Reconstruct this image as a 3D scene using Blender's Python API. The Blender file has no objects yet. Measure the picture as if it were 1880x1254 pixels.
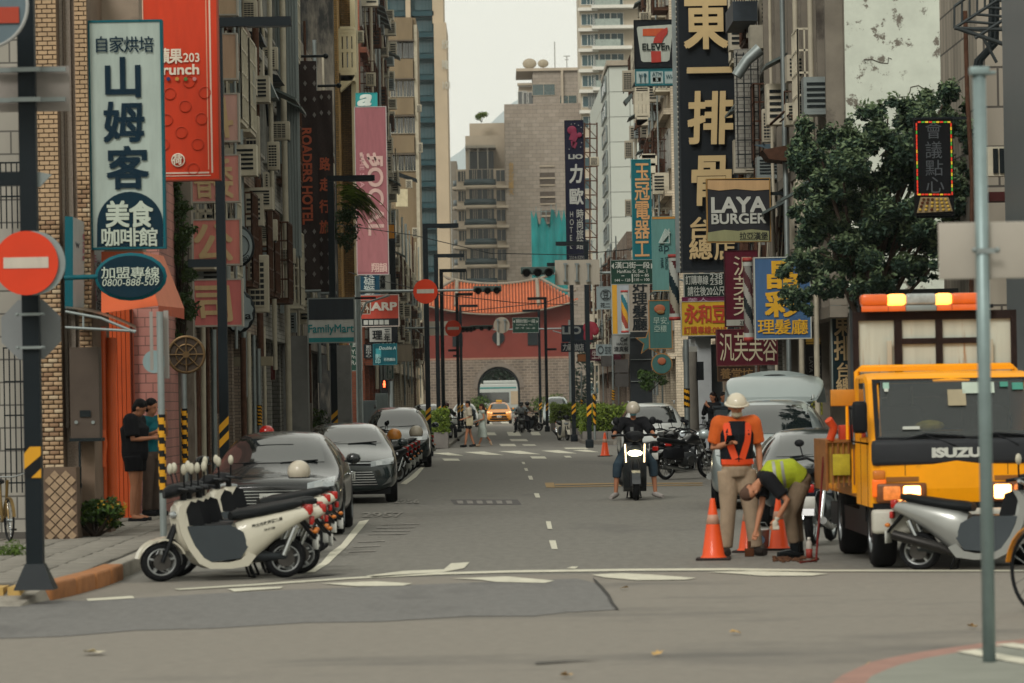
import bpy, bmesh, math, random
from mathutils import Vector, Matrix
from mathutils.bvhtree import BVHTree
import numpy as np
random.seed(11)
R = math.radians
sc = bpy.context.scene
COL = sc.collection
# ---------------------------------------------------------------- camera
F, VX, VY, CAMH, ROLL = 7050.0, 922.0, 735.0, 1.75, R(1.0)
SA, CA = math.sin(ROLL), math.cos(ROLL)
cd = bpy.data.cameras.new('camera'); cam = bpy.data.objects.new('camera', cd); COL.objects.link(cam)
cam.matrix_world = Matrix(((CA, SA, 0, 0), (0, 0, -1, 0), (-SA, CA, 0, CAMH), (0, 0, 0, 1)))
cd.sensor_width = 36; cd.lens = F/1880*36
cd.shift_x = (940-VX)/1880; cd.shift_y = (VY-627)/1880
cd.clip_start = 1; cd.clip_end = 12000
cd.dof.use_dof = True; cd.dof.focus_distance = 85; cd.dof.aperture_fstop = 4.5
sc.camera = cam
# ---------------------------------------------------------------- world, sun
world = bpy.data.worlds.new('World'); sc.world = world; world.use_nodes = True
wn = world.node_tree; wn.nodes.clear()
sky = wn.nodes.new('ShaderNodeTexSky'); sky.sky_type = 'NISHITA'; sky.sun_disc = False
SUN_EL, SUN_AZ = R(40), R(202)
sky.sun_elevation = SUN_EL; sky.sun_rotation = SUN_AZ
sky.dust_density = 4.0; sky.air_density = 1.0
mixc = wn.nodes.new('ShaderNodeMixRGB'); mixc.inputs[0].default_value = 0.86
mixc.inputs[2].default_value = (9.0, 8.95, 7.7, 1)       # even pale overcast layer
bg = wn.nodes.new('ShaderNodeBackground'); bg.inputs[1].default_value = 0.0895
wo = wn.nodes.new('ShaderNodeOutputWorld')
cn = wn.nodes.new('ShaderNodeTexNoise'); cn.inputs['Scale'].default_value = 2.2; cn.inputs['Detail'].default_value = 5; cmx = wn.nodes.new('ShaderNodeMixRGB')
cmx.inputs[1].default_value = (8.5, 8.5, 7.45, 1); cmx.inputs[2].default_value = (9.4, 9.3, 7.9, 1); wn.links.new(cn.outputs[0], cmx.inputs[0]); wn.links.new(cmx.outputs[0], mixc.inputs[2])
wn.links.new(sky.outputs[0], mixc.inputs[1]); wn.links.new(mixc.outputs[0], bg.inputs[0]); wn.links.new(bg.outputs[0], wo.inputs[0])
sl = bpy.data.lights.new('sun', 'SUN'); sl.energy = 1.5; sl.angle = R(18); sl.color = (1, .97, .91)
so = bpy.data.objects.new('sun', sl); COL.objects.link(so)
so.rotation_euler = (R(50), 0, R(-22))
sc.view_settings.view_transform = 'Standard'; sc.view_settings.look = 'None'
sc.view_settings.exposure = 0.31; sc.view_settings.gamma = 1; sc.view_settings.use_curve_mapping = False
sc.cycles.use_denoising = True; sc.cycles.max_bounces = 6; sc.cycles.diffuse_bounces = 3
sc.cycles.glossy_bounces = 3; sc.cycles.transmission_bounces = 4; sc.cycles.volume_bounces = 3
sc.cycles.transparent_max_bounces = 8
# ---------------------------------------------------------------- pixel <-> place
def ray(px, py):
    u = (px-VX)/F; v = (VY-py)/F
    return u*CA+v*SA, -u*SA+v*CA
def P(px, py, D):
    a, b = ray(px, py); return Vector((a*D, D, CAMH+b*D))
def G(px, py, z=0.0):
    a, b = ray(px, py); D = (CAMH-z)/max(-b, 1e-4); return Vector((a*D, D, z))
# ---------------------------------------------------------------- materials
def lin(c):
    if isinstance(c, str):
        c = c.lstrip('#'); c = [int(c[i:i+2], 16)/255 for i in (0, 2, 4)]
        return tuple(((x/12.92) if x <= .04045 else ((x+.055)/1.055)**2.4) for x in c)
    return tuple(c)
MATS = {}
def mat(name, col, rough=.6, metal=0, var=.18, vs=3.0, bump=0.0, bs=60., emit=None, es=1., stain=None, ssc=1.0, sth=.55, sw=.12, coords='Object', spec=None, stretch=(1, 1, 1), coat=0, alpha=None, ior=None):
    if name in MATS: return MATS[name]
    m = bpy.data.materials.new(name); m.use_nodes = True; nt = m.node_tree; N = nt.nodes; L = nt.links
    b = N['Principled BSDF']; col = lin(col)
    b.inputs['Roughness'].default_value = rough; b.inputs['Metallic'].default_value = metal
    b.inputs['Specular IOR Level'].default_value = spec if spec is not None else (.12 if max(lin(col)) < .12 and not coat else .3)
    if ior: b.inputs['IOR'].default_value = ior
    if coat: b.inputs['Coat Weight'].default_value = coat; b.inputs['Coat Roughness'].default_value = .06
    b.inputs['Base Color'].default_value = (*col, 1)
    if var > 0 or bump > 0 or stain:
        tc = N.new('ShaderNodeNewGeometry' if coords == 'World' else 'ShaderNodeTexCoord')
        mp = N.new('ShaderNodeMapping'); mp.inputs['Scale'].default_value = stretch
        L.new(tc.outputs['Position' if coords == 'World' else 'Object'], mp.inputs[0])
    if var > 0:
        n = N.new('ShaderNodeTexNoise'); n.inputs['Scale'].default_value = vs; n.inputs['Detail'].default_value = 7; n.inputs['Roughness'].default_value = .65
        L.new(mp.outputs[0], n.inputs['Vector'])
        r = N.new('ShaderNodeMapRange'); r.inputs[1].default_value = .3; r.inputs[2].default_value = .7
        r.inputs[3].default_value = 1-var; r.inputs[4].default_value = 1+var
        L.new(n.outputs[0], r.inputs[0])
        x = N.new('ShaderNodeVectorMath'); x.operation = 'SCALE'; x.inputs[0].default_value = col
        L.new(r.outputs[0], x.inputs['Scale']); out = x.outputs[0]
        if stain:
            n2 = N.new('ShaderNodeTexNoise'); n2.inputs['Scale'].default_value = ssc; n2.inputs['Detail'].default_value = 9; n2.inputs['Roughness'].default_value = .7
            L.new(mp.outputs[0], n2.inputs['Vector'])
            r2 = N.new('ShaderNodeMapRange'); r2.inputs[1].default_value = sth; r2.inputs[2].default_value = sth+sw; r2.clamp = True
            L.new(n2.outputs[0], r2.inputs[0])
            mx = N.new('ShaderNodeMixRGB'); L.new(r2.outputs[0], mx.inputs[0]); L.new(out, mx.inputs[1]); mx.inputs[2].default_value = (*lin(stain), 1); out = mx.outputs[0]
        L.new(out, b.inputs['Base Color'])
    if bump > 0:
        n3 = N.new('ShaderNodeTexNoise'); n3.inputs['Scale'].default_value = bs; n3.inputs['Detail'].default_value = 5
        L.new(mp.outputs[0], n3.inputs['Vector'])
        bp = N.new('ShaderNodeBump'); bp.inputs['Strength'].default_value = bump; bp.inputs['Distance'].default_value = .02
        L.new(n3.outputs[0], bp.inputs['Height']); L.new(bp.outputs[0], b.inputs['Normal'])
    if emit:
        b.inputs['Emission Color'].default_value = (*lin(emit), 1); b.inputs['Emission Strength'].default_value = es
    MATS[name] = m; return m
def brickmat(name, c1, c2, mortar, bw, bh, ms=.012, axis='XZ', rough=.8, var=.3):
    """brick or tile courses for walls too far off for single bricks"""
    if name in MATS: return MATS[name]
    m = mat(name, c1, rough, var=0); nt = m.node_tree; N = nt.nodes; L = nt.links; b = N['Principled BSDF']
    g = N.new('ShaderNodeNewGeometry'); s = N.new('ShaderNodeSeparateXYZ'); L.new(g.outputs['Position'], s.inputs[0])
    ad = N.new('ShaderNodeMath'); ad.operation = 'ADD'; L.new(s.outputs[0], ad.inputs[0]); L.new(s.outputs[1], ad.inputs[1])
    c = N.new('ShaderNodeCombineXYZ'); L.new(ad.outputs[0], c.inputs[0]); L.new(s.outputs[2], c.inputs[1])
    t = N.new('ShaderNodeTexBrick'); t.inputs['Color1'].default_value = (*[x*1.18 for x in lin(c1)], 1); t.inputs['Color2'].default_value = (*[x*1.12 for x in lin(c2)], 1); t.inputs['Mortar'].default_value = (*lin(mortar), 1)
    t.inputs['Scale'].default_value = 1; t.inputs['Mortar Size'].default_value = ms; t.inputs['Brick Width'].default_value = bw; t.inputs['Row Height'].default_value = bh
    L.new(c.outputs[0], t.inputs['Vector'])
    n = N.new('ShaderNodeTexNoise'); n.inputs['Scale'].default_value = .9; n.inputs['Detail'].default_value = 8; mp = N.new('ShaderNodeMapping'); mp.inputs['Scale'].default_value = (1, 1, .25); L.new(g.outputs['Position'], mp.inputs[0]); L.new(mp.outputs[0], n.inputs['Vector'])
    r = N.new('ShaderNodeMapRange'); r.inputs[1].default_value = .3; r.inputs[2].default_value = .7; r.inputs[3].default_value = 1-var; r.inputs[4].default_value = 1+var; L.new(n.outputs[0], r.inputs[0])
    x = N.new('ShaderNodeVectorMath'); x.operation = 'SCALE'; L.new(t.outputs[0], x.inputs[0]); L.new(r.outputs[0], x.inputs['Scale']); L.new(x.outputs[0], b.inputs['Base Color'])
    bp = N.new('ShaderNodeBump'); bp.inputs['Strength'].default_value = .4; bp.inputs['Distance'].default_value = .01; bp.invert = True
    L.new(t.outputs['Fac'], bp.inputs['Height']); L.new(bp.outputs[0], b.inputs['Normal'])
    return m
def glass(name='window_glass', col='#20282a', rough=.06, ior=1.8):
    return mat(name, col, rough, var=.3, vs=.5, spec=.6, ior=ior)
# ---------------------------------------------------------------- mesh builder
class MB:
    def __init__(s): s.v = []; s.f = []; s.sm = []
    def add(s, vs, fs, smooth=False):
        n = len(s.v); s.v += [tuple(v) for v in vs]; s.f += [tuple(i+n for i in f) for f in fs]; s.sm += [smooth]*len(fs); return s
    def box(s, x0, y0, z0, x1, y1, z1, M=None):
        if x0 > x1: x0, x1 = x1, x0
        if y0 > y1: y0, y1 = y1, y0
        if z0 > z1: z0, z1 = z1, z0
        vs = [Vector(p) for p in ((x0,y0,z0),(x1,y0,z0),(x1,y1,z0),(x0,y1,z0),(x0,y0,z1),(x1,y0,z1),(x1,y1,z1),(x0,y1,z1))]
        if M is not None: vs = [M @ v for v in vs]
        return s.add(vs, [(0,3,2,1),(4,5,6,7),(0,1,5,4),(1,2,6,5),(2,3,7,6),(3,0,4,7)])
    def cbox(s, c, d, M=None):
        x, y, z = c; a, b, e = d[0]/2, d[1]/2, d[2]/2
        return s.box(x-a, y-b, z-e, x+a, y+b, z+e, M)
    def rbox(s, x0, y0, z0, x1, y1, z1, r=.02, seg=2, M=None):
        bm = bmesh.new(); bmesh.ops.create_cube(bm, size=1)
        for v in bm.verts: v.co = Vector(((x0+x1)/2+v.co.x*(x1-x0), (y0+y1)/2+v.co.y*(y1-y0), (z0+z1)/2+v.co.z*(z1-z0)))
        bmesh.ops.bevel(bm, geom=bm.edges[:], offset=r, segments=seg, affect='EDGES', profile=.6)
        vs = [(M @ v.co if M is not None else v.co.copy()) for v in bm.verts]; fs = [[v.index for v in f.verts] for f in bm.faces]
        bm.free(); return s.add(vs, fs, True)
    def tube(s, pts, r, n=8, caps=True):
        pts = [Vector(p) for p in pts]; rs = r if isinstance(r, (list, tuple)) else [r]*len(pts)
        rings = []; up = Vector((0, 0, 1)); a = None
        for i, p in enumerate(pts):
            d = (pts[min(i+1, len(pts)-1)]-pts[max(i-1, 0)])
            if d.length < 1e-9: d = Vector((0, 0, 1))
            d.normalize()
            if a is None or (a-d*a.dot(d)).length < .05:
                a = d.cross(up)
                if a.length < .05: a = d.cross(Vector((1, 0, 0)))
            a = (a-d*a.dot(d)).normalized(); b = d.cross(a)
            rings.append([p+(a*math.cos(2*math.pi*k/n)+b*math.sin(2*math.pi*k/n))*rs[i] for k in range(n)])
        vs = [v for rg in rings for v in rg]; fs = []
        for i in range(len(pts)-1):
            for k in range(n):
                a = i*n+k; b = i*n+(k+1) % n; fs.append((a, b, b+n, a+n))
        s.add(vs, fs, True)
        if caps:
            s.add(rings[0], [tuple(range(n))[::-1]]); s.add(rings[-1], [tuple(range(n))])
        return s
    def ell(s, c, r, n=12, m=8, M=None, zmin=-1, zmax=1):
        c = Vector(c); r = (r, r, r) if not isinstance(r, (tuple, list)) else r
        t0 = math.asin(zmin); t1 = math.asin(zmax); vs = []
        for i in range(m+1):
            t = t0+(t1-t0)*i/m
            for k in range(n):
                a = 2*math.pi*k/n; q = Vector((math.cos(t)*math.cos(a)*r[0], math.cos(t)*math.sin(a)*r[1], math.sin(t)*r[2]))
                if M is not None: q = M @ q
                vs.append(c+q)
        fs = [(i*n+k, i*n+(k+1) % n, (i+1)*n+(k+1) % n, (i+1)*n+k) for i in range(m) for k in range(n)]
        return s.add(vs, fs, True)
    def lathe(s, prof, c=(0, 0, 0), axis='X', n=24, cap=False):
        """prof: (radius, along)"""
        c = Vector(c); vs = []
        for (r, a) in prof:
            for k in range(n):
                t = 2*math.pi*k/n; u, w = r*math.cos(t), r*math.sin(t)
                vs.append(c+(Vector((a, u, w)) if axis == 'X' else Vector((u, a, w)) if axis == 'Y' else Vector((u, w, a))))
        m = len(prof)
        fs = [(i*n+k, i*n+(k+1) % n, (i+1)*n+(k+1) % n, (i+1)*n+k) for i in range(m-1) for k in range(n)]
        return s.add(vs, fs, True)
    def disc(s, c, r, axis='X', th=.01, n=24):
        k = len(s.sm); s.lathe([(1e-4, -th/2), (r, -th/2), (r, th/2), (1e-4, th/2)], c, axis, n); s.sm[k:] = [False]*(len(s.sm)-k); return s
    def poly(s, pts, th=0, M=None, d=(0, 1, 0)):
        """pts 3D ring, extruded along d by th"""
        d = Vector(d)*th; n = len(pts); pts = [Vector(p) for p in pts]
        vs = pts+[p+d for p in pts] if th else pts
        if M is not None: vs = [M @ v for v in vs]
        fs = [tuple(range(n))]
        if th: fs += [tuple(range(2*n-1, n-1, -1))]+[(i, (i+1) % n, n+(i+1) % n, n+i)[::-1] for i in range(n)]
        return s.add(vs, fs)
    def prof_x(s, pts, x0, x1):
        """(y,z) outline extruded across x"""
        return s.poly([(x0, y, z) for y, z in pts], x1-x0, d=(1, 0, 0))
    def prof_y(s, pts, y0, y1):
        return s.poly([(x, y0, z) for x, z in pts], y1-y0, d=(0, 1, 0))
    def loft(s, secs, n=14, ex=2.5, cap=True):
        """secs: (y, zc, halfwidth, halfheight[, x])"""
        rings = []
        for q in secs:
            y, z, w, h = q[:4]; x = q[4] if len(q) > 4 else 0
            rg = []
            for k in range(n):
                t = 2*math.pi*k/n; c, d = math.cos(t), math.sin(t)
                rg.append((x+w*math.copysign(abs(c)**(2/ex), c), y, z+h*math.copysign(abs(d)**(2/ex), d)))
            rings.append(rg)
        vs = [v for rg in rings for v in rg]
        fs = [(i*n+k, i*n+(k+1) % n, (i+1)*n+(k+1) % n, (i+1)*n+k) for i in range(len(secs)-1) for k in range(n)]
        s.add(vs, fs, True)
        if cap: s.add(rings[0], [tuple(range(n))]); s.add(rings[-1], [tuple(range(n))[::-1]])
        return s
    def mesh(s, name):
        me = bpy.data.meshes.new(name); me.from_pydata(s.v, [], s.f)
        me.polygons.foreach_set('use_smooth', s.sm)
        bm = bmesh.new(); bm.from_mesh(me); bmesh.ops.recalc_face_normals(bm, faces=bm.faces[:]); bm.to_mesh(me); bm.free()
        me.update(); return me
    def build(s, name, m, parent=None, world=False, **kw):
        return obj(name, s.mesh(name), m, parent, world, **kw)
def obj(name, me, m, parent=None, world=False, loc=None, rz=None, kind=None, label=None):
    if m is not None and not me.materials: me.materials.append(m)
    o = bpy.data.objects.new(name, me); COL.objects.link(o)
    if loc is not None: o.location = loc
    if rz is not None: o.rotation_euler = (0, 0, rz)
    if parent is not None:
        o.parent = parent
        if world:
            L = parent.get('_w')
            o.matrix_parent_inverse = Matrix.Translation(-Vector(parent.location)) if L is None else Matrix.Identity(4)
    if kind: o['kind'] = kind
    if label: o['label'] = label
    return o
def tag(o, label=None, cat=None, group=None, kind=None):
    if label: o['label'] = label
    if cat: o['category'] = cat
    if group: o['group'] = group
    if kind: o['kind'] = kind
    return o
def thing(name, label, cat, loc=(0, 0, 0), rz=0, group=None, scale=None):
    o = bpy.data.objects.new(name, None); COL.objects.link(o); o.empty_display_size = .2
    o.location = loc; o.rotation_euler = (0, 0, rz)
    if scale: o.scale = (scale,)*3
    return tag(o, label, cat, group)
def kids(o): return [c for c in bpy.data.objects if c.parent is o]
CH = {}
def dup(root, loc, rz=None, label=None, group=None, scale=None, swap=None):
    """copy a thing with its parts and sub-parts"""
    if root.name not in CH:
        t = [(c, kids(c)) for c in kids(root)]; CH[root.name] = t
    r = root.copy(); COL.objects.link(r); r.location = loc
    if rz is not None: r.rotation_euler = (0, 0, rz)
    if scale: r.scale = (scale,)*3
    if label: r['label'] = label
    if group: r['group'] = group
    def fix(c):
        if swap and c.data and c.data.materials and c.data.materials[0].name in swap:
            c.data = c.data.copy(); c.data.materials[0] = swap[c.data.materials[0].name]
    for c, gs in CH[root.name]:
        q = c.copy(); COL.objects.link(q); q.parent = r; fix(q)
        for g in gs:
            d = g.copy(); COL.objects.link(d); d.parent = q; fix(d)
    return r
# ---------------------------------------------------------------- lettering
_TC = {}
def glyph(s, bold=0.0):
    k = (s, bold)
    if k in _TC: return _TC[k]
    c = bpy.data.curves.new('lettering', 'FONT'); c.body = s; c.size = 1; c.offset = bold; c.resolution_u = 4
    o = bpy.data.objects.new('lettering', c); COL.objects.link(o)
    m = bpy.data.meshes.new_from_object(o); bpy.data.objects.remove(o); bpy.data.curves.remove(c)
    v = np.array([tuple(q.co)[:2] for q in m.vertices]); f = [tuple(p.vertices) for p in m.polygons]
    bpy.data.meshes.remove(m); _TC[k] = (v, f); return _TC[k]
class Board:
    """flat sign face at a photo rectangle and a distance; lettering is placed in the sign's own plane"""
    def __init__(s, x0, y0, x1, y1, D):
        s.D = D; s.s = F/D; s.cx, s.cy = (x0+x1)/2, (y0+y1)/2; s.c = P(s.cx, s.cy, D)
        s.w, s.h = (x1-x0)/s.s, (y1-y0)/s.s
    def L(s, px, py):
        p = P(px, py, s.D); return p.x, p.z
    def rect(s, mb, x0, y0, x1, y1, dy, th=.01):
        c = P((x0+x1)/2, (y0+y1)/2, s.D); w, h = (x1-x0)/s.s/2, (y1-y0)/s.s/2
        mb.box(c.x-w, s.D+dy-th, c.z-h, c.x+w, s.D+dy, c.z+h)
    def text(s, mb, t, x0, y0, x1, y1, dy=-.03, bold=.02, rot=0, shear=0, mode='fit', th=.008):
        v, f = glyph(t)
        if not len(v): return
        v = v.copy(); em = 1.0
        if rot: a = R(rot); v = v @ np.array(((math.cos(a), math.sin(a)), (-math.sin(a), math.cos(a))))
        if shear: v[:, 0] += v[:, 1]*shear
        c = P((x0+x1)/2, (y0+y1)/2, s.D); W, H = (x1-x0)/s.s, (y1-y0)/s.s
        if mode == 'em':     # one ideograph in its em cell
            sc_ = np.array((W/.95, H/.95)); v = (v-np.array((.5, .38)))*sc_
        else:
            lo, hi = v.min(0), v.max(0); sc_ = np.array((W, H))/(hi-lo+1e-6); v = (v-(lo+hi)/2)*sc_
        y = s.D+dy
        offs = [(0, 0)] if bold <= .012 else [(0, 0), (1, 1), (-1, 1), (1, -1), (-1, -1)]+([(1, 0), (-1, 0), (0, 1), (0, -1)] if bold > .045 else [])
        for k, (i, j) in enumerate(offs): mb.add([(c.x+a+i*bold*.62*sc_[0], y-k*.0009, c.z+b+j*bold*.62*sc_[1]) for a, b in v], f)
    def col(s, mb, t, x0, y0, x1, y1, **k):
        n = len(t); h = (y1-y0)/n
        for i, ch in enumerate(t): s.text(mb, ch, x0, y0+i*h, x1, y0+(i+1)*h, mode='em', **k)
    def row(s, mb, t, x0, y0, x1, y1, **k):
        n = len(t); w = (x1-x0)/n
        for i, ch in enumerate(t): s.text(mb, ch, x0+i*w, y0, x0+(i+1)*w, y1, mode='em', **k)
# ================================================================ ground, roads, markings
asph = mat('asphalt', '#6a6862', .8, var=.17, vs=9, bump=.4, bs=40, coords='World', stain='#53514f', ssc=.22, sth=.56, stretch=(1, .25, 1))
asph2 = mat('asphalt_patch', '#656462', .78, var=.15, vs=11, bump=.4, bs=45, coords='World', stain='#4d4c4b', ssc=.35, sth=.54, stretch=(1, .3, 1))
asph3 = mat('cross_asphalt', '#78736b', .85, var=.16, vs=16, bump=.5, bs=45, coords='World', stain='#605d58', ssc=.3, sth=.53, stretch=(.5, 1, 1))
paint = mat('road_paint', '#bcb9a8', .7, var=.22, vs=7, coords='World', stain='#8e8b82', ssc=5, sth=.6)
paint_y = mat('road_paint_yellow', '#957a4c', .7, var=.25, vs=5, coords='World', stain='#7d7060', ssc=4, sth=.55)
paint_f = mat('road_paint_faded', '#83807a', .8, var=.15, vs=7, coords='World', stain='#6d6963', ssc=9, sth=.48)
def sheet(name, pts, z, m, **k):
    o = MB().poly([(x, y, z) for x, y in pts]).build(name, m, **k); o['kind'] = 'structure'; return o
sheet('ground', [(-600, -60), (600, -60), (1450, 9300), (-1450, 9300)], -.02, asph2)
sheet('street', [(-3.95, 38.2), (5.9, 38.6), (5.9, 123), (3.1, 150), (3.1, 250), (4.5, 262), (-4.5, 262), (-2.0, 250), (-2.0, 145), (-3.95, 120)], 0, asph)
sheet('cross_street', [(-60, 8), (60, 8), (60, 38.6), (5.9, 38.6), (-3.95, 38.2), (-60, 38.0)], 0, asph3)
sheet('cross_street', [(-60, 119), (-3.95, 119), (-3.95, 143), (-60, 143)], 0, asph)
sheet('cross_street', [(5.9, 119), (60, 119), (60, 146), (5.9, 143)], 0, asph)
sheet('plaza_road', [(-200, 262), (200, 262), (200, 620), (-200, 620)], 0, asph3)
def pxs(name, polys, z, m, **k):
    mb = MB()
    for p in polys: mb.poly([G(x, y, z) for x, y in p])
    o = mb.build(name, m, **k); return o
ap = pxs('asphalt_patch', [[(-60, 1100), (160, 1103), (420, 1088), (700, 1076), (1060, 1062), (1100, 1072), (1118, 1098), (1135, 1119), (1040, 1124), (980, 1131), (860, 1131), (700, 1141), (560, 1143), (400, 1153), (250, 1157), (120, 1168), (-60, 1174)]], .004, asph2); ap['kind'] = 'structure'
marks = [
 [(158,1099),(243,1094),(247,1098),(162,1103)],
 [(418,1081),(455,1079),(520,1077),(515,1080),(430,1086)],
 [(590,1071),(690,1067),(757,1071),(740,1075),(655,1076)],
 [(830,1062),(930,1058),(975,1062),(1018,1066),(1000,1070),(910,1068),(880,1064)],
 [(1086,1055),(1140,1052),(1200,1055),(1278,1061),(1260,1064),(1170,1065),(1110,1060)],
 [(1298,1050),(1380,1048),(1460,1050),(1520,1053),(1490,1057),(1400,1057),(1350,1053)],
 [(320,1081),(480,1071),(640,1060),(800,1051),(940,1047),(1160,1044),(1340,1043),(1520,1046),(1700,1046),(1880,1046),(1880,1049),(1700,1049),(1520,1049),(1340,1047),(1160,1048),(940,1051),(800,1055),(640,1063),(480,1074),(330,1083)],
 [(672,1057),(740,1048),(815,1045),(828,1034),(862,1032),(852,1043),(815,1050),(740,1056),(685,1060)],
 [(1040,1043),(1050,1040),(1062,1040),(1056,1044)],
 [(562,1051),(590,1033),(606,1014),(626,1000),(660,957),(678,954),(636,1004),(618,1020),(604,1034),(578,1050)],
 [(735,888),(752,876),(772,858),(780,857),(764,876),(746,889)],
]
for c in ((1016,1000,8,8),(1008,964,6,7),(986,909.5,6,4),(974,877,5,3.5),(966,862,4,2.5),(961,850,3.5,2)):
    x, y, a, b = c; marks.append([(x-a,y-b),(x+a*.5,y-b),(x+a,y+b),(x-a*.4,y+b)])
for a in ((794,831,852,836.5),(852,829,925,835.5),(915,827.5,993,834),(993,826.5,1060,832.5),(1051,825.5,1100,830)):
    marks.append([(a[0],a[1]+1),((a[0]+a[2])/2,a[1]),(a[2],a[3]),((a[0]+a[2])/2,a[3]-.6)])
for a in ((812,842,845,846),(973,838,1004,842),(1035,837,1050,840),(892,794,912,799),(930,793,957,800),(973,793,993,799),(935,806,970,810),(916,815,948,819),(958,816,985,818),(893,774,905,779),(918,774,936,778),(1035,822,1080,824)):
    marks.append([(a[0],a[1]),(a[2]-4,a[1]),(a[2],a[3]),(a[0]+4,a[3])])
mk = pxs('road_markings', marks, .008, paint); tag(mk, kind='structure')
# parking bay numbers painted flat by the kerb
fl = []
def glyph_ground(t, x0, y0, x1, y1):
    v, f = glyph(t, .02); lo, hi = v.min(0), v.max(0); v = (v-lo)/(hi-lo)
    return [G(x0+(x1-x0)*a+(1-b)*0, y1+(y0-y1)*b, .012) for a, b in v], f
mb = MB()
for t, x0, y0, x1, y1 in (('2957', 665, 940, 740, 949), ('2956', 722, 916, 770, 924)): mb.add(*glyph_ground(t, x0, y0, x1, y1))
tag(mb.build('bay_number_marking', mat('paint_worn', '#84817a', .8, var=.3, vs=9, coords='World', stain='#625f5b', ssc=7, sth=.5)), kind='structure')
pf = []
for i in range(3): pf.append([(640+i*9, 1012-i*9), (690+i*8, 1010-i*9), (690+i*8, 1011.6-i*9), (640+i*9, 1013.6-i*9)])
for i in range(6): pf.append([(838+i*18, 919), (849+i*18, 919), (851+i*18, 924.5), (841+i*18, 924.5)])
for i in range(4): pf.append([(700-i*8, 962+i*6), (770-i*8, 961+i*6), (770-i*8, 962.5+i*6), (700-i*8, 963.5+i*6)])
tag(pxs('faded_marking', pf, .008, paint_f), kind='structure')
tag(pxs('yellow_marking', [[(1000,886),(1017,886),(1019,895),(1003,895)], [(1019,888),(1140,886.5),(1290,886),(1290,887.6),(1140,888.5),(1019,891)], [(1018,893),(1140,891),(1290,890),(1290,891),(1140,892.4),(1018,894.6)]], .008, paint_y), kind='structure')
tag(pxs('drain_patch', [[(826,917),(950,917),(958,926.5),(834,926.5)]], .004, mat('old_patch', '#585655', .8, coords='World')), kind='structure')
tag(pxs('asphalt_crack', [[(1088,1060),(1096,1066),(1108,1078),(1120,1092),(1126,1105),(1136,1118),(1131,1118),(1120,1106),(1115,1094),(1103,1080),(1092,1068)], [(440,1075),(560,1056),(640,1052),(600,1056),(520,1063)], [(980,1216),(1040,1212),(1110,1210),(1040,1214),(985,1218)]], .012, mat('crack_filler', '#3f3e3c', .9, coords='World')), kind='structure')
# ---------------------------------------------------------------- far crossing details, left pavement
paver_m = mat('paver', '#77736b', .85, var=.16, vs=4, bump=.3, bs=50, coords='World', stain='#5f5b55', ssc=1.2, sth=.6)
joint_m = mat('pavement_bed', '#4a4743', .9, coords='World')
conc = mat('kerb_concrete', '#8a857b', .85, var=.2, vs=3, bump=.3, coords='World', stain='#605c54', ssc=1.5)
orange_k = mat('kerb_orange', '#94623a', .75, var=.25, vs=5, bump=.3, coords='World', stain='#6a4c38', ssc=2.5, sth=.58)
pav = MB().poly([(-40, 35.0, .13), (-4.22, 35.0, .13), (-4.1, 35.9, .13), (-4.1, 119, .13), (-9, 119, .13), (-40, 119, .13)], -.2, d=(0, 0, 1)).build('left_pavement', joint_m)
tag(pav, kind='structure')
pm = MB().rbox(-.19, -.19, -.01, .19, .19, .022, .006, 1).mesh('paver')
n = 0
for i in range(3 if False else 4):
    for j in range(66):
        x = -4.33-i*.4; y = 35.5+j*.4+(.2 if i % 2 else 0)
        o = obj('paver', pm, paver_m, pav, loc=(x, y, .128+random.uniform(-.004, .004))); o.rotation_euler = (random.uniform(-.01, .01), random.uniform(-.012, .012), random.uniform(-.01, .01)); n += 1
mb = MB()
for i in range(6):
    for j in range(30):
        x = -5.93-i*.4; y = 35.5+j*.4; mb.box(x-.19, y-.19, .12, x+.19, y+.19, .15+random.uniform(-.003, .003))
mb.build('paving', paver_m, pav, kind='stuff')
tac = mat('tactile_yellow', '#a98b52', .8, var=.2, vs=6, coords='World')
mb = MB()
for i in range(14):
    x = -6.5+i*.16; mb.box(x-.06, 34.55, .05, x+.06, 35.0, .145)
mb.build('tactile_strip', tac, pav, kind='stuff')
mb = MB().poly([(-40, 33.9, .0), (-4.3, 33.9, .0), (-4.15, 35.0, .0), (-4.2, 35.05, .125), (-40, 35.05, .125)]); mb.build('ramp', conc, pav)
kb = MB().rbox(-.08, 0, -.05, .08, .98, .155, .02, 2).mesh('kerb_stone')
kb2 = MB().rbox(-.11, 0, -.05, .11, .98, .16, .03, 2).mesh('kerb_stone')
kl = thing('kerb', None, None, (-3.98, 35, 0)); kl['kind'] = 'structure'
for j in range(84):
    x = (-.26, -.14, -.06, -.02)[j] if j < 4 else 0
    obj('kerb_stone', kb2 if j < 4 else kb, orange_k if j < 4 else conc, kl, loc=(x, j*1.0, 0), rz=(R(-7), R(-4), R(-2), R(-1))[j] if j < 4 else 0)
for c in kids(kl):
    if c.data == kb and False: pass
# right pavement
tag(MB().box(5.9, 40, -.1, 40, 119, .13).build('right_pavement', paver_m), kind='structure')
kr = thing('kerb', None, None, (5.85, 40, 0)); kr['kind'] = 'structure'
kb3 = kb.copy(); kb3.materials.clear()
for j in range(79): obj('kerb_stone', kb3, conc, kr, loc=(0, j*1.0, 0))
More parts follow.
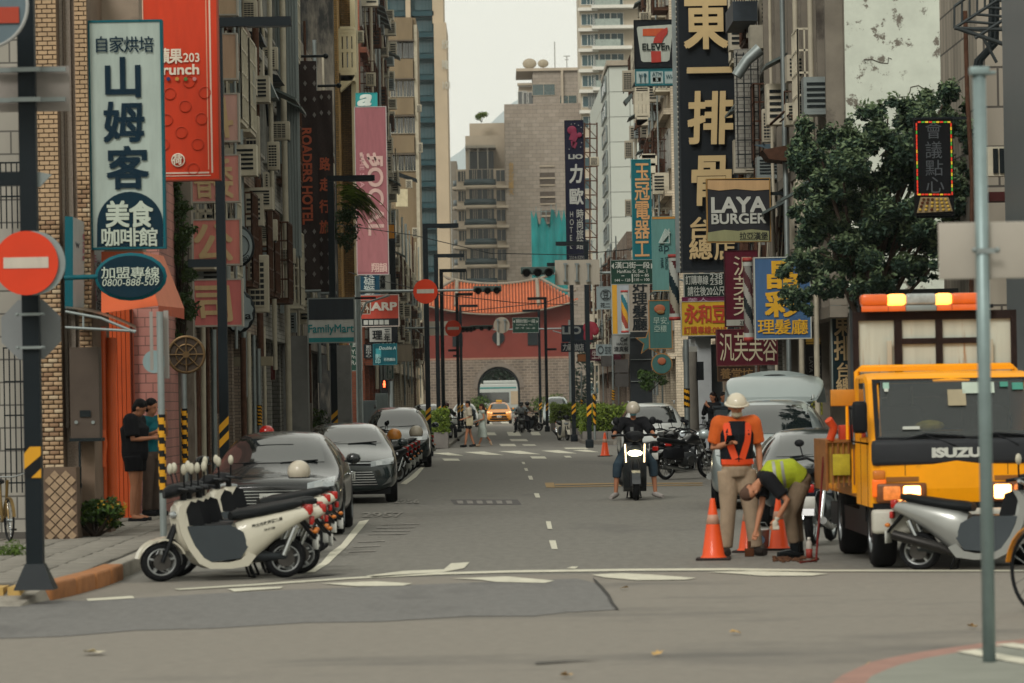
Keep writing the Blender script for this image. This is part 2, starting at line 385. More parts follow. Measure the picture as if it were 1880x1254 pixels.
# second block pavements with widened corners
tag(MB().poly([(-40, 143, .13), (-3.2, 143, .13), (-2.0, 146, .13), (-2.0, 250, .13), (-40, 250, .13)], -.2, d=(0, 0, 1)).build('far_left_pavement', paver_m), kind='structure')
tag(MB().poly([(3.1, 150, .13), (4.2, 146, .13), (40, 146, .13), (40, 250, .13), (3.1, 250, .13)], -.2, d=(0, 0, 1)).build('far_right_pavement', paver_m), kind='structure')
# corner island at the lower right
o_out = [(1480,1290),(1527,1254),(1545,1240),(1575,1226),(1600,1215),(1650,1204),(1700,1195),(1800,1181),(1900,1171),(2100,1155)]
o_in = [(1560,1290),(1592,1251),(1600,1241),(1628,1229),(1655,1219),(1700,1208),(1800,1190),(1900,1179),(2100,1163)]
pink = mat('painted_kerb_red', '#8f6e63', .8, var=.18, vs=5, bump=.3, coords='World', stain='#7a6a60', ssc=3)
isl = thing('corner_island', None, None, (4, 26, 0)); isl['kind'] = 'structure'
a = [G(x, y, .11) for x, y in o_out]; b = [G(x, y, .118) for x, y in o_in]
MB().poly([(p.x, p.y, .11) for p in a]+[(12, a[-1].y, .11), (12, 20, .11), (a[0].x, 20, .11)], -.2, d=(0, 0, 1)).build('kerb', pink, isl, True)
MB().poly([(p.x, p.y, .118) for p in b]+[(12, b[-1].y, .118), (12, 20, .118), (b[0].x, 20, .118)], -.2, d=(0, 0, 1)).build('slab', mat('island_concrete', '#7b7d74', .85, var=.12, vs=2, bump=.3, coords='World'), isl, True)
mb = MB()
for p in ([(1755,1196),(1790,1192),(1990,1228),(1960,1234)], [(1825,1183),(1860,1180),(1990,1201),(1975,1207)]): mb.poly([G(x, y, .124) for x, y in p])
mb.build('marking', paint, isl, True)
# leaf litter on the road
leafm = mat('dry_leaf', '#a98a56', .7, var=.3, vs=20); paper = mat('scrap_paper', '#c9c0a8', .7)
def litter(px, py, s, m, name, lab, cat):
    g = G(px, py, .012); q = MB()
    q.add([(-s, -s*.6, 0), (s*.2, -s, .01), (s, 0, .03), (.3*s, s, .012), (-s*.7, s*.7, .02)], [(0, 1, 2, 3, 4)])
    q.add([(-s, -s*.6, 0), (s*.2, -s, .01), (0, 0, .035)], [(0, 1, 2)])
    o = q.build(name, m, loc=g, rz=random.uniform(0, 6)); tag(o, lab, cat)
litter(172, 1200, .09, paper, 'paper_scrap', 'crumpled pale scrap of paper lying on the near grey asphalt', 'litter')
for i, (x, y, l) in enumerate(((1207,1202,'small brown dry leaf on the asphalt below the crack'), (1350,1163,'yellowish dry leaf on bare asphalt in front of the traffic cone'), (1040,1242,'orange dry leaf at the bottom edge of the road'), (1146,1081,'tiny yellow leaf beside the road crack'), (1785,1152,'tan dry leaf beside the grey sign post'), (1600,1222,'dark dry leaf against the pink kerb'))):
    litter(x, y, .045, leafm, 'fallen_leaf', l, 'leaf')

# ================================================================ hills and haze
hm = mat('hill_hazed', '#74878a', .9, var=.2, vs=.004, coords='World')  # distance haze is mixed into the pale blue-grey slope colour
def hill(name, D, pts, m):
    mb = MB(); vs = []; n = len(pts)
    for k, dd in enumerate((0, .08, .2)):
        for x, y in pts:
            p = P(x, y, D); z = p.z if k == 1 else (-2 if k == 0 else p.z*.3)
            vs.append((p.x, D*(1+dd)-D*.08, z))
    fs = [(k*n+i, k*n+i+1, (k+1)*n+i+1, (k+1)*n+i) for k in range(2) for i in range(n-1)]
    o = mb.add(vs, fs, True).build(name, m); o['kind'] = 'structure'
def ridge(base, x0, x1, amp, seed):
    rr = random.Random(seed); out = []
    for i in range(41):
        x = x0+(x1-x0)*i/40; out.append((x, base(x)+amp*(rr.random()-.5)))
    return out
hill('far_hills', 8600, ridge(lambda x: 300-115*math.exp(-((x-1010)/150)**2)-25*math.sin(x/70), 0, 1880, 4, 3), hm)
hz = MB().box(-1500, -70, -1.1, 1500, 9500, 760).build('haze', None)
hzm = bpy.data.materials.new('haze_air'); hzm.use_nodes = True; nt = hzm.node_tree; nt.nodes.clear()
pv = nt.nodes.new('ShaderNodeVolumePrincipled'); pv.inputs['Color'].default_value = (.97, .985, 1, 1); pv.inputs['Density'].default_value = .00007; pv.inputs['Anisotropy'].default_value = 0
ou = nt.nodes.new('ShaderNodeOutputMaterial'); nt.links.new(pv.outputs[0], ou.inputs['Volume'])
hz.data.materials.append(hzm); hz['kind'] = 'stuff'

# ================================================================ far plaza: towers, apartments, gate
WINMESH = {}
def win_mesh(w, h, kind='plain'):
    """frame and pane meshes lying in the XZ plane, opening toward -Y"""
    k = (round(w, 2), round(h, 2), kind)
    if k not in WINMESH:
        t = min(.07, w*.06); f = MB()
        f.box(-w/2, -.06, -h/2, -w/2+t, .06, h/2).box(w/2-t, -.06, -h/2, w/2, .06, h/2)
        f.box(-w/2+t, -.06, h/2-t, w/2-t, .06, h/2).box(-w/2+t, -.08, -h/2, w/2-t, .06, -h/2+t)
        if kind != 'single': f.box(-t/2, -.04, -h/2+t, t/2, .03, h/2-t)
        p = MB().box(-w/2+t, -.01, -h/2+t, w/2-t, .01, h/2-t)
        WINMESH[k] = (f.mesh('window'), p.mesh('pane'))
    return WINMESH[k]
def window(parent, x, y, z, w, h, rz=0, fm=None, gm=None, kind='plain'):
    f, p = win_mesh(w, h, kind)
    fm = fm or mat('window_frame_grey', '#6f6f6a', .5); gm = gm or glass()
    key = (f.name, fm.name)
    if f.materials and f.materials[0] != fm:
        if key not in WINMESH: g = f.copy(); g.materials.clear(); g.materials.append(fm); WINMESH[key] = g
        f = WINMESH[key]
    key = (p.name, gm.name)
    if p.materials and p.materials[0] != gm:
        if key not in WINMESH: g = p.copy(); g.materials.clear(); g.materials.append(gm); WINMESH[key] = g
        p = WINMESH[key]
    o = obj('window', f, fm, parent); o.location = Vector((x, y, z))-Vector(parent.location); o.rotation_euler = (0, 0, rz)
    obj('pane', p, gm, o); return o
def px_box(x0, y0, x1, y1, D):
    a, b = P(x0, y1, D), P(x1, y0, D); return a.x, a.z, b.x, b.z
# --- teal and cream tower on the left skyline
X0, Z0, X1, Z1 = px_box(715, -60, 829, 720, 560)
t = thing('apartment_tower', 'very tall tower with dark teal windows and a cream corner fin', 'tower', ((X0+X1)/2, 560, 0))
teal = mat('tower_teal', '#27464b', .5, var=.1, vs=.1, coords='World'); cream = mat('tower_cream', '#a89880', .7, var=.1, vs=.2, coords='World'); tealg = glass('tower_glass', '#2c464b', .35, 1.4)
s = F/560
def xx(px): return (px-VX)/s
MB().box(xx(700), 562, 0, xx(812), 580, Z1).build('wall', teal, t, True)
MB().box(xx(808)+.01, 560.2, 0, xx(831), 581, Z1-8).box(xx(806), 561, Z1-8, xx(826), 578, Z1).build('corner_fin', cream, t, True)
MB().box(xx(757), 560.4, 12, xx(766), 562.1, Z1).build('fin', cream, t, True)
for k in range(22):
    z = 2.5+k*3.12
    for a, b in ((770, 806), (724, 755)):
        MB().box(xx(a)-.2, 561.0, z-.55, xx(b)+.2, 562.1, z+.15).build('balcony_band', mat('tower_dark', '#223f45', .5, var=.05), t, True)
        window(t, xx(a)+1.35, 561.9, z+1.2, 2.2, 1.7, 0, teal, tealg); window(t, xx(b)-.55, 561.9, z+1.2, .9, 1.7, 0, teal, tealg)
bd = Board(808, 60, 829, 170, 560); mb = MB(); bd.text(mb, '欣', 811, 73, 824, 90, dy=-.1, mode='em', bold=.02); bd.text(mb, '隆', 811, 110, 824, 127, dy=-.1, mode='em', bold=.02); bd.text(mb, '101', 813, 150, 826, 163, dy=-.1)
mb.build('lettering', mat('letter_metal', '#a9a79a', .4), t, True)
# --- right far tower with rounded balconies
D = 600; s = F/D
t = thing('apartment_tower', 'tall pale tower with stacked balconies above the white panelled building', 'tower', (xx(1115), D, 0))
beige = mat('tower_beige', '#a89e8c', .75, var=.1, vs=.2, coords='World'); whit = mat('ledge_white', '#c9c8bf', .7, var=.08, coords='World')
MB().box(xx(1076), D, 0, xx(1240), D+20, 78).build('wall', beige, t, True)
for k in range(25):
    z = 1.5+k*3.2
    if z > 44.5: MB().box(xx(1073), D-1.0, z, xx(1110), D, z+.5).box(xx(1098), D-2.2, z+.25, xx(1200), D-.02, z+.75).build('ledge', whit, t, True)
    window(t, xx(1090), D-.05, z+1.9, 1.9, 1.8, 0, whit, tealg)
    if z > 44.5:
        MB().box(xx(1104), D-2.1, z+.75, xx(1150), D-1.95, z+1.8).build('balcony_rail', mat('rail_glass', '#8b968f', .3), t, True)
        window(t, xx(1103), D-.05, z+1.9, 1.2, 2.0, 0, whit, tealg); window(t, xx(1122), D-.05, z+1.9, 1.8, 2.0, 0, whit, tealg); window(t, xx(1145), D-.05, z+1.9, 2.0, 2.0, 0, whit, tealg)
bd = Board(1078, 160, 1108, 215, D); mb = MB()
for i in range(7): bd.rect(mb, 1080+i*4, 165+(i % 2)*3, 1082.5+i*4, 200+(i % 3)*4, -.3)
mb.build('mural', mat('mural_grey', '#717674', .7), t, True)
# --- brown brick apartments beyond the gate
D = 600; s = F/D
brn = brickmat('brown_cladding', '#8a8176', '#80776c', '#716961', 1.2, .6, .03, var=.08); brn2 = mat('apartment_beige', '#a69a88', .8, var=.12, vs=.3, coords='World')
t = thing('apartment_building', 'broad brown brick apartment block with curved corner balconies behind the gate', 'building', (xx(940), D, 0))
MB().box(xx(935), D, 0, xx(1080), D+22, 45.5).box(xx(935), D+4, 45.52, xx(1078), D+21, 48.3).build('wall', brn, t, True)
MB().box(xx(845), D+1, 0, xx(935)-.02, D+22, 38).box(xx(862), D+5, 38.02, xx(935)-.02, D+22, 43.5).box(xx(870), D+7, 43.52, xx(935)-.02, D+22, 45.6).build('side_wall', brn2, t, True)
MB().box(xx(833), D+12, 0, xx(845)-.03, D+26, 40).build('rear_wall', mat('rear_grey', '#7d776c', .8, coords='World'), t, True)
for k in range(3):
    MB().box(xx(998), D-.25, 40-2.8-k*2.95-1+.0, xx(1026), D-.02, 40-2.8-k*2.95-.75).box(xx(998), D-.25, 37.2-k*2.95+.9, xx(1026), D-.02, 37.2-k*2.95+1.1).build('panel_recess', brn2, t, True)
dk = mat('recess_dark', '#544c45', .9, coords='World')
for k in range(4): MB().box(xx(998), D-.05, 35.4-k*2.95, xx(1026), D-.01, 37.2-k*2.95).build('panel', dk, t, True)
bgl = glass('balcony_glass', '#2f3f42', .4, 1.4)
for k in range(12):
    z = .8+k*3.1
    MB().lathe([(4.3, 0), (4.4, .02), (4.4, .5), (4.2, .55)], (xx(888), D+4.4, z), 'Z', 36).build('balcony_slab', brn2, t, True)
    MB().lathe([(4.2, .56), (4.25, .56), (4.25, 1.5), (4.2, 1.5)], (xx(888), D+4.4, z), 'Z', 36).build('balcony_rail', bgl, t, True)
    MB().box(xx(918), D-.9, z, xx(940), D+.9, z+.4).build('ledge', brn2, t, True)
    MB().box(xx(843), D-.2, z-.1, xx(862), D+.9, z+.3).build('ledge', brn2, t, True)
    for px, w, h in ((926, 1.5, 1.9), (935, .0, 0), (853, 1.0, 1.7), (858, .7, 1.7), (875, 1.3, 2.2), (892, 2.4, 2.2), (908, 1.0, 2.2)):
        if w: window(t, xx(px), D+.93, z+2.0, w, h, 0, brn2, glass('apt_glass', '#20292b', .3, 1.4))
MB().box(xx(862), D+.5, 41.3, xx(918), D+6, 41.7).box(xx(868), D+.8, 38, xx(870), D+1, 41.3).box(xx(884), D+.8, 38, xx(886), D+1, 41.3).box(xx(902), D+.8, 38, xx(904), D+1, 41.3).build('roof_terrace', mat('terrace_frame', '#8e897d', .6), t, True)
MB().box(xx(870), D+3, 38.05, xx(914), D+4.98, 40.9).build('terrace_window', glass('apt_glass', '#2c3a3c', .1), t, True)
bd = Board(930, 300, 946, 360, D); mb = MB(); bd.col(mb, '台北花園大廈'[:5], 934, 298, 943, 358, dy=-.2, bold=.04); mb.build('lettering', mat('letter_gold', '#9c7f4c', .4, .3), t, True)
# upper slab behind
D = 660; s = F/D
t = thing('rooftop_block', 'grey brown upper slab with small teal windows and satellite dishes behind the brown block', 'building', (xx(1020), D, 0))
MB().box(xx(962), D+2, 0, xx(990), D+18, 55.8).build('wall', brn2, t, True)
MB().box(xx(988)+.03, D, 0, xx(1085), D+18, 58.2).build('main_wall', brn, t, True)
MB().box(xx(1040), D-.8, 0, xx(1044), D-.02, 58.2).box(xx(958), D-.5, 58.22, xx(1085), D+18, 58.7).box(xx(960), D+1, 55.9, xx(987), D+3, 56.3).build('pilaster', brn2, t, True)
for px, z in ((1008, 55), (1008, 46.3), (1053, 53), (1053, 45), (1053, 38.5), (1008, 50.7)):
    window(t, xx(px), D-.06, z, 4.0 if px < 1040 else 3.0, 2.0, 0, brn2, glass('teal_pane', '#1f3d3e', .2))
for z in (46, 53): window(t, xx(969), D+1.94, z, 1.6, 4, 0, whit); window(t, xx(980), D+1.94, z, 1.8, 3.6, 0, whit)
for px, r_, l in ((983, 1.15, 'large round satellite dish on the far rooftop'), (1008, .9, 'smaller round satellite dish on the far rooftop beside the larger one')):
    o = MB().ell((xx(px), D+1, 59.6), (r_*1.05, .4, r_*.8), 16, 8).tube([(xx(px), D+1.4, 58.7), (xx(px), D+1.2, 59.6)], .12).build('satellite_dish', mat('dish_cream', '#968c78', .6)); tag(o, l, 'satellite dish')
tag(MB().tube([(xx(1030), D+3, 58.7), (xx(1030), D+3, 63.5)], .09).build('roof_mast', mat('mast_grey', '#8a8a85', .5)), 'thin antenna mast on the far slab roof', 'antenna')
tag(MB().tube([(xx(1052), D+3, 58.7), (xx(1052), D+3, 61)], .08).box(xx(1046), D+2.95, 60.9, xx(1058), D+3.05, 61.05).box(xx(1048), D+2.95, 60.3, xx(1056), D+3.05, 60.4).build('roof_aerial', mat('mast_grey', '#8a8a85', .5)), 'small cross barred aerial on the far slab roof', 'antenna')
# --- teal netted scaffold
D = 450; s = F/D
t = thing('scaffold', 'construction scaffold wrapped in bright teal netting beside the gate roof', 'scaffold', (xx(1013), D, 0))
net = mat('teal_net', '#12706f', .7, var=.35, vs=.35, coords='World', stretch=(3, 1, .5), stain='#2c827e', ssc=.6, sth=.6)
vs = []; nn = 14; mm = 16; rr = random.Random(5)
for j in range(mm+1):
    for i in range(nn+1):
        x = xx(981)+(xx(1046)-xx(981))*i/nn; z = 5+18.5*j/mm
        if j == mm: z += rr.uniform(-2.2, .6)
        vs.append((x, D+rr.uniform(-.25, .25)+.12*math.sin(i*2.2), z))
MB().add(vs, [(j*(nn+1)+i, j*(nn+1)+i+1, (j+1)*(nn+1)+i+1, (j+1)*(nn+1)+i) for j in range(mm) for i in range(nn)], True).build('netting', net, t, True)
mb = MB()
for i in range(8): mb.tube([(xx(981)+i*.59, D+.6, 0), (xx(981)+i*.59, D+.6, 24.3+rr.uniform(-.6, .6))], .05, 5)
for j in range(9): mb.tube([(xx(980), D+.6, 3+j*2.6), (xx(1047), D+.6, 3+j*2.6)], .05, 5)
mb.build('frame', mat('scaffold_pole', '#6f7a78', .5, .3), t, True)
# --- old gate
D = 380; s = F/D; cx = xx(916)
t = thing('city_gate', 'old red walled city gate with stone base and swallowtail orange tiled roof', 'gate', (cx, D, 0))
stone = brickmat('gate_stone', '#665b51', '#574e47', '#83786a', .62, .27, .03, var=.25)
red = mat('gate_red', '#6c2f27', .8, var=.12, vs=.35, coords='World')
zw = P(916, 660, D).z; zt = P(916, 573, D).z; ar = (955-877)/2/s
mb = MB(); n = 20; zc = P(916, 712, D).z     # arch springing
hw = 7.6; pts = [(-hw, 0), (-ar, 0), (-ar, zc)]+[(-ar*math.cos(math.pi*i/n), zc+ar*math.sin(math.pi*i/n)) for i in range(1, n)]+[(ar, zc), (ar, 0), (hw, 0), (hw, zw), (-hw, zw)]
# triangulable: build as two halves
L = [(-hw, 0), (-ar, 0), (-ar, zc)]+[(-ar*math.cos(math.pi*i/n), zc+ar*math.sin(math.pi*i/n)) for i in range(1, n//2+1)]+[(0, zw), (-hw, zw)]
Rr = [(-x, z) for x, z in L][::-1]
for q in (L, Rr): mb.prof_y([(cx+x, z) for x, z in q], D, D+9)
mb.build('stone_base', stone, t, True)
mb = MB()
for i in range(n):
    a0, a1 = math.pi*i/n, math.pi*(i+1)/n
    q = [(cx-r_*math.cos(a), zc+r_*math.sin(a)) for r_, a in ((ar+.42, a0), (ar+.42, a1), (ar, a1), (ar, a0))]
    mb.prof_y(q, D-.08, D-.002)
mb.build('arch_ring', mat('arch_stone', '#6f665d', .85, coords='World'), t, True)
mb = MB()
for i in range(n):
    a0, a1 = math.pi*i/n, math.pi*(i+1)/n
    q = [(cx-r_*math.cos(a), zc+r_*math.sin(a)) for r_, a in ((ar+.0, a0), (ar+.0, a1), (ar-.2, a1), (ar-.2, a0))]
    mb.prof_y(q, D+.1, D+8)
mb.box(cx-ar, D+.1, 0, cx-ar+.18, D+8, zc).box(cx+ar-.18, D+.1, 0, cx+ar, D+8, zc)
mb.build('arch_lining', mat('arch_dark', '#1e2426', .9), t, True)
MB().box(cx-7.1, D+.3, zw+.002, cx+7.35, D+8.7, zt+.6).build('upper_wall', red, t, True)
MB().box(cx-7.2, D+.1, zw+.02, cx+7.45, D+.3, zw+.2).build('ledge', mat('gate_ledge', '#8f6c5c', .8), t, True)
for dx, wn in ((-4.0, 1), (3.45, 1)):
    MB().box(cx+dx-.5, D+.18, zw+1.35, cx+dx+.5, D+.298, zw+2.6).build('window', mat('gate_window', '#22282a', .8), t, True)
MB().disc((cx+.05, D+.22, P(916, 620, D).z), .62, 'Y', .14).build('round_window', mat('gate_window', '#22282a', .8), t, True)
MB().tube([(cx+.05, D+.1, P(916, 607, D).z), (cx+.05, D+.1, P(916, 634, D).z)], .16).build('window_bar', mat('bar_grey', '#8b8c85', .7), t, True)
tile = mat('roof_tile_orange', '#b5603a', .7, var=.25, vs=.8, coords='World', stain='#8a4c33', ssc=.8, sth=.6); ridm = mat('roof_ridge', '#7d7568', .8, var=.25, vs=2, coords='World')
# roof: curved eaves, tile rows as half tubes
def eave(x): return P(916, 576, D).z+.02+.0185*x*x*1.2*.9
def ridge_z(x): return P(916, 521, D).z+.03*x*x*.9
def rz_at(x):
    if abs(x) < 4.3: return ridge_z(x)
    return ridge_z(4.3)-(abs(x)-4.3)*.62
mb = MB(); dkb = MB()
xs = [-7.9+i*.31 for i in range(52)]
for x in xs:
    z0, z1 = eave(x), rz_at(x)
    if z1 < z0+.15: z1 = z0+.15
    mb.tube([(cx+x, D-1.2, z0), (cx+x, D+.6, z0+(z1-z0)*.38), (cx+x, D+4.2, z1)], .1, 6)
n = len(xs)
vs = [(cx+x, D-1.1, eave(x)-.04) for x in xs]+[(cx+x, D+.7, eave(x)+(max(rz_at(x), eave(x)+.15)-eave(x))*.38-.05) for x in xs]+[(cx+x, D+4.2, max(rz_at(x), eave(x)+.15)-.05) for x in xs]+[(cx+x, D+9.6, eave(x)-.04) for x in xs]
dkb.add(vs, [(k*n+i, k*n+i+1, (k+1)*n+i+1, (k+1)*n+i) for k in range(3) for i in range(n-1)], True)
mb.build('roof_tiles', tile, t, True, kind='stuff'); dkb.build('roof_deck', mat('tile_valley', '#8c4b33', .8, var=.2, coords='World'), t, True)
mb = MB()
mb.tube([(cx+x*.1, D+4.2, ridge_z(x*.1)+.12) for x in range(-49, 50, 7)], .17, 6)
for sx in (-1, 1):
    mb.tube([(cx+sx*4.9, D+4.2, ridge_z(4.9)+.1), (cx+sx*5.4, D+4.2, ridge_z(5.6)+.25), (cx+sx*5.6, D+4.2, ridge_z(6.6)+.3)], [.17, .1, .03], 6)
    mb.tube([(cx+sx*4.0, D+3.8, ridge_z(4)+.05), (cx+sx*4.05, D+.5, eave(4)+1.2), (cx+sx*4.1, D-.8, eave(4)+.5)], .2, 6)
    mb.tube([(cx+sx*(4.3+i*.45), D+3.5-i*.55, max(rz_at(4.3+i*.45), eave(4.3+i*.45))+.12+(.09*max(0, i-4)**1.6)) for i in range(9)], .15, 6)
mb.tube([(cx+x*.1, D-1.2, eave(x*.1)-.12) for x in range(-80, 81, 8)], .09, 6)
mb.build('ridge', ridm, t, True)
# ================================================================ street buildings
metal_g = mat('galvanised', '#7f8786', .45, .5, var=.15); dark_m = mat('dark_steel', '#1c2224', .5, .2, var=.1)
blackp = mat('black_pole_paint', '#161d21', .45, var=.1); pipe_w = mat('pipe_cream', '#a39c8a', .6, var=.15); rust = mat('rusty_steel', '#4b3428', .8, var=.35, vs=9)
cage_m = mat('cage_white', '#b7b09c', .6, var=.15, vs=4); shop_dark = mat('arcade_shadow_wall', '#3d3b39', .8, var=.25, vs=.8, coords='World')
shut = mat('roller_shutter', '#7d7f7b', .55, .3, var=.15)
conc_d = mat('stained_concrete', '#7a7368', .9, var=.3, vs=.7, coords='World', stain='#2a2825', ssc=.45, sth=.5, stretch=(1, 1, .3))
bx_ = mat('unit_beige', '#a49d8c', .6, var=.15, vs=3)
tile_br = brickmat('tile_brown', '#857668', '#76685b', '#5d534a', .2, .07, .008)
tile_red = brickmat('tile_red', '#8c4f3a', '#7c4534', '#6b5145', .25, .075, .008)
tile_gr = brickmat('tile_grey', '#8c8a82', '#807e76', '#67655f', .25, .1, .01)
tile_ye = brickmat('tile_yellow', '#8f6f3f', '#7f6238', '#5b5038', .2, .07, .008)
tile_be = brickmat('tile_beige', '#aca08c', '#a09480', '#847b6d', .3, .1, .01)
tile_pk = brickmat('tile_pink', '#93655c', '#8a5f57', '#6b4d47', .21, .14, .008)
grn = mat('awning_green_grey', '#56605e', .5, var=.15)
def street_building(name, label, side, X, D0, D1, z1, wm, rng, bay=2.6, arcade=True, depth=9, ledge=.28, z0=3.3, fin=.0, winh=1.5, zlow=None, cages=.35, fl=3.1, up=.75, us=.5):
    """side -1: facade faces +X, side 1: faces -X"""
    t = thing(name, label, 'building', (X, D0, 0)); rr = random.Random(rng)
    o = 1 if side > 0 else -1
    back = X+o*depth
    lo = z0 if arcade else 0
    MB().box(X, D0, lo, back, D1, z1).build('wall', wm, t, True)
    nb = max(1, int(round((D1-D0)/bay))); bw = (D1-D0)/nb
    if arcade:
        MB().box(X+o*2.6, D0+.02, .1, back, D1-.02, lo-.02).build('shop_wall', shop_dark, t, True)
        np_ = max(2, int(round((D1-D0)/4.5)))
        for i in range(np_+1):
            y = D0+.3+(D1-D0-.6)*i/np_
            MB().box(X+o*.03, y-.28, 0, X+o*.63, y+.28, lo-.004).build('pillar', wm, t, True)
        for i in range(np_):
            y = D0+.3+(D1-D0-.6)*(i+.5)/np_
            MB().box(X+o*2.5, y-1.3, .15, X+o*2.598, y+1.3, 2.7).build('shop_front', shut if rr.random() < .5 else glass(), t, True)
    fm = mat('window_frame_alu', '#8c8c86', .4, .3); nf = int((z1-lo)/fl)
    for f in range(nf):
        z = lo+f*fl
        if ledge: MB().box(X-o*ledge, D0+.02, z-.08, X-o*.002, D1-.02, z+.14).build('ledge', wm, t, True)
        for i in range(nb):
            y = D0+(i+.5)*bw
            w = bw*.7
            wo = window(t, X-o*.03, y, z+1.75, w, winh, R(90)*(-1 if side > 0 else 1)+(0), fm)
            q = rr.random()
            if q < cages:
                mb = MB(); pr = .55
                x1 = X-o*pr
                for k in range(5): mb.box(x1-.02, y-w/2+k*w/4-.02, z+.9, x1+.02, y-w/2+k*w/4+.02, z+2.7)
                for zz in (.9, 1.35, 1.8, 2.25, 2.68):
                    mb.box(x1-.02, y-w/2, z+zz, x1+.02, y+w/2, z+zz+.04)
                    mb.box(x1, y-w/2-.02, z+zz, X, y-w/2+.02, z+zz+.04)
                for k in range(4): xa = x1+o*pr*k/4; mb.box(xa-.015, y-w/2-.02, z+.9, xa+.015, y-w/2+.02, z+2.7)
                mb.box(x1, y-w/2, z+.82, X, y+w/2, z+.9)
                mb.build('window_cage', cage_m if rr.random() < .5 else rust, t, True)
            elif q < cages+.2:
                MB().add([(X, y-w/2-.1, z+2.9), (X-o*.8, y-w/2-.1, z+2.5), (X-o*.8, y+w/2+.1, z+2.5), (X, y+w/2+.1, z+2.9), (X, y-w/2-.1, z+2.84), (X-o*.8, y-w/2-.1, z+2.44), (X-o*.8, y+w/2+.1, z+2.44), (X, y+w/2+.1, z+2.84)], [(0, 1, 2, 3), (4, 5, 6, 7), (0, 1, 5, 4), (1, 2, 6, 5), (2, 3, 7, 6)]).build('window_awning', grn, t, True)
    if fin:
        for i in range(nb+1):
            y = D0+.1+(D1-D0-.2)*i/nb
            MB().box(X-o*fin, y-.09, lo+.15, X-o*.004, y+.09, z1).build('fin', wm, t, True)
    for k in range(int((D1-D0)*nf*.42)):
        y = rr.uniform(D0+us, D1-1); z = lo+rr.uniform(.3, nf*fl-1); p_ = rr.uniform(up*.4, up); h = rr.uniform(.35, .85); xa = X-o*p_
        cm = rr.choice((cage_m, metal_g, bx_, bx_, rust))
        MB().box(xa, y, z, X-o*.05, y+.6, z+h).box(xa, y-.02, z-.05, X-o*.05, y+.62, z-.004).build('wall_unit', cm, t, True)
        mb = MB()
        for q in range(5): mb.box(xa+o*.06, y-.02, z+h*(.12+q*.16), X-o*(.05+p_*.3), y-.002, z+h*(.20+q*.16))
        mb.build('unit_louvre', dark_m, t, True)
    for k in range(int((D1-D0)*.5)):
        y = rr.uniform(D0, D1); z = lo+rr.uniform(1, nf*fl-1.5); mb = MB(); xo = X-o*rr.uniform(.1, .45)
        mb.tube([(xo, y, z), (xo, y+rr.uniform(.2, 1), z-rr.uniform(.4, 1.2)), (xo-o*.1, y+rr.uniform(.3, 1.5), z-2.2)], rr.choice((.012, .02, .035)), 5, False).build('conduit', rr.choice((dark_m, pipe_w, pipe_w, dark_m)), t, True)
    for i in range(max(1, nb//2)):
        y = D0+bw*(i*2+1)+rr.uniform(-.2, .2); r_ = rr.choice((.04, .06, .08)); xo = X-o*(ledge+.1)
        MB().tube([(xo, y, rr.uniform(.2, 3)), (xo, y, z1*.55), (xo, y+.15, z1*.6), (xo, y+.15, z1)], r_, 6).build('drainpipe', rr.choice((pipe_w, metal_g, rust)), t, True)
    return t
LX = -5.5
# -- nearest corner block, left: stepped brick piers built brick by brick
t = thing('corner_building', 'tan brick corner building with granite strips beside the orange doors', 'building', (-5.6, 48, 0))
gran = mat('granite', '#a39384', .7, var=.5, vs=60, coords='World'); beige_w = mat('beige_plaster', '#87796a', .85, var=.15, vs=1.2, coords='World', stain='#6c6055', ssc=.8)
mort = mat('mortar', '#6e5d4e', .9, coords='World'); brk = [mat('brick_%s' % i, c, .8, var=.15, vs=6, coords='World') for i, c in enumerate(('#a0876a', '#8f765a', '#a8967c', '#836850', '#9c8266'))]
def px(x, D): return (x+5-VX)*D/F
def wbox(mb, x0, x1, D, z0, z1, dep): return mb.box(px(x0, D), D, z0, px(x1, D), D+dep, z1)
H1 = 7.3
wbox(MB(), 57, 111, 47.62, .1, H1, 2.0).build('pier', mort, t, True)
wbox(MB(), 143, 167, 47.82, .1, H1, 2.0).build('pier', mort, t, True)
wbox(MB(), 108, 146, 48.0, .1, H1, 1.6).build('granite_wall', gran, t, True)
for a in (113, 128): wbox(MB(), a, a+8, 47.9, 1.5, H1, .098).build('granite_strip', mat('granite_light', '#8f857a', .8, var=.4, vs=50, coords='World'), t, True)
wbox(MB(), 165, 262, 49.6, 3.05, H1+1.5, .5).build('side_wall', beige_w, t, True); wbox(MB(), 165, 192, 49.6, .1, 3.04, .4).build('side_wall', beige_w, t, True)
BM = {}
def brick_face(parent, x0, x1, D, z0, z1, bw, bh, dep=.03, limit=300, seed=1):
    rr = random.Random(seed); nrow = int((z1-z0)/bh); x0w, x1w = px(x0, D), px(x1, D); cnt = 0; extra = MB()
    for r_ in range(nrow):
        off = -bw/2 if r_ % 2 else 0; x = x0w+off
        while x < x1w-.01:
            a, b = max(x, x0w), min(x+bw, x1w)
            if b-a > .02:
                w = round(b-a-.012, 3); z = z0+r_*bh
                if cnt < limit:
                    mi = rr.randrange(5); k = (w, bh, mi)
                    if k not in BM: BM[k] = MB().rbox(-w/2, 0, .005, w/2, dep+.02, bh-.008, .004, 1).mesh('brick')
                    obj('brick', BM[k], brk[mi], parent, True, loc=None).location = Vector(((a+b)/2, D-dep+rr.uniform(-.003, .003), z))-Vector((0, 0, 0))
                    cnt += 1
                else: extra.box(a+.006, D-dep, z+.005, b-.006, D, z+bh-.008)
            x += bw
    if extra.v: extra.build('brickwork', brk[0], parent, True, kind='stuff')
t_b = t
brick_face(t, 57, 111, 47.6, 1.0, H1, .125, .057, limit=190, seed=2)
brick_face(t, 143, 167, 47.8, 1.5, H1, .125, .057, limit=110, seed=3)
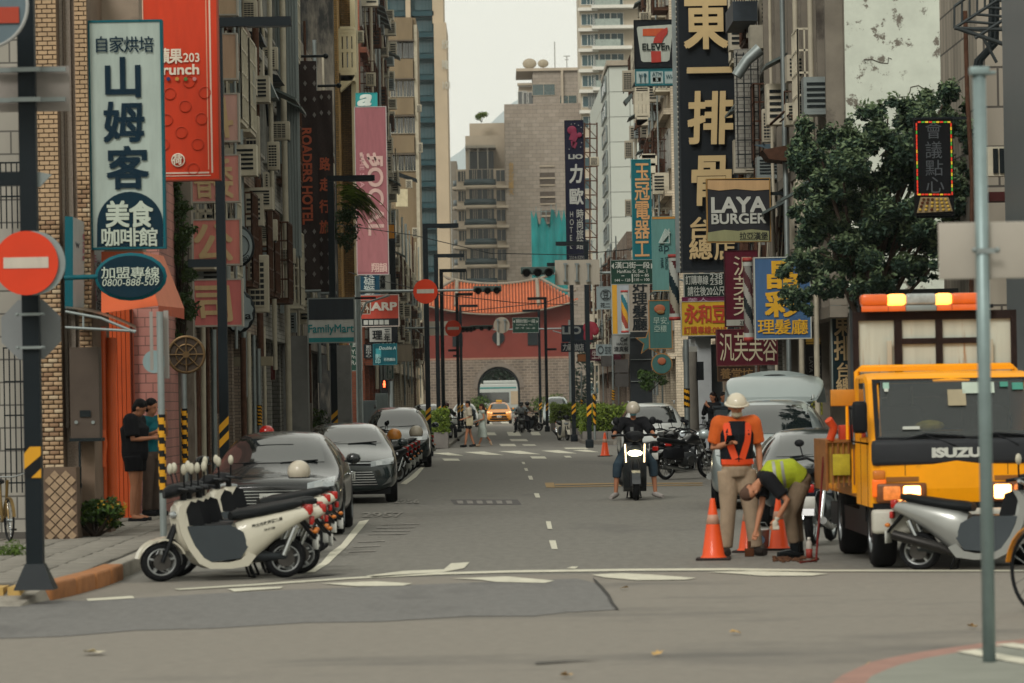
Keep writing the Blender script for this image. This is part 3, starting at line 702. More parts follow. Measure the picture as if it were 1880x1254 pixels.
# lattice tiled plinths (diamond tiles)
lat = mat('lattice_tile', '#8f7a62', .8, var=.2, vs=8, coords='World'); lat2 = mat('lattice_rib', '#5e4f43', .85)
for x0, x1, D, z1 in ((73, 133, 47.0, 1.02), (147, 195, 49.2, .98)):
    wbox(MB(), x0, x1, D, .1, z1, .6).build('plinth', lat2, t, True)
    s_ = F/D; xa, xb = px(x0, D), px(x1, D); st = .135
    for i in range(-1, int((xb-xa)/st)+2):
        for j in range(0, int((z1-.1)/st)*2+2):
            x = xa+i*st+(st/2 if j % 2 else 0); z = .12+j*st/2; h = st/2*.84
            if x-h < xa or x+h > xb or z-h < .1 or z+h > z1: continue
            if 'dia' not in BM: BM['dia'] = MB().poly([(-h, 0, 0), (0, 0, -h), (h, 0, 0), (0, 0, h)], .03).mesh('tile')
            o = obj('tile', BM['dia'], lat, t); o.location = Vector((x, D-.02, z))-t.location
# light tiled bay at the far left with window grille
wbox(MB(), -60, 52, 50.5, .1, H1+1, 1).build('tiled_wall', brickmat('tile_lightgrey', '#8d8a82', '#858279', '#5c5a55', .42, .3, .012), t, True)
for y0, y1 in ((640, 905), (300, 420)):
    mb = MB(); D = 50.0
    for x in range(2, 50, 10): wbox(mb, x, x+2.2, D, P(0, y1, D).z, P(0, y0, D).z, .02)
    for y in range(y0, y1, 62): z = P(25, y, D).z; mb.box(px(2, D), D-.01, z, px(44, D), D+.03, z+.02)
    mb.build('window_grille', dark_m, t, True)
# meter cabinet, doors, pipes
wbox(MB(), 124, 177, 47.5, P(0, 806, 48.3).z, P(0, 642, 48.3).z, .35).build('metal_cabinet', mat('cabinet_brown_grey', '#4d443d', .5, .3, var=.12), t, True)
wbox(MB(), 121, 180, 47.45, P(0, 812, 48.3).z, P(0, 806, 48.3).z, .42).build('cabinet_sill', dark_m, t, True)
wbox(MB(), 141, 161, 47.48, P(0, 768, 48.3).z, P(0, 756, 48.3).z, .018).build('cabinet_lock', dark_m, t, True)
for x in (134, 165): MB().disc((px(x, 47.47), 47.49, P(x, 775, 48.3).z), .022, 'Y', .02, 12).build('cabinet_knob', metal_g, t, True)
orange = mat('orange_paint', '#b4491c', .5, var=.12, vs=3, coords='World')
od = MB(); D = 50.4
for i in range(5): wbox(od, 196+i*8, 203+i*8, 55.45, .12, 3.3, .1)
od.build('orange_door', orange, t, True); wbox(MB(), 190, 240, 55.6, .12, 3.4, .08).build('door_frame', mat('orange_dark', '#6e2a14', .6), t, True)
mb = MB(); D = 48.9
mb.tube([P(187, 600, D), P(190, 700, D), P(193, 930, D)], .055, 10); mb.tube([P(205, 620, D), P(203, 700, D), P(206, 920, D)], .07, 10)
mb.tube([P(188, 790, D-.1), P(192, 815, D-.1), P(188, 850, D-.1), P(190, 858, D-.1)], .04, 8)
mb.build('orange_pipe', mat('pipe_orange', '#c0521f', .45, var=.1), t, True)
mb = MB(); mb.tube([P(146, 812, 47.4), P(147, 880, 47.4), P(146, 900, 47.4), P(143, 975, 47.4)], .016, 6).box(*P(141, 896, 47.4), *(P(150, 888, 47.4)+Vector((0, .05, 0)))); mb.build('standpipe', dark_m, t, True)
t = thing('tiled_building', 'pink tiled shop house wall behind the two standing men', 'building', (-5.4, 57, 0))
wbox(MB(), 190, 292, 57.4, .1, 12, 3).build('wall', tile_pk, t, True)
wbox(MB(), 232, 240, 57.2, .1, 3.2, .2).build('door_jamb', orange, t, True)
wbox(MB(), 290, 352, 60.5, .1, 12, .4).build('side_wall', conc_d, t, True)
# canopies
aw = thing('awning', 'bright orange fabric awning over the orange doors beside the oval sign', 'awning', P(250, 575, 49))
A_ = mat('awning_orange', '#bf5a35', .8, var=.08, vs=2, coords='World'); A2 = mat('awning_salmon', '#c27458', .8, var=.08, vs=2, coords='World')
a = [P(186, 462, 48.3), P(186, 575, 47.6), P(291, 561, 47.6), P(262, 462, 48.3)]
MB().poly(a, .03).build('front_panel', A_, aw, True)
b = [P(262, 462, 48.3), P(291, 561, 47.6), P(338, 566, 52.5), P(300, 470, 52.5)]
MB().poly(b, .03).build('side_panel', A2, aw, True)
MB().poly([P(291, 561, 47.6), P(291, 575, 47.6), P(338, 586, 52.5), P(338, 566, 52.5)], .02).build('valance', mat('awning_valance', '#a34a2c', .8), aw, True)
cn = thing('canopy', 'curved translucent brown canopy on a metal frame under the orange awning', 'canopy', P(180, 590, 47.5))
mb = MB(); vs = []
for i in range(9):
    f = i/8; x = 120+130*f; y = 566+8*f+30*f*f
    for D in (46.4, 47.9): vs.append(P(x, y+(D-46.4)*-4, D))
mb.add(vs, [(2*i, 2*i+1, 2*i+3, 2*i+2) for i in range(8)], True).build('sheet', mat('canopy_sheet', '#5f564b', .35, var=.15), cn, True)
mb = MB(); mb.tube([P(120, 572, 46.4), P(185, 584, 46.4), P(248, 610, 46.4)], .02, 6).tube([P(120, 601, 46.4), P(250, 608, 46.4)], .02, 6).tube([P(153, 575, 46.4), P(153, 601, 46.4)], .015, 6); mb.build('frame', metal_g, cn, True)
# -- rest of block one, left
b1 = street_building('shop_house', 'brown tiled shop house carrying the column of red light boxes', -1, LX, 61, 74, 13, tile_br, 3, us=6)
b2 = street_building('shop_house', 'narrow brown house crowded with air conditioners behind the round signs', -1, LX, 74.05, 84, 15, tile_br, 7, cages=.15)
b3 = street_building('shop_house', 'grey metal clad house behind the tall dark hotel banners', -1, LX, 84.05, 100, 17, tile_gr, 9, cages=.15, up=.3)
MB().add([P(515, -30, 92), P(548, -30, 92), P(560, 560, 92), P(430, 330, 92)], [(0, 1, 2, 3)]) if False else None
cs = mat('corrugated_sheet', '#7f8887', .45, .3, var=.25, vs=1.5, coords='World', stretch=(1, 1, .2))
mb = MB(); rr = random.Random(4)
for i in range(16):
    x = 512+i*2.6; mb.box(px(x, 93), 93+(i % 2)*.05, P(x, 470+(i*3 % 7), 93).z if i > 4 else P(x, 300, 93).z, px(x+2.4, 93), 93.1+(i % 2)*.05, P(x, -40, 93).z)
mb.build('corrugated_screen', cs, b3, True)
b4 = street_building('shop_house', 'dark shop house with bare concrete pilasters behind the convenience store sign', -1, LX, 100.05, 116, 12, conc_d, 12, cages=.1)
for x0, x1, D in ((515, 561, 94), (601, 640, 111)):
    wbox(MB(), x0, x1, D, .1, P(0, 626 if D < 100 else 645, D).z, .7).build('pilaster', mat('pilaster_concrete', '#7a7a77', .85, var=.18, vs=1.5, coords='World', stain='#5f6261', ssc=1.2), b4, True)
# -- across the side street, left: stained gable, cream bays, red and grey tile
t = thing('corner_block', 'tall soot stained concrete gable with a cream caged bay window', 'building', (LX, 143, 0))
wbox(MB(), 540, 618, 143, .1, P(0, -60, 143).z, 6).build('gable_wall', mat('soot_concrete', '#6b655a', .9, var=.3, vs=.25, coords='World', stain='#1b1c1b', ssc=.28, sth=.40, stretch=(1, 1, .3)), t, True)
wbox(MB(), 618.2, 626, 144, .1, 18, 4).build('edge_column', tile_ye, t, True)
bay = mat('bay_cream', '#b2a888', .7, var=.1)
wbox(MB(), 650, 659, 146, 6, 18, 3).build('cream_strip', bay, t, True); wbox(MB(), 626.2, 649.8, 147, 5, 18, 3).build('yellow_wall', tile_ye, t, True)
def cage(x0, y0, x1, y1, D, dep, m, par, nx=3, ny=5):
    mb = MB(); X0, Z0, X1, Z1 = px_box(x0, y0, x1, y1, D); r_ = .045*D/100
    for i in range(nx+1): x = X0+(X1-X0)*i/nx; mb.box(x-r_, D, Z0, x+r_, D+.05, Z1)
    for z in (Z0, Z0+(Z1-Z0)*.08, Z0+(Z1-Z0)*.5, Z1-(Z1-Z0)*.14, Z1-(Z1-Z0)*.07, Z1): mb.box(X0, D-.005, z-r_, X1, D+.055, z+r_)
    mb.box(X0, D, Z1, X1, D+dep, Z1+.08).box(X0, D, Z0-.3, X1, D+dep, Z0).build('bay_cage', m, par, True)
    MB().box(X0+.1, D+.3, Z0+.02, X1-.1, D+dep, Z1-.02).build('bay_window', glass(), par, True)
cage(625, 52, 650, 134, 145, 1.5, bay, t)
MB().poly([P(625, 168, 145), P(645, 150, 145), P(652, 138, 145), P(625, 138, 145)], .6).build('bay_bracket', bay, t, True)
t = street_building('shop_house', 'red tiled house rising behind the pink sign', -1, LX+.1, 152, 172, 24, tile_red, 21)
t = street_building('office_block', 'tall plain grey panelled block beside the teal tower', -1, LX+.1, 172.05, 190, 27, mat('grey_cladding', '#787372', .6, var=.08, vs=.3, coords='World'), 22, cages=0, ledge=.06)
street_building('shop_house', 'lower cluttered shop houses past the grey block', -1, LX, 190.1, 250, 11.5, tile_be, 23, cages=.5, bay=4)
# -- old beige house with weathered bays
D = 300; s = F/D
t = thing('old_apartments', 'weathered tan apartment house with boarded bays left of the teal tower', 'building', (px(748, D), D, 0))
tanp = mat('tan_plaster', '#766750', .85, var=.22, vs=.5, coords='World', stain='#6d5a45', ssc=.7, sth=.55, stretch=(1, 1, .3))
wbox(MB(), 715, 770, D, 0, P(0, 46, D).z, 12).build('wall', tanp, t, True)
for y0, y1 in ((47, 88), (123, 158), (194, 225), (264, 295)): wbox(MB(), 721, 764, D-.9, P(0, y1, D).z, P(0, y0, D).z, .88).build('bay_panel', tanp, t, True)
for y in (88, 158, 226, 296): wbox(MB(), 718, 767, D-1.0, P(0, y+2.4, D).z, P(0, y, D).z, .98).build('ledge', mat('ledge_dark', '#5c5348', .8), t, True)
for y in (105, 176, 243, 312):
    for x in (727, 739, 751, 761): window(t, px(x, D), D-.05, P(0, y, D).z, .46, 1.3, 0, cage_m if y != 105 else None)
wbox(MB(), 766, 772, D-.6, 0, P(0, 60, D).z, .5).build('pipe_stack', mat('stack_cream', '#a29a86', .7, var=.2), t, True)
wbox(MB(), 728, 750, 240, P(0, 392, 240).z, P(0, 360, 240).z, .2).build('blank_board', mat('cream_board', '#b5ab8d', .7), t, True)
# ================================================================ right-hand side
RX = 6.6
old_r = mat('old_tile_grey', '#6d675d', .85, var=.3, vs=.8, coords='World', stain='#3f3a35', ssc=.6, sth=.56)
t = street_building('shop_house', 'old grey tiled house with deep fins and white air conditioners above the dark tree', 1, RX, 73, 90, 11.5, old_r, 31, bay=1.9, fin=.34, ledge=.34, cages=.12)
plas = mat('peeling_plaster', '#bcc2b6', .9, var=.16, vs=.9, coords='World', stain='#6a655c', ssc=2.8, sth=.56, sw=.05)
MB().box(RX+.02, 72.9, 3.0, RX+9, 72.98, 11.5).build('peeling_wall', plas, t, True)
# cracks in render with depth
mb = MB(); rr = random.Random(9)
for k in range(14):
    x, z = rr.uniform(6.8, 8.9), rr.uniform(4.5, 9); p = [(x, 72.89, z)]
    for i in range(6): x += rr.uniform(-.05, .22); z += rr.uniform(-.12, .12); p.append((x, 72.89, z))
    mb.tube(p, .008, 4)
mb.build('wall_crack', mat('crack_dark', '#55504a', .9), t, True, kind='stuff')
for px_, y0 in ((1495, -30), (1517, -20), (1538, -30), (1436, 60), (1462, 40), (1419, 100)):
    D = {1495: 78, 1517: 77, 1538: 75, 1436: 86, 1462: 83, 1419: 88}[px_]
    MB().tube([P(px_, y0-60, D), P(px_+1, y0+60, D), P(px_+5, y0+75, D), P(px_+5, 340 if px_ == 1495 else 150, D)], .045 if px_ != 1495 else .06, 7).build('drainpipe', pipe_w if px_ != 1517 else metal_g, t, True)
street_building('shop_house', 'dark fronted house behind the giant black sign', 1, RX, 90.05, 101, 13, tile_gr, 33, cages=.5)
t = thing('roof_shed', 'dark steel rooftop shed with white railing above the black sign', 'building', P(1375, 60, 92))
wbox(MB(), 1353, 1398, 91, P(0, 62, 91).z, P(0, 25, 91).z, 3).build('wall', mat('shed_dark', '#333a40', .5), t, True)
mb = MB(); D = 90.5
for i in range(11): wbox(mb, 1353+i*4.6, 1354+i*4.6, D, P(0, 26, D).z, P(0, -14, D).z, .03)
wbox(mb, 1352, 1404, D, P(0, -12, D).z, P(0, -16, D).z, .05); mb.build('railing', cage_m, t, True)
wbox(MB(), 1384, 1410, 90, P(0, 113, 90).z, P(0, 70, 90).z, .7).build('tank_box', mat('box_grey', '#8c8779', .7), t, True)
D = 91; mb = MB()
for x in (1357, 1370, 1383, 1396): wbox(mb, x, x+2, D, P(0, 330, D).z, P(0, 120, D).z, .04)
for y in range(124, 330, 26): wbox(mb, 1356, 1398, D-.01, P(0, y+2, D).z, P(0, y, D).z, .05)
mb.build('steel_grid', dark_m, t, True)
wbox(MB(), 1354, 1400, D+.5, P(0, 330, D).z, P(0, 110, D).z, .2).build('back_wall', tile_gr, t, True)
street_building('shop_house', 'tan house with rusty cages beside the black sign', 1, RX+.15, 101.05, 118, 16, mat('ochre_plaster', '#8c7d6b', .85, var=.25, vs=.6, coords='World', stain='#5a4c3e', ssc=.5), 34, cages=.5)
# second block, right
street_building('shop_house', 'brown corner house over the barber sign', 1, RX, 146, 165, 21, tile_be, 41, cages=.5)
street_building('shop_house', 'grey house with stacked balconies beyond the barber sign', 1, RX+.45, 165.05, 190, 19, tile_gr, 42, cages=.5, bay=4)
street_building('shop_house', 'low dark shop row under the hotel sign', 1, RX-.3, 190.1, 249, 10, tile_br, 43, cages=.4, bay=5)
D = 250; t = thing('panelled_building', 'white panelled building with a sloping parapet', 'building', (px(1135, D), D, 0))
whp = mat('white_panel', '#aeb3ab', .6, var=.06, vs=.2, coords='World')
zt_ = P(0, 141, D).z
wbox(MB(), 1123, 1240, D, .0, zt_, 14).build('wall', mat('panel_joint', '#6f726e', .8), t, True)
wbox(MB(), 1119, 1162, D-.3, zt_+.02, P(0, 131, D).z, 14).build('parapet', mat('parapet_beige', '#938a7b', .7), t, True)
k = 0
for y in range(143, 520, 46):
    for x in (1123, 1161, 1199): wbox(MB(), x+.6, x+37.4, D-.08, P(0, y+45, D).z, P(0, y, D).z, .078).build('panel', whp, t, True)
# oblique street face
for y in range(143, 520, 46):
    z0_, z1_ = P(0, y+45, D).z, P(0, y, D).z
    MB().add([(px(1123, D)-.02, D, z0_), (px(1123, D)-.3, D+40, z0_), (px(1123, D)-.3, D+40, z1_), (px(1123, D)-.02, D, z1_)], [(0, 1, 2, 3)]).build('street_panel', whp, t, True)
    window(t, px(1120.5, D)-.05, D+8, (z0_+z1_)/2, 9, 1.1, R(-90), metal_g, glass())
D = 232; t = thing('sign_scaffold', 'open rusty steel sign frame beside the dark hotel sign', 'scaffold', P(1085, 400, D))
mb = MB()
for x in (1073, 1083, 1096): mb.tube([P(x, 480, D), P(x, 225, D)], .05, 5)
for y in range(228, 480, 26): mb.tube([P(1072, y, D), P(1097, y, D)], .04, 5).tube([P(1072, y, D), P(1097, y+26, D)], .025, 4)
mb.build('lattice', rust, t, True)
# nearest right building
X2 = 7.35
t = thing('near_building', 'building at the far right with pale tiles, fire stair and grey metal corner', 'building', (X2, 54, 0))
tl = brickmat('tile_vertical', '#8b8478', '#837c71', '#4d4944', .42, .62, .018)
wbox(MB(), 1800, 1858, 60, 0, 11, 5).build('wall', tl, t, True)
MB().box(X2-.1, 50, 0, X2+6, 55, 10).build('grey_panel_wall', mat('panel_grey', '#6c7274', .4, .3, var=.05, coords='World'), t, True)
mb = MB(); mb.tube([P(1783, 560, 59), P(1785, 330, 59), P(1776, 180, 59), P(1772, 20, 59)], .035, 8); mb.build('drainpipe', rust, t, True)
mb = MB(); mb.tube([P(1830, -20, 58), P(1828, 80, 58), P(1800, 110, 58), P(1797, 135, 58)], .05, 8).tube([P(1822, -20, 58), P(1819, 85, 58), P(1794, 112, 58), P(1791, 135, 58)], .05, 8); mb.build('flue_pipe', dark_m, t, True)
D = 57; mb = MB()
A0, A1, B0, B1 = P(1752, 12, D), P(1752, 52, D), P(1860, -10, D-3), P(1860, 30, D-3)
for f in [i/7 for i in range(8)]:
    mb.tube([A0.lerp(P(1850, -60, D), f), A1.lerp(P(1850, -12, D), f)], .018, 5)
mb.tube([A0, P(1850, -60, D)], .025, 5).tube([A1, P(1850, -12, D)], .025, 5)
for f in [i/5 for i in range(6)]: mb.tube([A1.lerp(P(1850, -12, D), f), A1.lerp(P(1850, -12, D), f)+Vector((.5, 0, -.05))], .022, 5)
mb.tube([A1+Vector((.05, 0, 0)), P(1868, 90, D)], .035, 6).tube([P(1790, 70, D), P(1868, 20, D)], .03, 6).tube([P(1800, 60, D), P(1830, 115, D)], .025, 6).tube([A1, P(1868, 55, D)], .03, 6)
mb.build('fire_stair', mat('stair_steel', '#3c4142', .5, .3), t, True)
D = 58.5
wbox(MB(), 1816, 1862, D, P(0, 355, D).z, P(0, 301, D).z, .3).build('window_box', cage_m, t, True)
for a in (1826, 1838, 1851): wbox(MB(), a, a+9, D-.04, P(0, 350, D).z, P(0, 305, D).z, .03).build('window_louvre', dark_m, t, True)
wbox(MB(), 1818, 1880, D-.3, P(0, 403, D).z, P(0, 386, D).z, .5).build('maroon_fascia', mat('fascia_maroon', '#3f1d1c', .6), t, True)
wbox(MB(), 1560, 1880, 63, .1, P(0, 560, 63).z, .3).build('ground_wall', mat('ground_grey', '#565b5d', .7, var=.15, coords='World'), t, True)
# white walled shop on the right corner of block one
t = thing('corner_shop', 'pale grey walled shop corner behind the white van', 'building', P(1300, 700, 112))
wbox(MB(), 1274, 1302, 104, .1, P(0, 640, 104).z, 4).build('wall', mat('pale_wall', '#a3a7a8', .7, var=.08, coords='World'), t, True)
wbox(MB(), 1302.3, 1322, 105, .1, P(0, 655, 105).z, 3).build('side_wall', mat('pale_wall_blue', '#7f878d', .7, var=.08, coords='World'), t, True)
wbox(MB(), 1270, 1345, 103.6, P(0, 642, 104).z, P(0, 612, 104).z, 3).build('fascia', mat('fascia_dark', '#40474a', .6), t, True)
t = thing('dark_shopfront', 'black panelled shop front behind the hanging teal signs', 'building', P(1180, 680, 140))
wbox(MB(), 1153, 1193, 146, .1, P(0, 608, 146).z, 1).build('wall', mat('black_panel', '#23272a', .5, var=.08, coords='World'), t, True)
for y in (640, 680, 720): wbox(MB(), 1154, 1192, 145.9, P(0, y+1, 146).z, P(0, y, 146).z, .098).build('joint', metal_g, t, True)
for x0, x1, y in ((1125, 1150, 680), (1125, 1150, 706), (1100, 1122, 668)): wbox(MB(), x0, x1, 160, P(0, y+24, 160).z, P(0, y, 160).z, .5).build('panel', mat('curved_panel', '#4a4846', .5), t, True)
# ================================================================ shop signs
def flat(c, r=.6): return mat('sign_'+c.lstrip('#'), tuple(x*min(1, .66+.6*max(lin(c))) for x in lin(c)), r, var=.12, vs=2.5, coords='World', stretch=(3, 3, .5))
def sign(name, label, cat, x0, y0, x1, y1, D, face, frame=None, ft=3, th=.18, texts=(), rects=(), arms=(), double=True):
    b = Board(x0, y0, x1, y1, D); t = thing(name, label, cat, b.c); c = b.c; w, h = b.w/2, b.h/2; f = ft/b.s
    MB().box(c.x-w+f, D-th/2, c.z-h+f, c.x+w-f, D+th/2, c.z+h-f).build('panel', flat(face), t, True)
    fm = flat(frame) if frame else metal_g
    q = D-th/2-.015, D+th/2+.015
    MB().box(c.x-w, q[0], c.z-h, c.x-w+f, q[1], c.z+h).box(c.x+w-f, q[0], c.z-h, c.x+w, q[1], c.z+h).box(c.x-w+f, q[0], c.z+h-f, c.x+w-f, q[1], c.z+h).box(c.x-w+f, q[0], c.z-h, c.x+w-f, q[1], c.z-h+f).build('frame', fm, t, True)
    for (rx0, ry0, rx1, ry1, col) in rects:
        mb = MB(); b.rect(mb, rx0, ry0, rx1, ry1, -th/2-.004, .006); mb.build('colour_field', flat(col), t, True)
    groups = {}
    for q_ in texts:
        s_, a0, b0, a1, b1, col = q_[:6]; kw = dict(q_[6]) if len(q_) > 6 else {}
        md = kw.pop('m', 'fit'); mb = groups.setdefault(col, MB()); kw.setdefault('dy', -th/2-.022)
        if md == 'fit': b.text(mb, s_, a0, b0, a1, b1, **kw)
        elif md == 'row': b.row(mb, s_, a0, b0, a1, b1, **kw)
        elif md == 'col': b.col(mb, s_, a0, b0, a1, b1, **kw)
        elif md == 'em': b.text(mb, s_, a0, b0, a1, b1, mode='em', **kw)
    for col, mb in groups.items():
        if mb.v: mb.build('lettering', flat(col), t, True)
    for a0, b0, a1, b1 in arms:
        mb = MB(); wbox_(mb, a0, b0, a1, b1, D, .05); mb.build('bracket', dark_m, t, True)
    return t, b
def wbox_(mb, x0, y0, x1, y1, D, dep, off=0):
    c = P((x0+x1)/2, (y0+y1)/2, D); s_ = F/D; w, h = abs(x1-x0)/s_/2, abs(y1-y0)/s_/2
    return mb.box(c.x-w, D+off, c.z-h, c.x+w, D+dep+off, c.z+h)
B_ = .035
t, b = sign('shop_sign', 'tall pale coffee house sign with teal frame and navy arch at its foot', 'sign', 165, 38, 302, 458, 48.0, '#9aa7a0', '#125b66', 4,
  texts=[('自家烘培', 174, 68, 284, 98, '#0c2a3a', dict(m='row', bold=.015)), ('山', 190, 106, 264, 180, '#0c2a3a', dict(m='em', bold=.045)), ('姆', 192, 188, 266, 262, '#0c2a3a', dict(m='em', bold=.04)), ('客', 198, 270, 274, 348, '#0c2a3a', dict(m='em', bold=.04)),
  ('美食', 196, 370, 282, 418, '#a9b3a6', dict(m='row', bold=.04, dy=-.125)), ('咖啡館', 187, 419, 292, 453, '#a9b3a6', dict(m='row', bold=.03, dy=-.125))])
mb = MB(); q = [(178, 453), (299, 453)]+[(239+61*math.cos(a*math.pi/16), 412-60*math.sin(a*math.pi/16)) for a in range(0, 17)]
q = [(x, y) for x, y in q]
pts = [P(x, y, 48.0-.095) for x, y in [(178, 453)]+[(239-60.5*math.cos(a*math.pi/18), 412-60*math.sin(a*math.pi/18)) for a in range(0, 19)]+[(299.5, 453)]]
mb.poly(pts, -.012).build('arch_field', flat('#0b2d3c'), t, True)
for y0, y1, x0 in ((107, 172, 101), (326, 394, 110)):
    mb = MB(); D = 48.1
    for a in ((x0, y0, 166, y0+5), (x0+27, y1-2, 170, y1+3)) if y0 < 200 else ((x0, y0, 172, y0+5), (x0, y1-4, 174, y1+1), (x0, y0, x0+5, y1)): wbox_(mb, *a, D, .05)
    wbox_(mb, 161, y0, 166, y1, D, .05) if y0 < 200 else wbox_(mb, 168, y0, 172, y1, D, .05)
    mb.build('bracket', rust, t, True)
# oval
D = 46.9; c = P(240, 508, D); s_ = F/D
t = thing('oval_sign', 'navy oval sign with teal rim and telephone number below the coffee sign', 'sign', c)
MB().ell(c, (.445, .05, .295), 40, 10).build('rim', flat('#125b66'), t, True)
mb = MB(); n = 36
mb.poly([c+Vector((.40*math.cos(2*math.pi*i/n), -.058, .255*math.sin(2*math.pi*i/n))) for i in range(n)], .02).build('panel', flat('#0b2d3c'), t, True)
b = Board(178, 466, 303, 550, D); mb = MB(); b.row(mb, '加盟專線', 187, 490, 294, 512, bold=.014, dy=-.075); b.text(mb, '0800-888-509', 189, 512, 293, 525, dy=-.075, bold=.012, shear=.15); mb.build('lettering', flat('#a9b3a6'), t, True)
MB().tube([P(118, 510, D), P(182, 508, D)], .03, 8).build('arm', flat('#125b66'), t, True)
# red banner
t, b = sign('shop_sign', 'large orange red banner sign with white inner border for a brunch shop', 'sign', 249, -60, 403, 333, 53.0, '#bd3410', '#8f3a22', 3,
  rects=[(264, -50, 266, 318, '#c9a08a'), (386, -50, 389, 318, '#c9b0a0'), (268, 317, 385, 320, '#c9b0a0'), (261, -50, 263, 324, '#b5654c'), (380, -50, 382, 312, '#c98a70'), (268, 323, 388, 324.5, '#c9b0a0')],
  texts=[('蘋果', 289, 90, 336, 118, '#d2c6b4', dict(m='row', bold=.04)), ('203', 338, 99, 367, 115, '#d2c6b4'), ('brunch', 286, 120, 366, 138, '#d2c6b4', dict(bold=.04))])
for i, (x, col) in enumerate(((296, '#8a8a50'), (309, '#3c3f6e'), (325, '#b8863c'), (341, '#5c7a3a'), (357, '#b87a7a'))):
    MB().disc(P(x, 145, 52.88), .027, 'Y', .02, 14).build('dot', flat(col), t, True)
for x, y in ((312, 172), (340, 195), (306, 220), (370, 218), (333, 243), (363, 265), (300, 265), (355, 310), (376, 170), (347, 150)):
    MB().lathe([(.075, -.006), (.085, -.006), (.085, .006), (.075, .006)], P(x, y, 52.9), 'Y', 20).build('bubble', flat('#b83616'), t, True)
MB().lathe([(.08, -.01), (.095, -.01), (.095, .01), (.08, .01)], P(327, 294, 52.89), 'Y', 20).build('emblem', flat('#d2c6b4'), t, True)
mb = MB(); b.text(mb, '荷', 318, 285, 336, 303, mode='em', dy=-.12, bold=.04); mb.build('lettering', flat('#d2c6b4'), t, True)
# light box edge-on with faint lines of writing
t = thing('shop_sign', 'angled white light box with teal edge and faint pink writing behind the oval sign', 'sign', P(150, 480, 47.8))
MB().poly([P(119, 397, 47.4), P(119, 566, 47.4), P(134, 568, 47.35), P(134, 398, 47.35)], .1).build('edge', flat('#125b66'), t, True)
fr = [P(134, 398, 47.3), P(134, 566, 47.3), P(189, 577, 48.6), P(189, 424, 48.6)]
MB().poly(fr, .08).build('panel', flat('#a3a6a4'), t, True)
def bil(q, u, v): return q[0].lerp(q[3], u).lerp(q[1].lerp(q[2], u), v)
mb = MB(); mp = MB(); rr = random.Random(8)
for i, (u, s2, v0, v1) in enumerate(((.18, 'w', .2, .32), (.4, '義式咖啡', .12, .45), (.45, '輕食簡餐', .5, .9), (.72, '手沖單品', .3, .85), (.88, '外帶外送', .35, .95), (.6, '咖啡豆', .1, .4))):
    for j, ch in enumerate(s2):
        v, f = glyph(ch, .02); h = (v1-v0)/len(s2)
        pts = [bil(fr, u+(a-.5)*.17, v0+h*j+(1-bb)*h) + Vector((0, -.02, 0)) for a, bb in v]; (mp if i % 2 else mb).add(pts, f)
mb.build('lettering', flat('#54585e'), t, True); mp.build('lettering', flat('#a06070'), t, True)
# red light box column
for i, (x0, y0, x1, y1, face, ch, lab) in enumerate((
  (398, -40, 437, 30, '#b59c80', '', 'beige light box cut off at the top edge of its column'),
  (402, 62, 437, 148, '#b3957c', '', 'plain sun bleached tan light box under the lamp arm'),
  (403, 172, 440, 262, '#c39a8e', '料', 'pinkish bleached light box third from the top'),
  (350, 284, 442, 373, '#c8857a', '香委', 'faded pink light box just below the orange red banner'),
  (350, 402, 444, 488, '#c9796e', '公', 'red light box with one large tan character above the lowest box'),
  (352, 512, 447, 600, '#c46c68', '司', 'lowest light box of the red column'))):
    if i < 3: x0 -= 50
    tx = [(ch, (x0+x1)/2-38, y0+8, (x0+x1)/2+34, y1-8, '#c2a67c', dict(m='em' if len(ch) == 1 else 'row', bold=.03, shear=-.1))] if ch else []
    sign('light_box', lab, 'sign', x0, y0, x1, y1, 64-.1*i, face, '#a8a296', 3, .22, tx)[0]['group'] = 'red light boxes stacked on the brown house'
t = thing('sign_post', 'pole and pipes holding the column of red light boxes', 'post', P(425, 400, 64.6))
for x in (412, 434): MB().tube([P(x-5, -50, 64.6), P(x, 640, 64.6)], .03, 6).build('tube', metal_g, t, True)
# round signs
for (x, y, rx, ry, D, tx, sc_, lab) in ((437, 452, 31, 39, 73, '802', 0, 'round white hanging sign with dark rim beside the pink light box'), (438, 572, 31, 40, 72, 'ia', 1, 'round scalloped black and white hanging sign beside the lowest red box')):
    c = P(x, y, D); s_ = F/D; t = thing('round_sign', lab, 'sign', c)
    MB().ell(c, (rx/s_, .09, ry/s_), 32, 8).build('rim', dark_m, t, True)
    mb = MB(); n = 48
    for dy, k in ((-.1, .86),):
        mb.poly([c+Vector((rx/s_*(k+(.05*math.sin(i*2*math.pi/4) if sc_ else 0))*math.cos(2*math.pi*i/n), dy, ry/s_*(k+(.05*math.sin(i*2*math.pi/4) if sc_ else 0))*math.sin(2*math.pi*i/n))) for i in range(n)], .02)
    mb.build('panel', flat('#8e9a9c'), t, True)
    if not sc_: MB().lathe([(.52*ry/s_, -.005), (.56*ry/s_, -.005), (.56*ry/s_, .01), (.52*ry/s_, .01)], c+Vector((0, -.11, 0)), 'Y', 28).build('ring', dark_m, t, True)
    b = Board(x-rx, y-ry, x+rx, y+ry, D); mb = MB(); b.text(mb, tx, x+8, y+17 if not sc_ else y+2, x+24, y+29 if not sc_ else y+14, dy=-.13, rot=35 if not sc_ else 0); mb.build('lettering', dark_m, t, True)
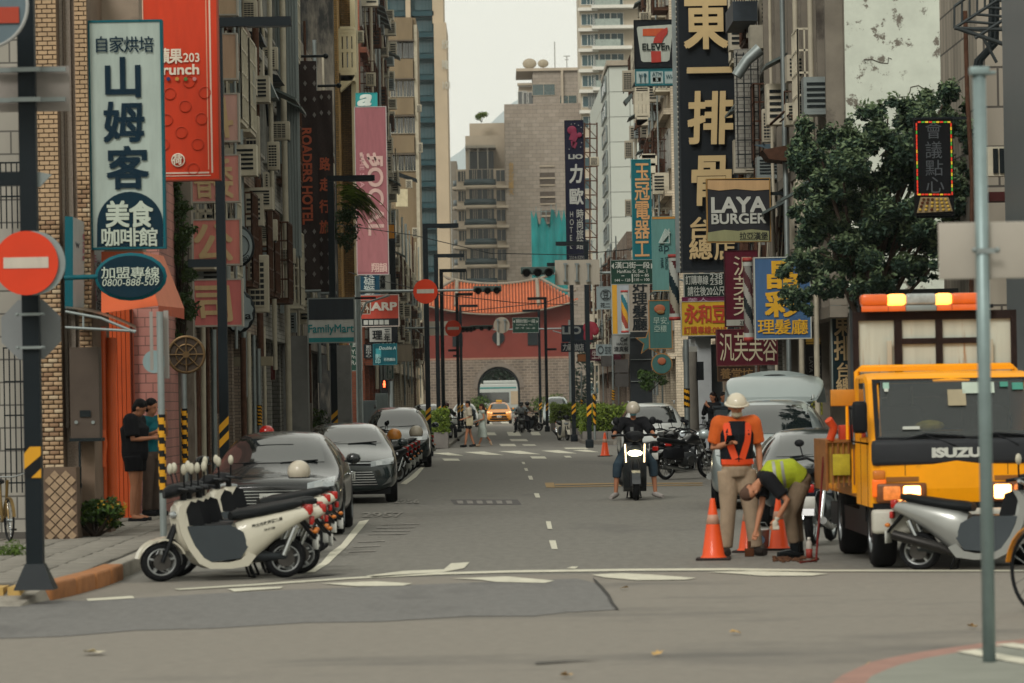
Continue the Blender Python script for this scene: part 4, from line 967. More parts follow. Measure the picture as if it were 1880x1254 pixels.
# hotel banners
brn_ = mat('banner_mesh_brown', '#332a28', .8, var=.25, vs=40, coords='World', stretch=(1, 1, .4)); orl = mat('banner_orange', '#9c4a2e', .6, var=.1)
for k, (x0, y0, x1, y1, D, bar, lab) in enumerate(((536, 112, 584, 532, 98, (515, 104, 598), 'dark brown hotel banner with sideways orange latin lettering'), (584, 166, 613, 536, 100, (583, 158, 622), 'narrower dark hotel banner with vertical orange characters'))):
    b = Board(x0, y0, x1, y1, D); c = b.c; t = thing('banner', lab, 'banner', c, group=None)
    mb = MB(); vs = []; nx, nz = 8, 24
    for j in range(nz+1):
        for i in range(nx+1): vs.append((c.x-b.w/2+b.w*i/nx, D+.03*math.sin(j*.6+i*.8), c.z-b.h/2+b.h*j/nz))
    mb.add(vs, [(j*(nx+1)+i, j*(nx+1)+i+1, (j+1)*(nx+1)+i+1, (j+1)*(nx+1)+i) for j in range(nz) for i in range(nx)], True).build('cloth', brn_, t, True)
    mb = MB()
    if k == 0: b.text(mb, 'ROADERS HOTEL', 555, 236, 573, 412, dy=-.06, rot=-90, bold=.05)
    else:
        for ch, y in (('路', 301), ('走', 339), ('行', 379), ('旅', 417)): b.text(mb, ch, 587, y-12, 606, y+12, dy=-.06, mode='em', bold=.045)
    mb.build('lettering', orl, t, True)
    mb = MB()
    for y in list(range(int(y0)+12, 235, 29)) + list(range(425 if k == 0 else 440, 525, 26)):
        for x in ([x0+7, x0+24, x0+41] if k == 0 else [x0+6, x0+20]):
            q = P(x, y, D-.05); r_ = .045; mb.poly([q+Vector((-r_, 0, 0)), q+Vector((0, 0, -1.6*r_)), q+Vector((r_, 0, 0)), q+Vector((0, 0, 1.6*r_))], .01)
    mb.build('ornament', mat('ornament_grey', '#6e6a66', .4, .3), t, True, kind='stuff')
    MB().tube([P(bar[0], bar[1], D), P(bar[2], bar[1]-1, D)], .035, 8).ell(P(bar[2], bar[1]-1, D), .07).build('rod', dark_m, t, True)
    MB().tube([P(x0+5, y1+3, D), P(x1+5, y1+2, D)], .04, 8).build('lower_rod', metal_g, t, True)
# convenience store
sign('shop_sign', 'square convenience store sign with grey top and teal lettering', 'sign', 565, 547, 652, 630, 93, '#b8b9b3', '#8d9490', 2, .25,
  rects=[(567, 549, 650, 587, '#3c4248'), (567, 620, 650, 628, '#20868a')], texts=[('FamilyMart', 567, 596, 650, 615, '#20868a', dict(bold=.025))], arms=[(560, 546, 690, 550)])
sign('shop_sign', 'long faded pink vertical sign with pale sideways lettering', 'sign', 653, 196, 712, 505, 140, '#94595f', '#a39b98', 1.5, .3,
  texts=[('FOCAL', 676, 288, 704, 432, '#b99a92', dict(rot=-90, bold=.03)), ('THE SPA', 661, 284, 669, 345, '#b98a8c', dict(rot=-90)), ('彡', 665, 240, 702, 278, '#b99a92', dict(m='em', bold=.04, rot=-90)), ('翔韻', 682, 483, 711, 500, '#c9aaa0', dict(m='row', bold=.02))],
  rects=[(654, 380, 711, 500, '#9b6266')])
sign('shop_sign', 'small teal square sign with a white letter a above the pink sign', 'sign', 653, 171, 693, 197, 140.5, '#1f9292', '#1f9292', 1, .3, texts=[('a', 658, 175, 681, 194, '#b9c4bd', dict(bold=.05, shear=.3))])
sign('shop_sign', 'dark sign slab with an orange block behind the pink sign', 'sign', 712, 412, 726, 540, 156, '#1b2327', '#1b2327', 1, .3, rects=[(713, 413, 724, 438, '#b5781f')])
sign('shop_sign', 'dark blue sign with two stacked white characters under the pink sign', 'sign', 657, 505, 697, 545, 143, '#1c4a60', '#1c4a60', 1, .2, texts=[('雄獅', 668, 505, 688, 543, '#a9b3b0', dict(m='col', bold=.02))])
sign('shop_sign', 'small white sign with black characters beside the dark blue one', 'sign', 697, 504, 717, 533, 151, '#a8a9a3', '#8d9490', 1, .2, texts=[('房屋', 698, 506, 708, 530, '#1b2327', dict(m='col', bold=.05))])
sign('shop_sign', 'orange red electronics sign above a black strip', 'sign', 652, 541, 733, 600, 142, '#ad4030', '#b5a8a0', 1.5, .25, rects=[(653, 585, 732, 599, '#22262a')],
  texts=[('SHARP', 653, 556, 728, 570, '#c0b8ae', dict(bold=.06)), ('■■■■■', 668, 588, 714, 596, '#a8a9a3')])
sign('shop_sign', 'white sign with a black character under the electronics sign', 'sign', 677, 600, 730, 629, 144, '#a5a6a0', '#22262a', 1.5, .25, rects=[(719, 601, 729, 628, '#22262a')], texts=[('理', 684, 606, 702, 624, '#1b2327', dict(m='em', bold=.03)), ('三年', 705, 603, 717, 627, '#1b2327', dict(m='col'))])
sign('shop_sign', 'dark teal copy shop sign below the white one', 'sign', 685, 631, 729, 670, 140, '#13525c', '#20707a', 1, .25, rects=[(690, 640, 700, 655, '#2f8b92')], texts=[('Double A', 696, 636, 727, 642, '#9fb0ae', dict(shear=.2)), ('影印', 689, 650, 699, 668, '#8fb5b5', dict(m='col')), ('彩色輸出', 705, 657, 726, 663, '#9fb0ae', dict(m='row'))])
sign('shop_sign', 'black sign with small white characters edge on to the teal one', 'sign', 668, 632, 686, 658, 141, '#1b2327', '#1b2327', 1, .25, texts=[('影印中心', 672, 634, 682, 656, '#9a9c98', dict(m='col'))])
sign('shop_sign', 'blank beige sign board at the end of the left sign cluster', 'sign', 728, 632, 757, 664, 158, '#8f8573', '#7c7365', 1, .3)
sign('street_name_sign', 'tall green street name plate on the grey signal pole', 'sign', 641, 586, 665, 681, 128, '#35564a', '#9aa09a', 1, .04, texts=[('延平南路', 647, 590, 659, 638, '#a8aca4', dict(m='col', bold=.02)), ('Yan', 645, 642, 662, 650, '#a8aca4'), ('Ping S.', 645, 652, 662, 660, '#a8aca4'), ('Rd.', 645, 662, 660, 670, '#a8aca4')])
sign('street_name_sign', 'small green upright plate lower down beside the pedestrian signal', 'sign', 709, 670, 723, 696, 165, '#46655c', '#9aa09a', 1, .04, texts=[('漢口街', 712, 672, 720, 694, '#a8aca4', dict(m='col', bold=.02))])
sign('direction_sign', 'small brown tourist direction sign with a white arrow', 'sign', 653, 551, 680, 577, 127, '#6e3a1e', '#a8a296', 1, .04, texts=[('老街', 655, 554, 675, 564, '#b8b0a0', dict(m='row', bold=.03)), ('Street', 655, 567, 669, 573, '#b8b0a0'), ('↑', 671, 563, 678, 575, '#b8b0a0', dict(bold=.03))])
sign('shop_sign', 'small dark shop panel under the hanging pipes at street level', 'sign', 488, 670, 506, 698, 92, '#5b211d', '#7c7365', 1, .1)
# ---------------------------------------------------------------- right side
D = 112; t, b = sign('shop_sign', 'square black and white convenience store sign with a big red and orange seven', 'sign', 1164, 37, 1244, 126, D, '#20252a', '#15191c', 2, .3)
dy = -.16
MB().poly([P(x, y, D+dy) for x, y in ((1171, 49), (1232, 45), (1236, 47), (1229, 110), (1225, 113), (1181, 114), (1177, 111), (1169, 52))], -.01).build('white_shape', flat('#aab0a6'), t, True)
MB().poly([P(x, y, D+dy-.02) for x, y in ((1180, 53), (1219, 52), (1210, 60), (1205, 66), (1180, 66))], -.01).build('orange_bar', flat('#b5502a'), t, True)
MB().poly([P(x, y, D+dy-.035) for x, y in ((1225, 50), (1226, 56), (1225, 62), (1219, 69), (1215, 79), (1199, 79), (1201, 70), (1207, 62), (1215, 55))], -.01).build('red_stroke', flat('#a8362c'), t, True)
MB().poly([P(x, y, D+dy-.02) for x, y in ((1195, 94), (1213, 94), (1214, 114), (1196, 115))], -.01).build('red_foot', flat('#a8362c'), t, True)
mb = MB(); b.text(mb, 'ELEVEn', 1179, 81, 1228, 93, dy=dy-.05, bold=.035); mb.build('lettering', flat('#1f2b2a'), t, True)
t, b = sign('shop_sign', 'long low teal strip sign with three pale service icons', 'sign', 1166, 127, 1244, 158, D, '#23737b', '#1d6a72', 1.5, .3, rects=[(1168, 132, 1190, 154, '#9fb0ae'), (1194, 132, 1217, 154, '#9fb0ae'), (1220, 132, 1243, 154, '#9fb0ae'), (1198, 143, 1213, 151, '#23737b')],
  texts=[('ATM', 1197, 133.5, 1214, 141, '#3d5f66'), ('$', 1203, 144, 1208, 150.5, '#9fb0ae'), ('Wi-Fi', 1222, 138, 1241, 146, '#3d5f66')])
mb = MB(); dyy = D-.19
for x in (1176, 1184): mb.tube([P(x, 137, dyy), P(x, 151, dyy)], .016, 6)
for dx in (-2.5, 2.5): mb.tube([P(1176+dx, 135, dyy), P(1176+dx, 141, dyy)], .01, 5)
mb.ell(P(1184, 138, dyy), (.045, .01, .06), 12, 6); mb.build('icon', flat('#3d5f66'), t, True)
# giant black sign
gold = '#a8916a'; D = 100
t, b = sign('shop_sign', 'giant black vertical sign with thick raised gold brush characters', 'sign', 1245, -80, 1352, 500, D, '#20262b', '#3b4043', 3, .5)
gm = mat('gold_letter', '#b7a074', .5, var=.08); gs = mat('letter_shadow', '#0d1012', .6)
mb = MB(); ms = MB()
for ch, x0, y0, x1, y1, sh in (('東', 1254, -8, 1334, 92, 0), ('一', 1256, 92, 1338, 172, .12), ('排', 1260, 170, 1342, 266, .05), ('骨', 1264, 284, 1342, 378, .05), ('台', 1262, 400, 1306, 440, .05), ('總', 1264, 438, 1306, 478, 0), ('店', 1310, 440, 1348, 478, 0)):
    b.text(mb, ch, x0, y0, x1, y1, dy=-.42, mode='em', bold=.04 if y1-y0 > 60 else .03, shear=sh)
    b.text(ms, ch, x0+4, y0+4, x1+4, y1+4, dy=-.262, mode='em', bold=.045, shear=sh)  # near-black copy, set right and down, paints the characters' shadow
mb.build('lettering', gm, t, True); ms.build('lettering_shadow', gs, t, True)
for x, n_ in ((1240, 62), (1355, 50)):
    mb = MB()
    for i in range(n_): q = P(x+(i*9)*.0175, -70+i*9.2, D-.2); mb.ell(q, .028, 6, 4)
    mb.build('bulb_strip', mat('bulb_glass', '#9b998c', .3), t, True, kind='stuff')
wbm = MB(); wbox_(wbm, 1237, -80, 1244, 500, D, .3); wbm.build('bulb_rail', metal_g, t, True)
sign('shop_sign', 'dark green telephone number board under the giant black sign', 'sign', 1255, 502, 1334, 546, 99.8, '#22332f', '#9aa09a', 1.2, .2, texts=[('訂購專線', 1258, 506, 1300, 523, '#a8aca4', dict(m='row', bold=.02)), ('2381', 1303, 503, 1331, 513, '#a8aca4'), ('2381', 1303, 514, 1331, 523, '#a8aca4'), ('請往後20公尺', 1262, 526, 1330, 543, '#a8aca4', dict(bold=.02))])
sign('shop_sign', 'thin magenta strip sign peeping out above the yellow one', 'sign', 1252, 545, 1332, 556, 97, '#6c2348', '#6c2348', 1, .2, texts=[('美人', 1262, 547, 1300, 554, '#a98a9a')])
sign('shop_sign', 'bright yellow sign with red characters and telephone number', 'sign', 1250, 553, 1335, 617, 95, '#bb961f', '#a8a296', 1.3, .25, texts=[('永和豆漿', 1256, 559, 1358, 594, '#a83c1f', dict(m='row', bold=.04)), ('訂購專線:0912', 1255, 599, 1333, 613, '#a83c1f', dict(bold=.02))])
t, b = sign('shop_sign', 'dark grey burger shop sign with wavy cream bands top and bottom', 'sign', 1297, 328, 1414, 445, 85, '#35363a', '#a07a3c', 1.5, .3, texts=[('LAYA', 1306, 363, 1405, 390, '#b3b5ad', dict(bold=.045)), ('BURGER', 1306, 393, 1405, 411, '#b3b5ad', dict(bold=.04)), ('拉亞漢堡', 1357, 427, 1409, 441, '#33352e', dict(m='row', bold=.03))], arms=[(1412, 352, 1462, 358)])
D = 84.84
MB().poly([P(x, y, D) for x, y in ((1299, 331), (1412, 331), (1412, 348), (1385, 350), (1350, 347), (1320, 350), (1299, 347))], -.01).build('top_band', flat('#b5946a'), t, True)
MB().poly([P(x, y, D) for x, y in ((1299, 427), (1330, 422), (1355, 424), (1380, 421), (1412, 424), (1412, 443), (1299, 443))], -.01).build('lower_band', flat('#8e8f68'), t, True)
sign('shop_sign', 'upright maroon sign partly hidden behind the barber pole', 'sign', 1330, 460, 1392, 600, 82, '#5a1a2a', '#44151f', 1.5, .25, rects=[(1333, 587, 1390, 598, '#9a9a90')], texts=[('汎芙芙', 1345, 470, 1385, 580, '#b5aa90', dict(m='col', bold=-.005)), ('2311', 1358, 589, 1372, 596, '#1b2327')])
sign('shop_sign', 'blue barber sign with yellow characters overlapped by tree leaves', 'sign', 1384, 472, 1488, 623, 75, '#3d6088', '#a8aca4', 2, .3, texts=[('晶', 1404, 478, 1466, 530, '#c2941f', dict(m='em', bold=.045)), ('彩', 1404, 534, 1466, 582, '#c2941f', dict(m='em', bold=.045)), ('理髮廳', 1390, 586, 1482, 614, '#c2941f', dict(m='row', bold=.02))])
sign('shop_sign', 'wide maroon sign with thin cream characters below the barber pole', 'sign', 1315, 604, 1427, 671, 78, '#561a26', '#6e3b3c', 1.5, .25, texts=[('汎芙芙容', 1320, 610, 1426, 664, '#b0a68c', dict(m='row', bold=.01))])
sign('shop_sign', 'small dark wooden board with gold characters under the wide maroon sign', 'sign', 1317, 672, 1386, 700, 80, '#3a2a1f', '#5b4632', 1.5, .1, texts=[('養堂坊', 1322, 676, 1382, 696, '#7d6038', dict(m='row', bold=.02))])
t, b = sign('shop_sign', 'slim dark green sign with gold characters beside the yellow truck', 'sign', 1526, 560, 1564, 722, 74.5, '#172a2e', '#87908c', 1.5, .25, texts=[('東排', 1530, 572, 1562, 662, gold, dict(m='col', bold=.03)), ('台總', 1534, 666, 1562, 720, gold, dict(m='col', bold=.03))])
sign('shop_sign', 'black upright kitchen sign with small white sideways letters', 'sign', 1478, 628, 1508, 742, 77, '#201e1f', '#1b1a1a', 1, .2, rects=[(1479, 621, 1505, 632, '#a07c22')], texts=[('LAYA KITCHEN', 1485, 655, 1492, 738, '#77756f', dict(rot=-90)), ('拉亞廚房', 1494, 650, 1506, 730, '#8a8880', dict(m='col'))])
sign('shop_sign', 'small yellow green board below the black kitchen sign', 'sign', 1485, 734, 1510, 762, 76, '#8a8a2c', '#6e6e2a', 1, .1, texts=[('LAYA', 1487, 738, 1508, 746, '#33352e', dict(bold=.03)), ('BURGER', 1487, 749, 1508, 755, '#33352e')])
sign('shop_sign', 'tall teal sign with five orange brush characters', 'sign', 1160, 293, 1196, 478, 132, '#16626a', '#2a7a80', 1.2, .3, texts=[('玉冠電器工', 1165, 298, 1192, 474, '#b58a5c', dict(m='col', bold=.025))])
t, b = sign('banner', 'pale teal cloth banner with a line drawn fan shape', 'banner', 1197, 397, 1242, 535, 118, '#5f8f8a', '#6f9a94', .8, .05, rects=[(1197, 397, 1241, 402, '#b5803c'), (1197, 533, 1238, 535, '#b5803c')], texts=[('ap', 1209, 451, 1228, 466, '#24444a', dict(bold=-.01)), ('HAIR', 1213, 474, 1218, 492, '#24444a', dict(rot=-90)), ('SALON', 1221, 472, 1226, 494, '#24444a', dict(rot=-90))])
mb = MB()
for i in range(5): q = P(1210+i*1.2, 446, 117.9); mb.tube([q, P(1222+i*2.2, 420+i*1.5, 117.9)], .018, 5)
mb.tube([P(1228, 420, 117.9), P(1229, 446, 117.9)], .018, 5).tube([P(1210, 446, 117.9), P(1229, 446, 117.9)], .015, 5); mb.build('line_drawing', flat('#a9b8b0'), t, True)
t, b = sign('shop_sign', 'tall navy hotel sign with a pink figure and white brush characters', 'sign', 1038, 221, 1073, 478, 178, '#23263c', '#1b1d2e', .8, .3, texts=[('LIO', 1044, 284, 1069, 292, '#a8aaa4', dict(bold=.07)), ('力', 1045, 302, 1069, 336, '#b5b7b0', dict(m='em', bold=.05, shear=.1)), ('歐', 1045, 346, 1071, 376, '#b5b7b0', dict(m='em', bold=.04)), ('HOTEL', 1046, 386, 1055, 458, '#b0b2aa', dict(m='col', bold=.01)), ('時尚旅館', 1058, 384, 1071, 458, '#b0b2aa', dict(m='col', bold=.02)), ('2314-5291', 1045, 470, 1072, 476, '#8f918a')])
pk = flat('#8c2f4c'); D = 177.8
MB().ell(P(1050, 239, D), (.22, .03, .2), 16, 8).poly([P(x, y, D) for x, y in ((1046, 236), (1058, 240), (1061, 252), (1056, 262), (1050, 272), (1052, 258), (1044, 256), (1048, 246))], -.02).ell(P(1064, 248, D), (.12, .03, .12), 12, 6).poly([P(x, y, D) for x, y in ((1048, 258), (1060, 262), (1056, 273), (1049, 268))], -.02).build('painted_figure', pk, t, True)
mb = MB()
for x, y in ((1049, 228), (1055, 227), (1062, 230), (1067, 234), (1068, 262), (1066, 270), (1045, 274), (1070, 245)): mb.ell(P(x, y, 177.75), (.03, .01, .03), 6, 4)
mb.build('dot', flat('#8f918a'), t, True, kind='stuff')
sign('shop_sign', 'grey beige upright barber sign with four black brush characters', 'sign', 1155, 520, 1193, 609, 138, '#8d857a', '#9a948a', 1, .25, texts=[('好理髮廳', 1161, 513, 1188, 607, '#1c2226', dict(m='col', bold=.03))])
t, b = sign('shop_sign', 'yellow and white sign carrying a small barber pole', 'sign', 1123, 522, 1156, 614, 144, '#8f959a', '#9aa09a', 1, .25, rects=[(1124, 523, 1133, 613, '#b5861f')])
sign('shop_sign', 'white coffee and halal sign under the yellow one', 'sign', 1123, 614, 1156, 650, 145, '#8f9290', '#7b7f7d', 1, .25, texts=[('Cof', 1139, 620, 1152, 627, '#2a2d30', dict(bold=.05)), ('HALAL', 1132, 629, 1153, 634, '#2a2d30', dict(bold=.03)), ('清真餐', 1127, 636, 1154, 646, '#2a2d30', dict(m='row'))])
t, b = sign('shop_sign', 'pale square sign with a ring emblem beside the street sign', 'sign', 1095, 526, 1123, 568, 150, '#7f8c8e', '#8d9797', 1, .2, texts=[('豆', 1106, 533, 1118, 549, '#33393b', dict(m='em')), ('花二', 1102, 556, 1120, 565, '#33393b', dict(m='row'))])
MB().lathe([(.19, -.01), (.21, -.01), (.21, .01), (.19, .01)], P(1112, 541, 149.85), 'Y', 24).build('ring', flat('#33393b'), t, True)
sign('shop_sign', 'pale low sign with faint ring emblem under the ring sign', 'sign', 1094, 632, 1125, 653, 155, '#7f8c8e', '#8d9797', 1, .2, texts=[('豆花', 1110, 636, 1122, 650, '#4a5254', dict(m='row')), ('O', 1097, 635, 1108, 650, '#4a5254')])
def teal_board(): pass
t, b = sign('shop_sign', 'teal breakfast sign with orange rim and white characters', 'sign', 1191, 551, 1234, 641, 115, '#3f6f6a', '#a3743f', 1.5, .2, texts=[('早安,', 1199, 582, 1227, 596, '#9fb5a8', dict(bold=.01)), ('亞穠', 1200, 597, 1224, 610, '#9fb5a8', dict(m='row', bold=.01))])
MB().ell(P(1211, 567, 114.88), (.17, .02, .13), 16, 8).build('emblem', flat('#a8603f'), t, True); MB().ell(P(1213, 573, 114.86), (.12, .02, .06), 16, 8).build('emblem_dish', flat('#8f6a3a'), t, True)
t = thing('star_sign', 'teal star shaped board with orange rim peeking from behind the breakfast sign', 'sign', P(1190, 630, 116))
for k, (m_, r_, dy) in enumerate((('#a3743f', .44, 0), ('#3f6f6a', .37, -.02))):
    c = P(1192, 628, 116); q = [c+Vector(((r_ if i % 2 == 0 else r_*.42)*math.sin(math.pi*i/5), dy, (r_ if i % 2 == 0 else r_*.42)*math.cos(math.pi*i/5))) for i in range(10)]
    MB().poly(q, .04).build('rim' if k == 0 else 'panel', flat(m_), t, True)
t = thing('round_sign', 'round teal hanging sign with orange rim below the breakfast sign', 'sign', P(1215, 668, 115))
MB().disc(P(1215, 668, 115), .32, 'Y', .06, 32).build('rim', flat('#a3743f'), t, True); MB().disc(P(1215, 668, 114.97), .29, 'Y', .05, 32).build('panel', flat('#3f6f6a'), t, True)
MB().ell(P(1215, 663, 114.92), (.13, .02, .11), 14, 6).build('emblem', flat('#a8603f'), t, True); MB().tube([P(1207, 640, 115), P(1210, 650, 115)], .015).tube([P(1222, 640, 115), P(1220, 650, 115)], .015).build('hanger', flat('#a3743f'), t, True)
# lower clutter under the hotel sign
sign('shop_sign', 'small navy sign with large white letters and a pink flower', 'sign', 1031, 597, 1072, 628, 176, '#23303c', '#23303c', .8, .2, texts=[('LIO', 1033, 600, 1066, 613, '#8f9490', dict(bold=.06))])
MB().ell(P(1084, 602, 172), (.35, .05, .3), 14, 6).ell(P(1080, 618, 172), (.22, .05, .4), 14, 6).ell(P(1092, 607, 172), (.2, .05, .22), 14, 6).build('flower_board', flat('#9c3040')); tag(bpy.data.objects['flower_board'], 'crimson flower shaped board hung beside the black lamp post', 'sign')
sign('shop_sign', 'small black sign with white brush characters beside the far pole', 'sign', 1030, 629, 1076, 646, 175, '#1c2634', '#2a3440', .8, .2, texts=[('力歐旅店', 1033, 631, 1072, 644, '#9a9c98', dict(m='row', bold=.03))])
sign('shop_sign', 'long low maroon sign strip', 'sign', 1082, 640, 1140, 662, 165, '#4d1a28', '#3c1420', .8, .2, texts=[('生煎包', 1086, 643, 1120, 659, '#9a8f88', dict(m='row', bold=.03))])
sign('shop_sign', 'ochre lit shop panel behind the black lamp post', 'sign', 1060, 650, 1076, 664, 170, '#7d4d26', '#5c3a20', .8, .2)
# barber poles
def barber(x0, y0, x1, y1, D, label, cols, tilt=1):
    s_ = F/D; r_ = (x1-x0)/2/s_; xm = (x0+x1)/2; t = thing('barber_pole', label, 'barber pole', P(xm, y1, D)); H = (y1-y0)/s_; c = P(xm, y1, D)
    cap = H*.10; n = 24
    MB().lathe([(.001, 0), (r_*1.08, 0), (r_*1.08, cap*.5), (r_, cap*.5)], c, 'Z', n).build('lower_cap', flat('#9c3a34'), t, True)
    MB().lathe([(r_, cap*.5), (r_, cap)], c, 'Z', n).lathe([(r_, H-cap), (r_, H-cap*.5)], c, 'Z', n).build('white_band', flat('#a9aca4'), t, True)
    MB().lathe([(r_, H-cap*.5), (r_*1.08, H-cap*.5), (r_*1.08, H), (.001, H)], c, 'Z', n).build('upper_cap', flat('#9c3a34'), t, True)
    m = 36; z0, z1 = cap, H-cap; N = len(cols)
    for ci, col in enumerate(cols):
        mb = MB()
        for k in range(N and n):
            for j in range(m):
                za = z0+(z1-z0)*j/m; zb = z0+(z1-z0)*(j+1)/m
                ph = (k/n*2+ (za-z0)/(r_*2)*.36*tilt)*N/2*1.0
                if int(math.floor(ph)) % N != ci: continue
                a0, a1 = 2*math.pi*k/n, 2*math.pi*(k+1)/n; rr_ = r_*.94
                mb.add([(c.x+rr_*math.cos(a0), c.y+rr_*math.sin(a0), c.z+za), (c.x+rr_*math.cos(a1), c.y+rr_*math.sin(a1), c.z+za), (c.x+rr_*math.cos(a1), c.y+rr_*math.sin(a1), c.z+zb), (c.x+rr_*math.cos(a0), c.y+rr_*math.sin(a0), c.z+zb)], [(0, 1, 2, 3)])
        if mb.v: mb.build('stripe', flat(col), t, True)
barber(1229, 467, 1249, 588, 104, 'big barber pole with dark blue and maroon stripes on the white van side', ['#1f3238', '#a9aca4', '#5e2a2c', '#96907e'])
barber(1366, 473, 1384, 627, 76, 'grey and red striped barber pole fixed to the blue barber sign', ['#2d3436', '#9c9a92', '#5c3a3c', '#86857e'])
barber(1141, 533, 1154, 611, 143, 'small lit barber pole with yellow and teal stripes on the yellow sign', ['#b5861f', '#1f6a78', '#a9aca4', '#8c3a2c'])
# LED sign
t, b = sign('led_sign', 'black upright LED sign with a red and yellow light border in front of the tree', 'sign', 1679, 219, 1749, 396, 57, '#121417', '#0c0e10', 2, .2, texts=[('會', 1697, 224, 1727, 256, '#54585c', dict(m='em', bold=-.008)), ('議', 1697, 260, 1728, 292, '#54585c', dict(m='em', bold=-.008)), ('點', 1697, 294, 1730, 324, '#54585c', dict(m='em', bold=-.008)), ('心', 1698, 324, 1732, 356, '#54585c', dict(m='em', bold=-.008))], arms=[(1676, 215, 1775, 220), (1683, 396, 1752, 400)])
cols = [mat('led_'+n_, c, .4, var=0, emit=c, es=.45) for n_, c in (('red', '#c03018'), ('yellow', '#c0a028'), ('green', '#3f8a2c'))]
L_ = [[], [], []]; k = 0; gr = [MB(), MB(), MB()]
for i in range(19):
    for x in (1682.5, 1746): wbox_(gr[0 if (i % 4) < 2 and x < 1700 else (i % 3)], x-1.2+i*.12, 226+i*7, x+1.2+i*.12, 232+i*7, 56.88, .01)
for i in range(9):
    for y in (224, 357): wbox_(gr[(i*2) % 3 if y < 300 else (0 if i % 3 else 1)], 1685+i*6.8, y-1.4, 1690.5+i*6.8, y+1.4, 56.87, .01)
for i in range(3): gr[i].build('light_strip', cols[i], t, True)
MB().poly([P(x, y, 56.88) for x, y in ((1690, 362), (1741, 362), (1749, 388), (1683, 391))], -.01).build('tray_picture', flat('#8d7a5a'), t, True)
mb = MB(); my = MB()
for i in range(6):
    for j in range(4):
        q = P(1696+i*8+(i-2.5)*j*.9, 366+j*6.3, 56.85); (mb if (i+j) % 5 < 3 and i < 3 else my).ell(q, (.024, .006, .02), 8, 5)
mb.build('dumpling', flat('#5c3320'), t, True, kind='stuff'); my.build('dumpling', flat('#b5933a'), t, True, kind='stuff')
# ================================================================ cars
tyre = mat('tyre_rubber', '#17181a', .85, var=.15, vs=20, bump=.2); rim_m = mat('alloy_rim', '#7f8385', .35, .8, var=.1)
plastic = mat('black_plastic', '#141619', .5, var=.1); chrome = mat('chrome', '#a9adae', .18, .95, var=0); lampg = mat('lamp_glass', '#8b9294', .12, .3, var=.25, vs=12, coat=.6)
carglass = mat('car_glass', '#161d1e', .04, 0, var=0, ior=1.85, spec=.7); platem = mat('plate_white', '#b4b6b0', .5, var=.1); redl = mat('tail_red', '#9c1a12', .25, var=.15, vs=15, coat=.4); amber = mat('indicator_amber', '#b5661a', .3, var=.1, coat=.3)
def wheel(par, x, y, r, w, sp=5, side=1):
    """wheel with tyre, rim; axle along X"""
    o = MB().lathe([(r*.60, -w/2), (r*.9, -w/2), (r*.985, -w*.36), (r, 0), (r*.985, w*.36), (r*.9, w/2), (r*.60, w/2)], (0, 0, 0), 'X', 28).build('wheel', tyre, par, loc=(x, y, r))
    mb = MB().lathe([(r*.6, w*.5), (r*.62, w*.48), (r*.56, w*.42), (r*.54, -w*.3), (1e-3, -w*.3)], (0, 0, 0), 'X', 28)
    for k in range(sp):
        a = 2*math.pi*k/sp; M = Matrix.Rotation(a, 4, 'X'); mb.box(w*.28, -r*.07, 0, w*.42, r*.07, r*.58, M)
    mb.disc((w*.38, 0, 0), r*.14, 'X', w*.16, 14)
    q = mb.build('rim', rim_m, o)
    if side < 0: q.rotation_euler = (0, 0, math.pi)
    return o
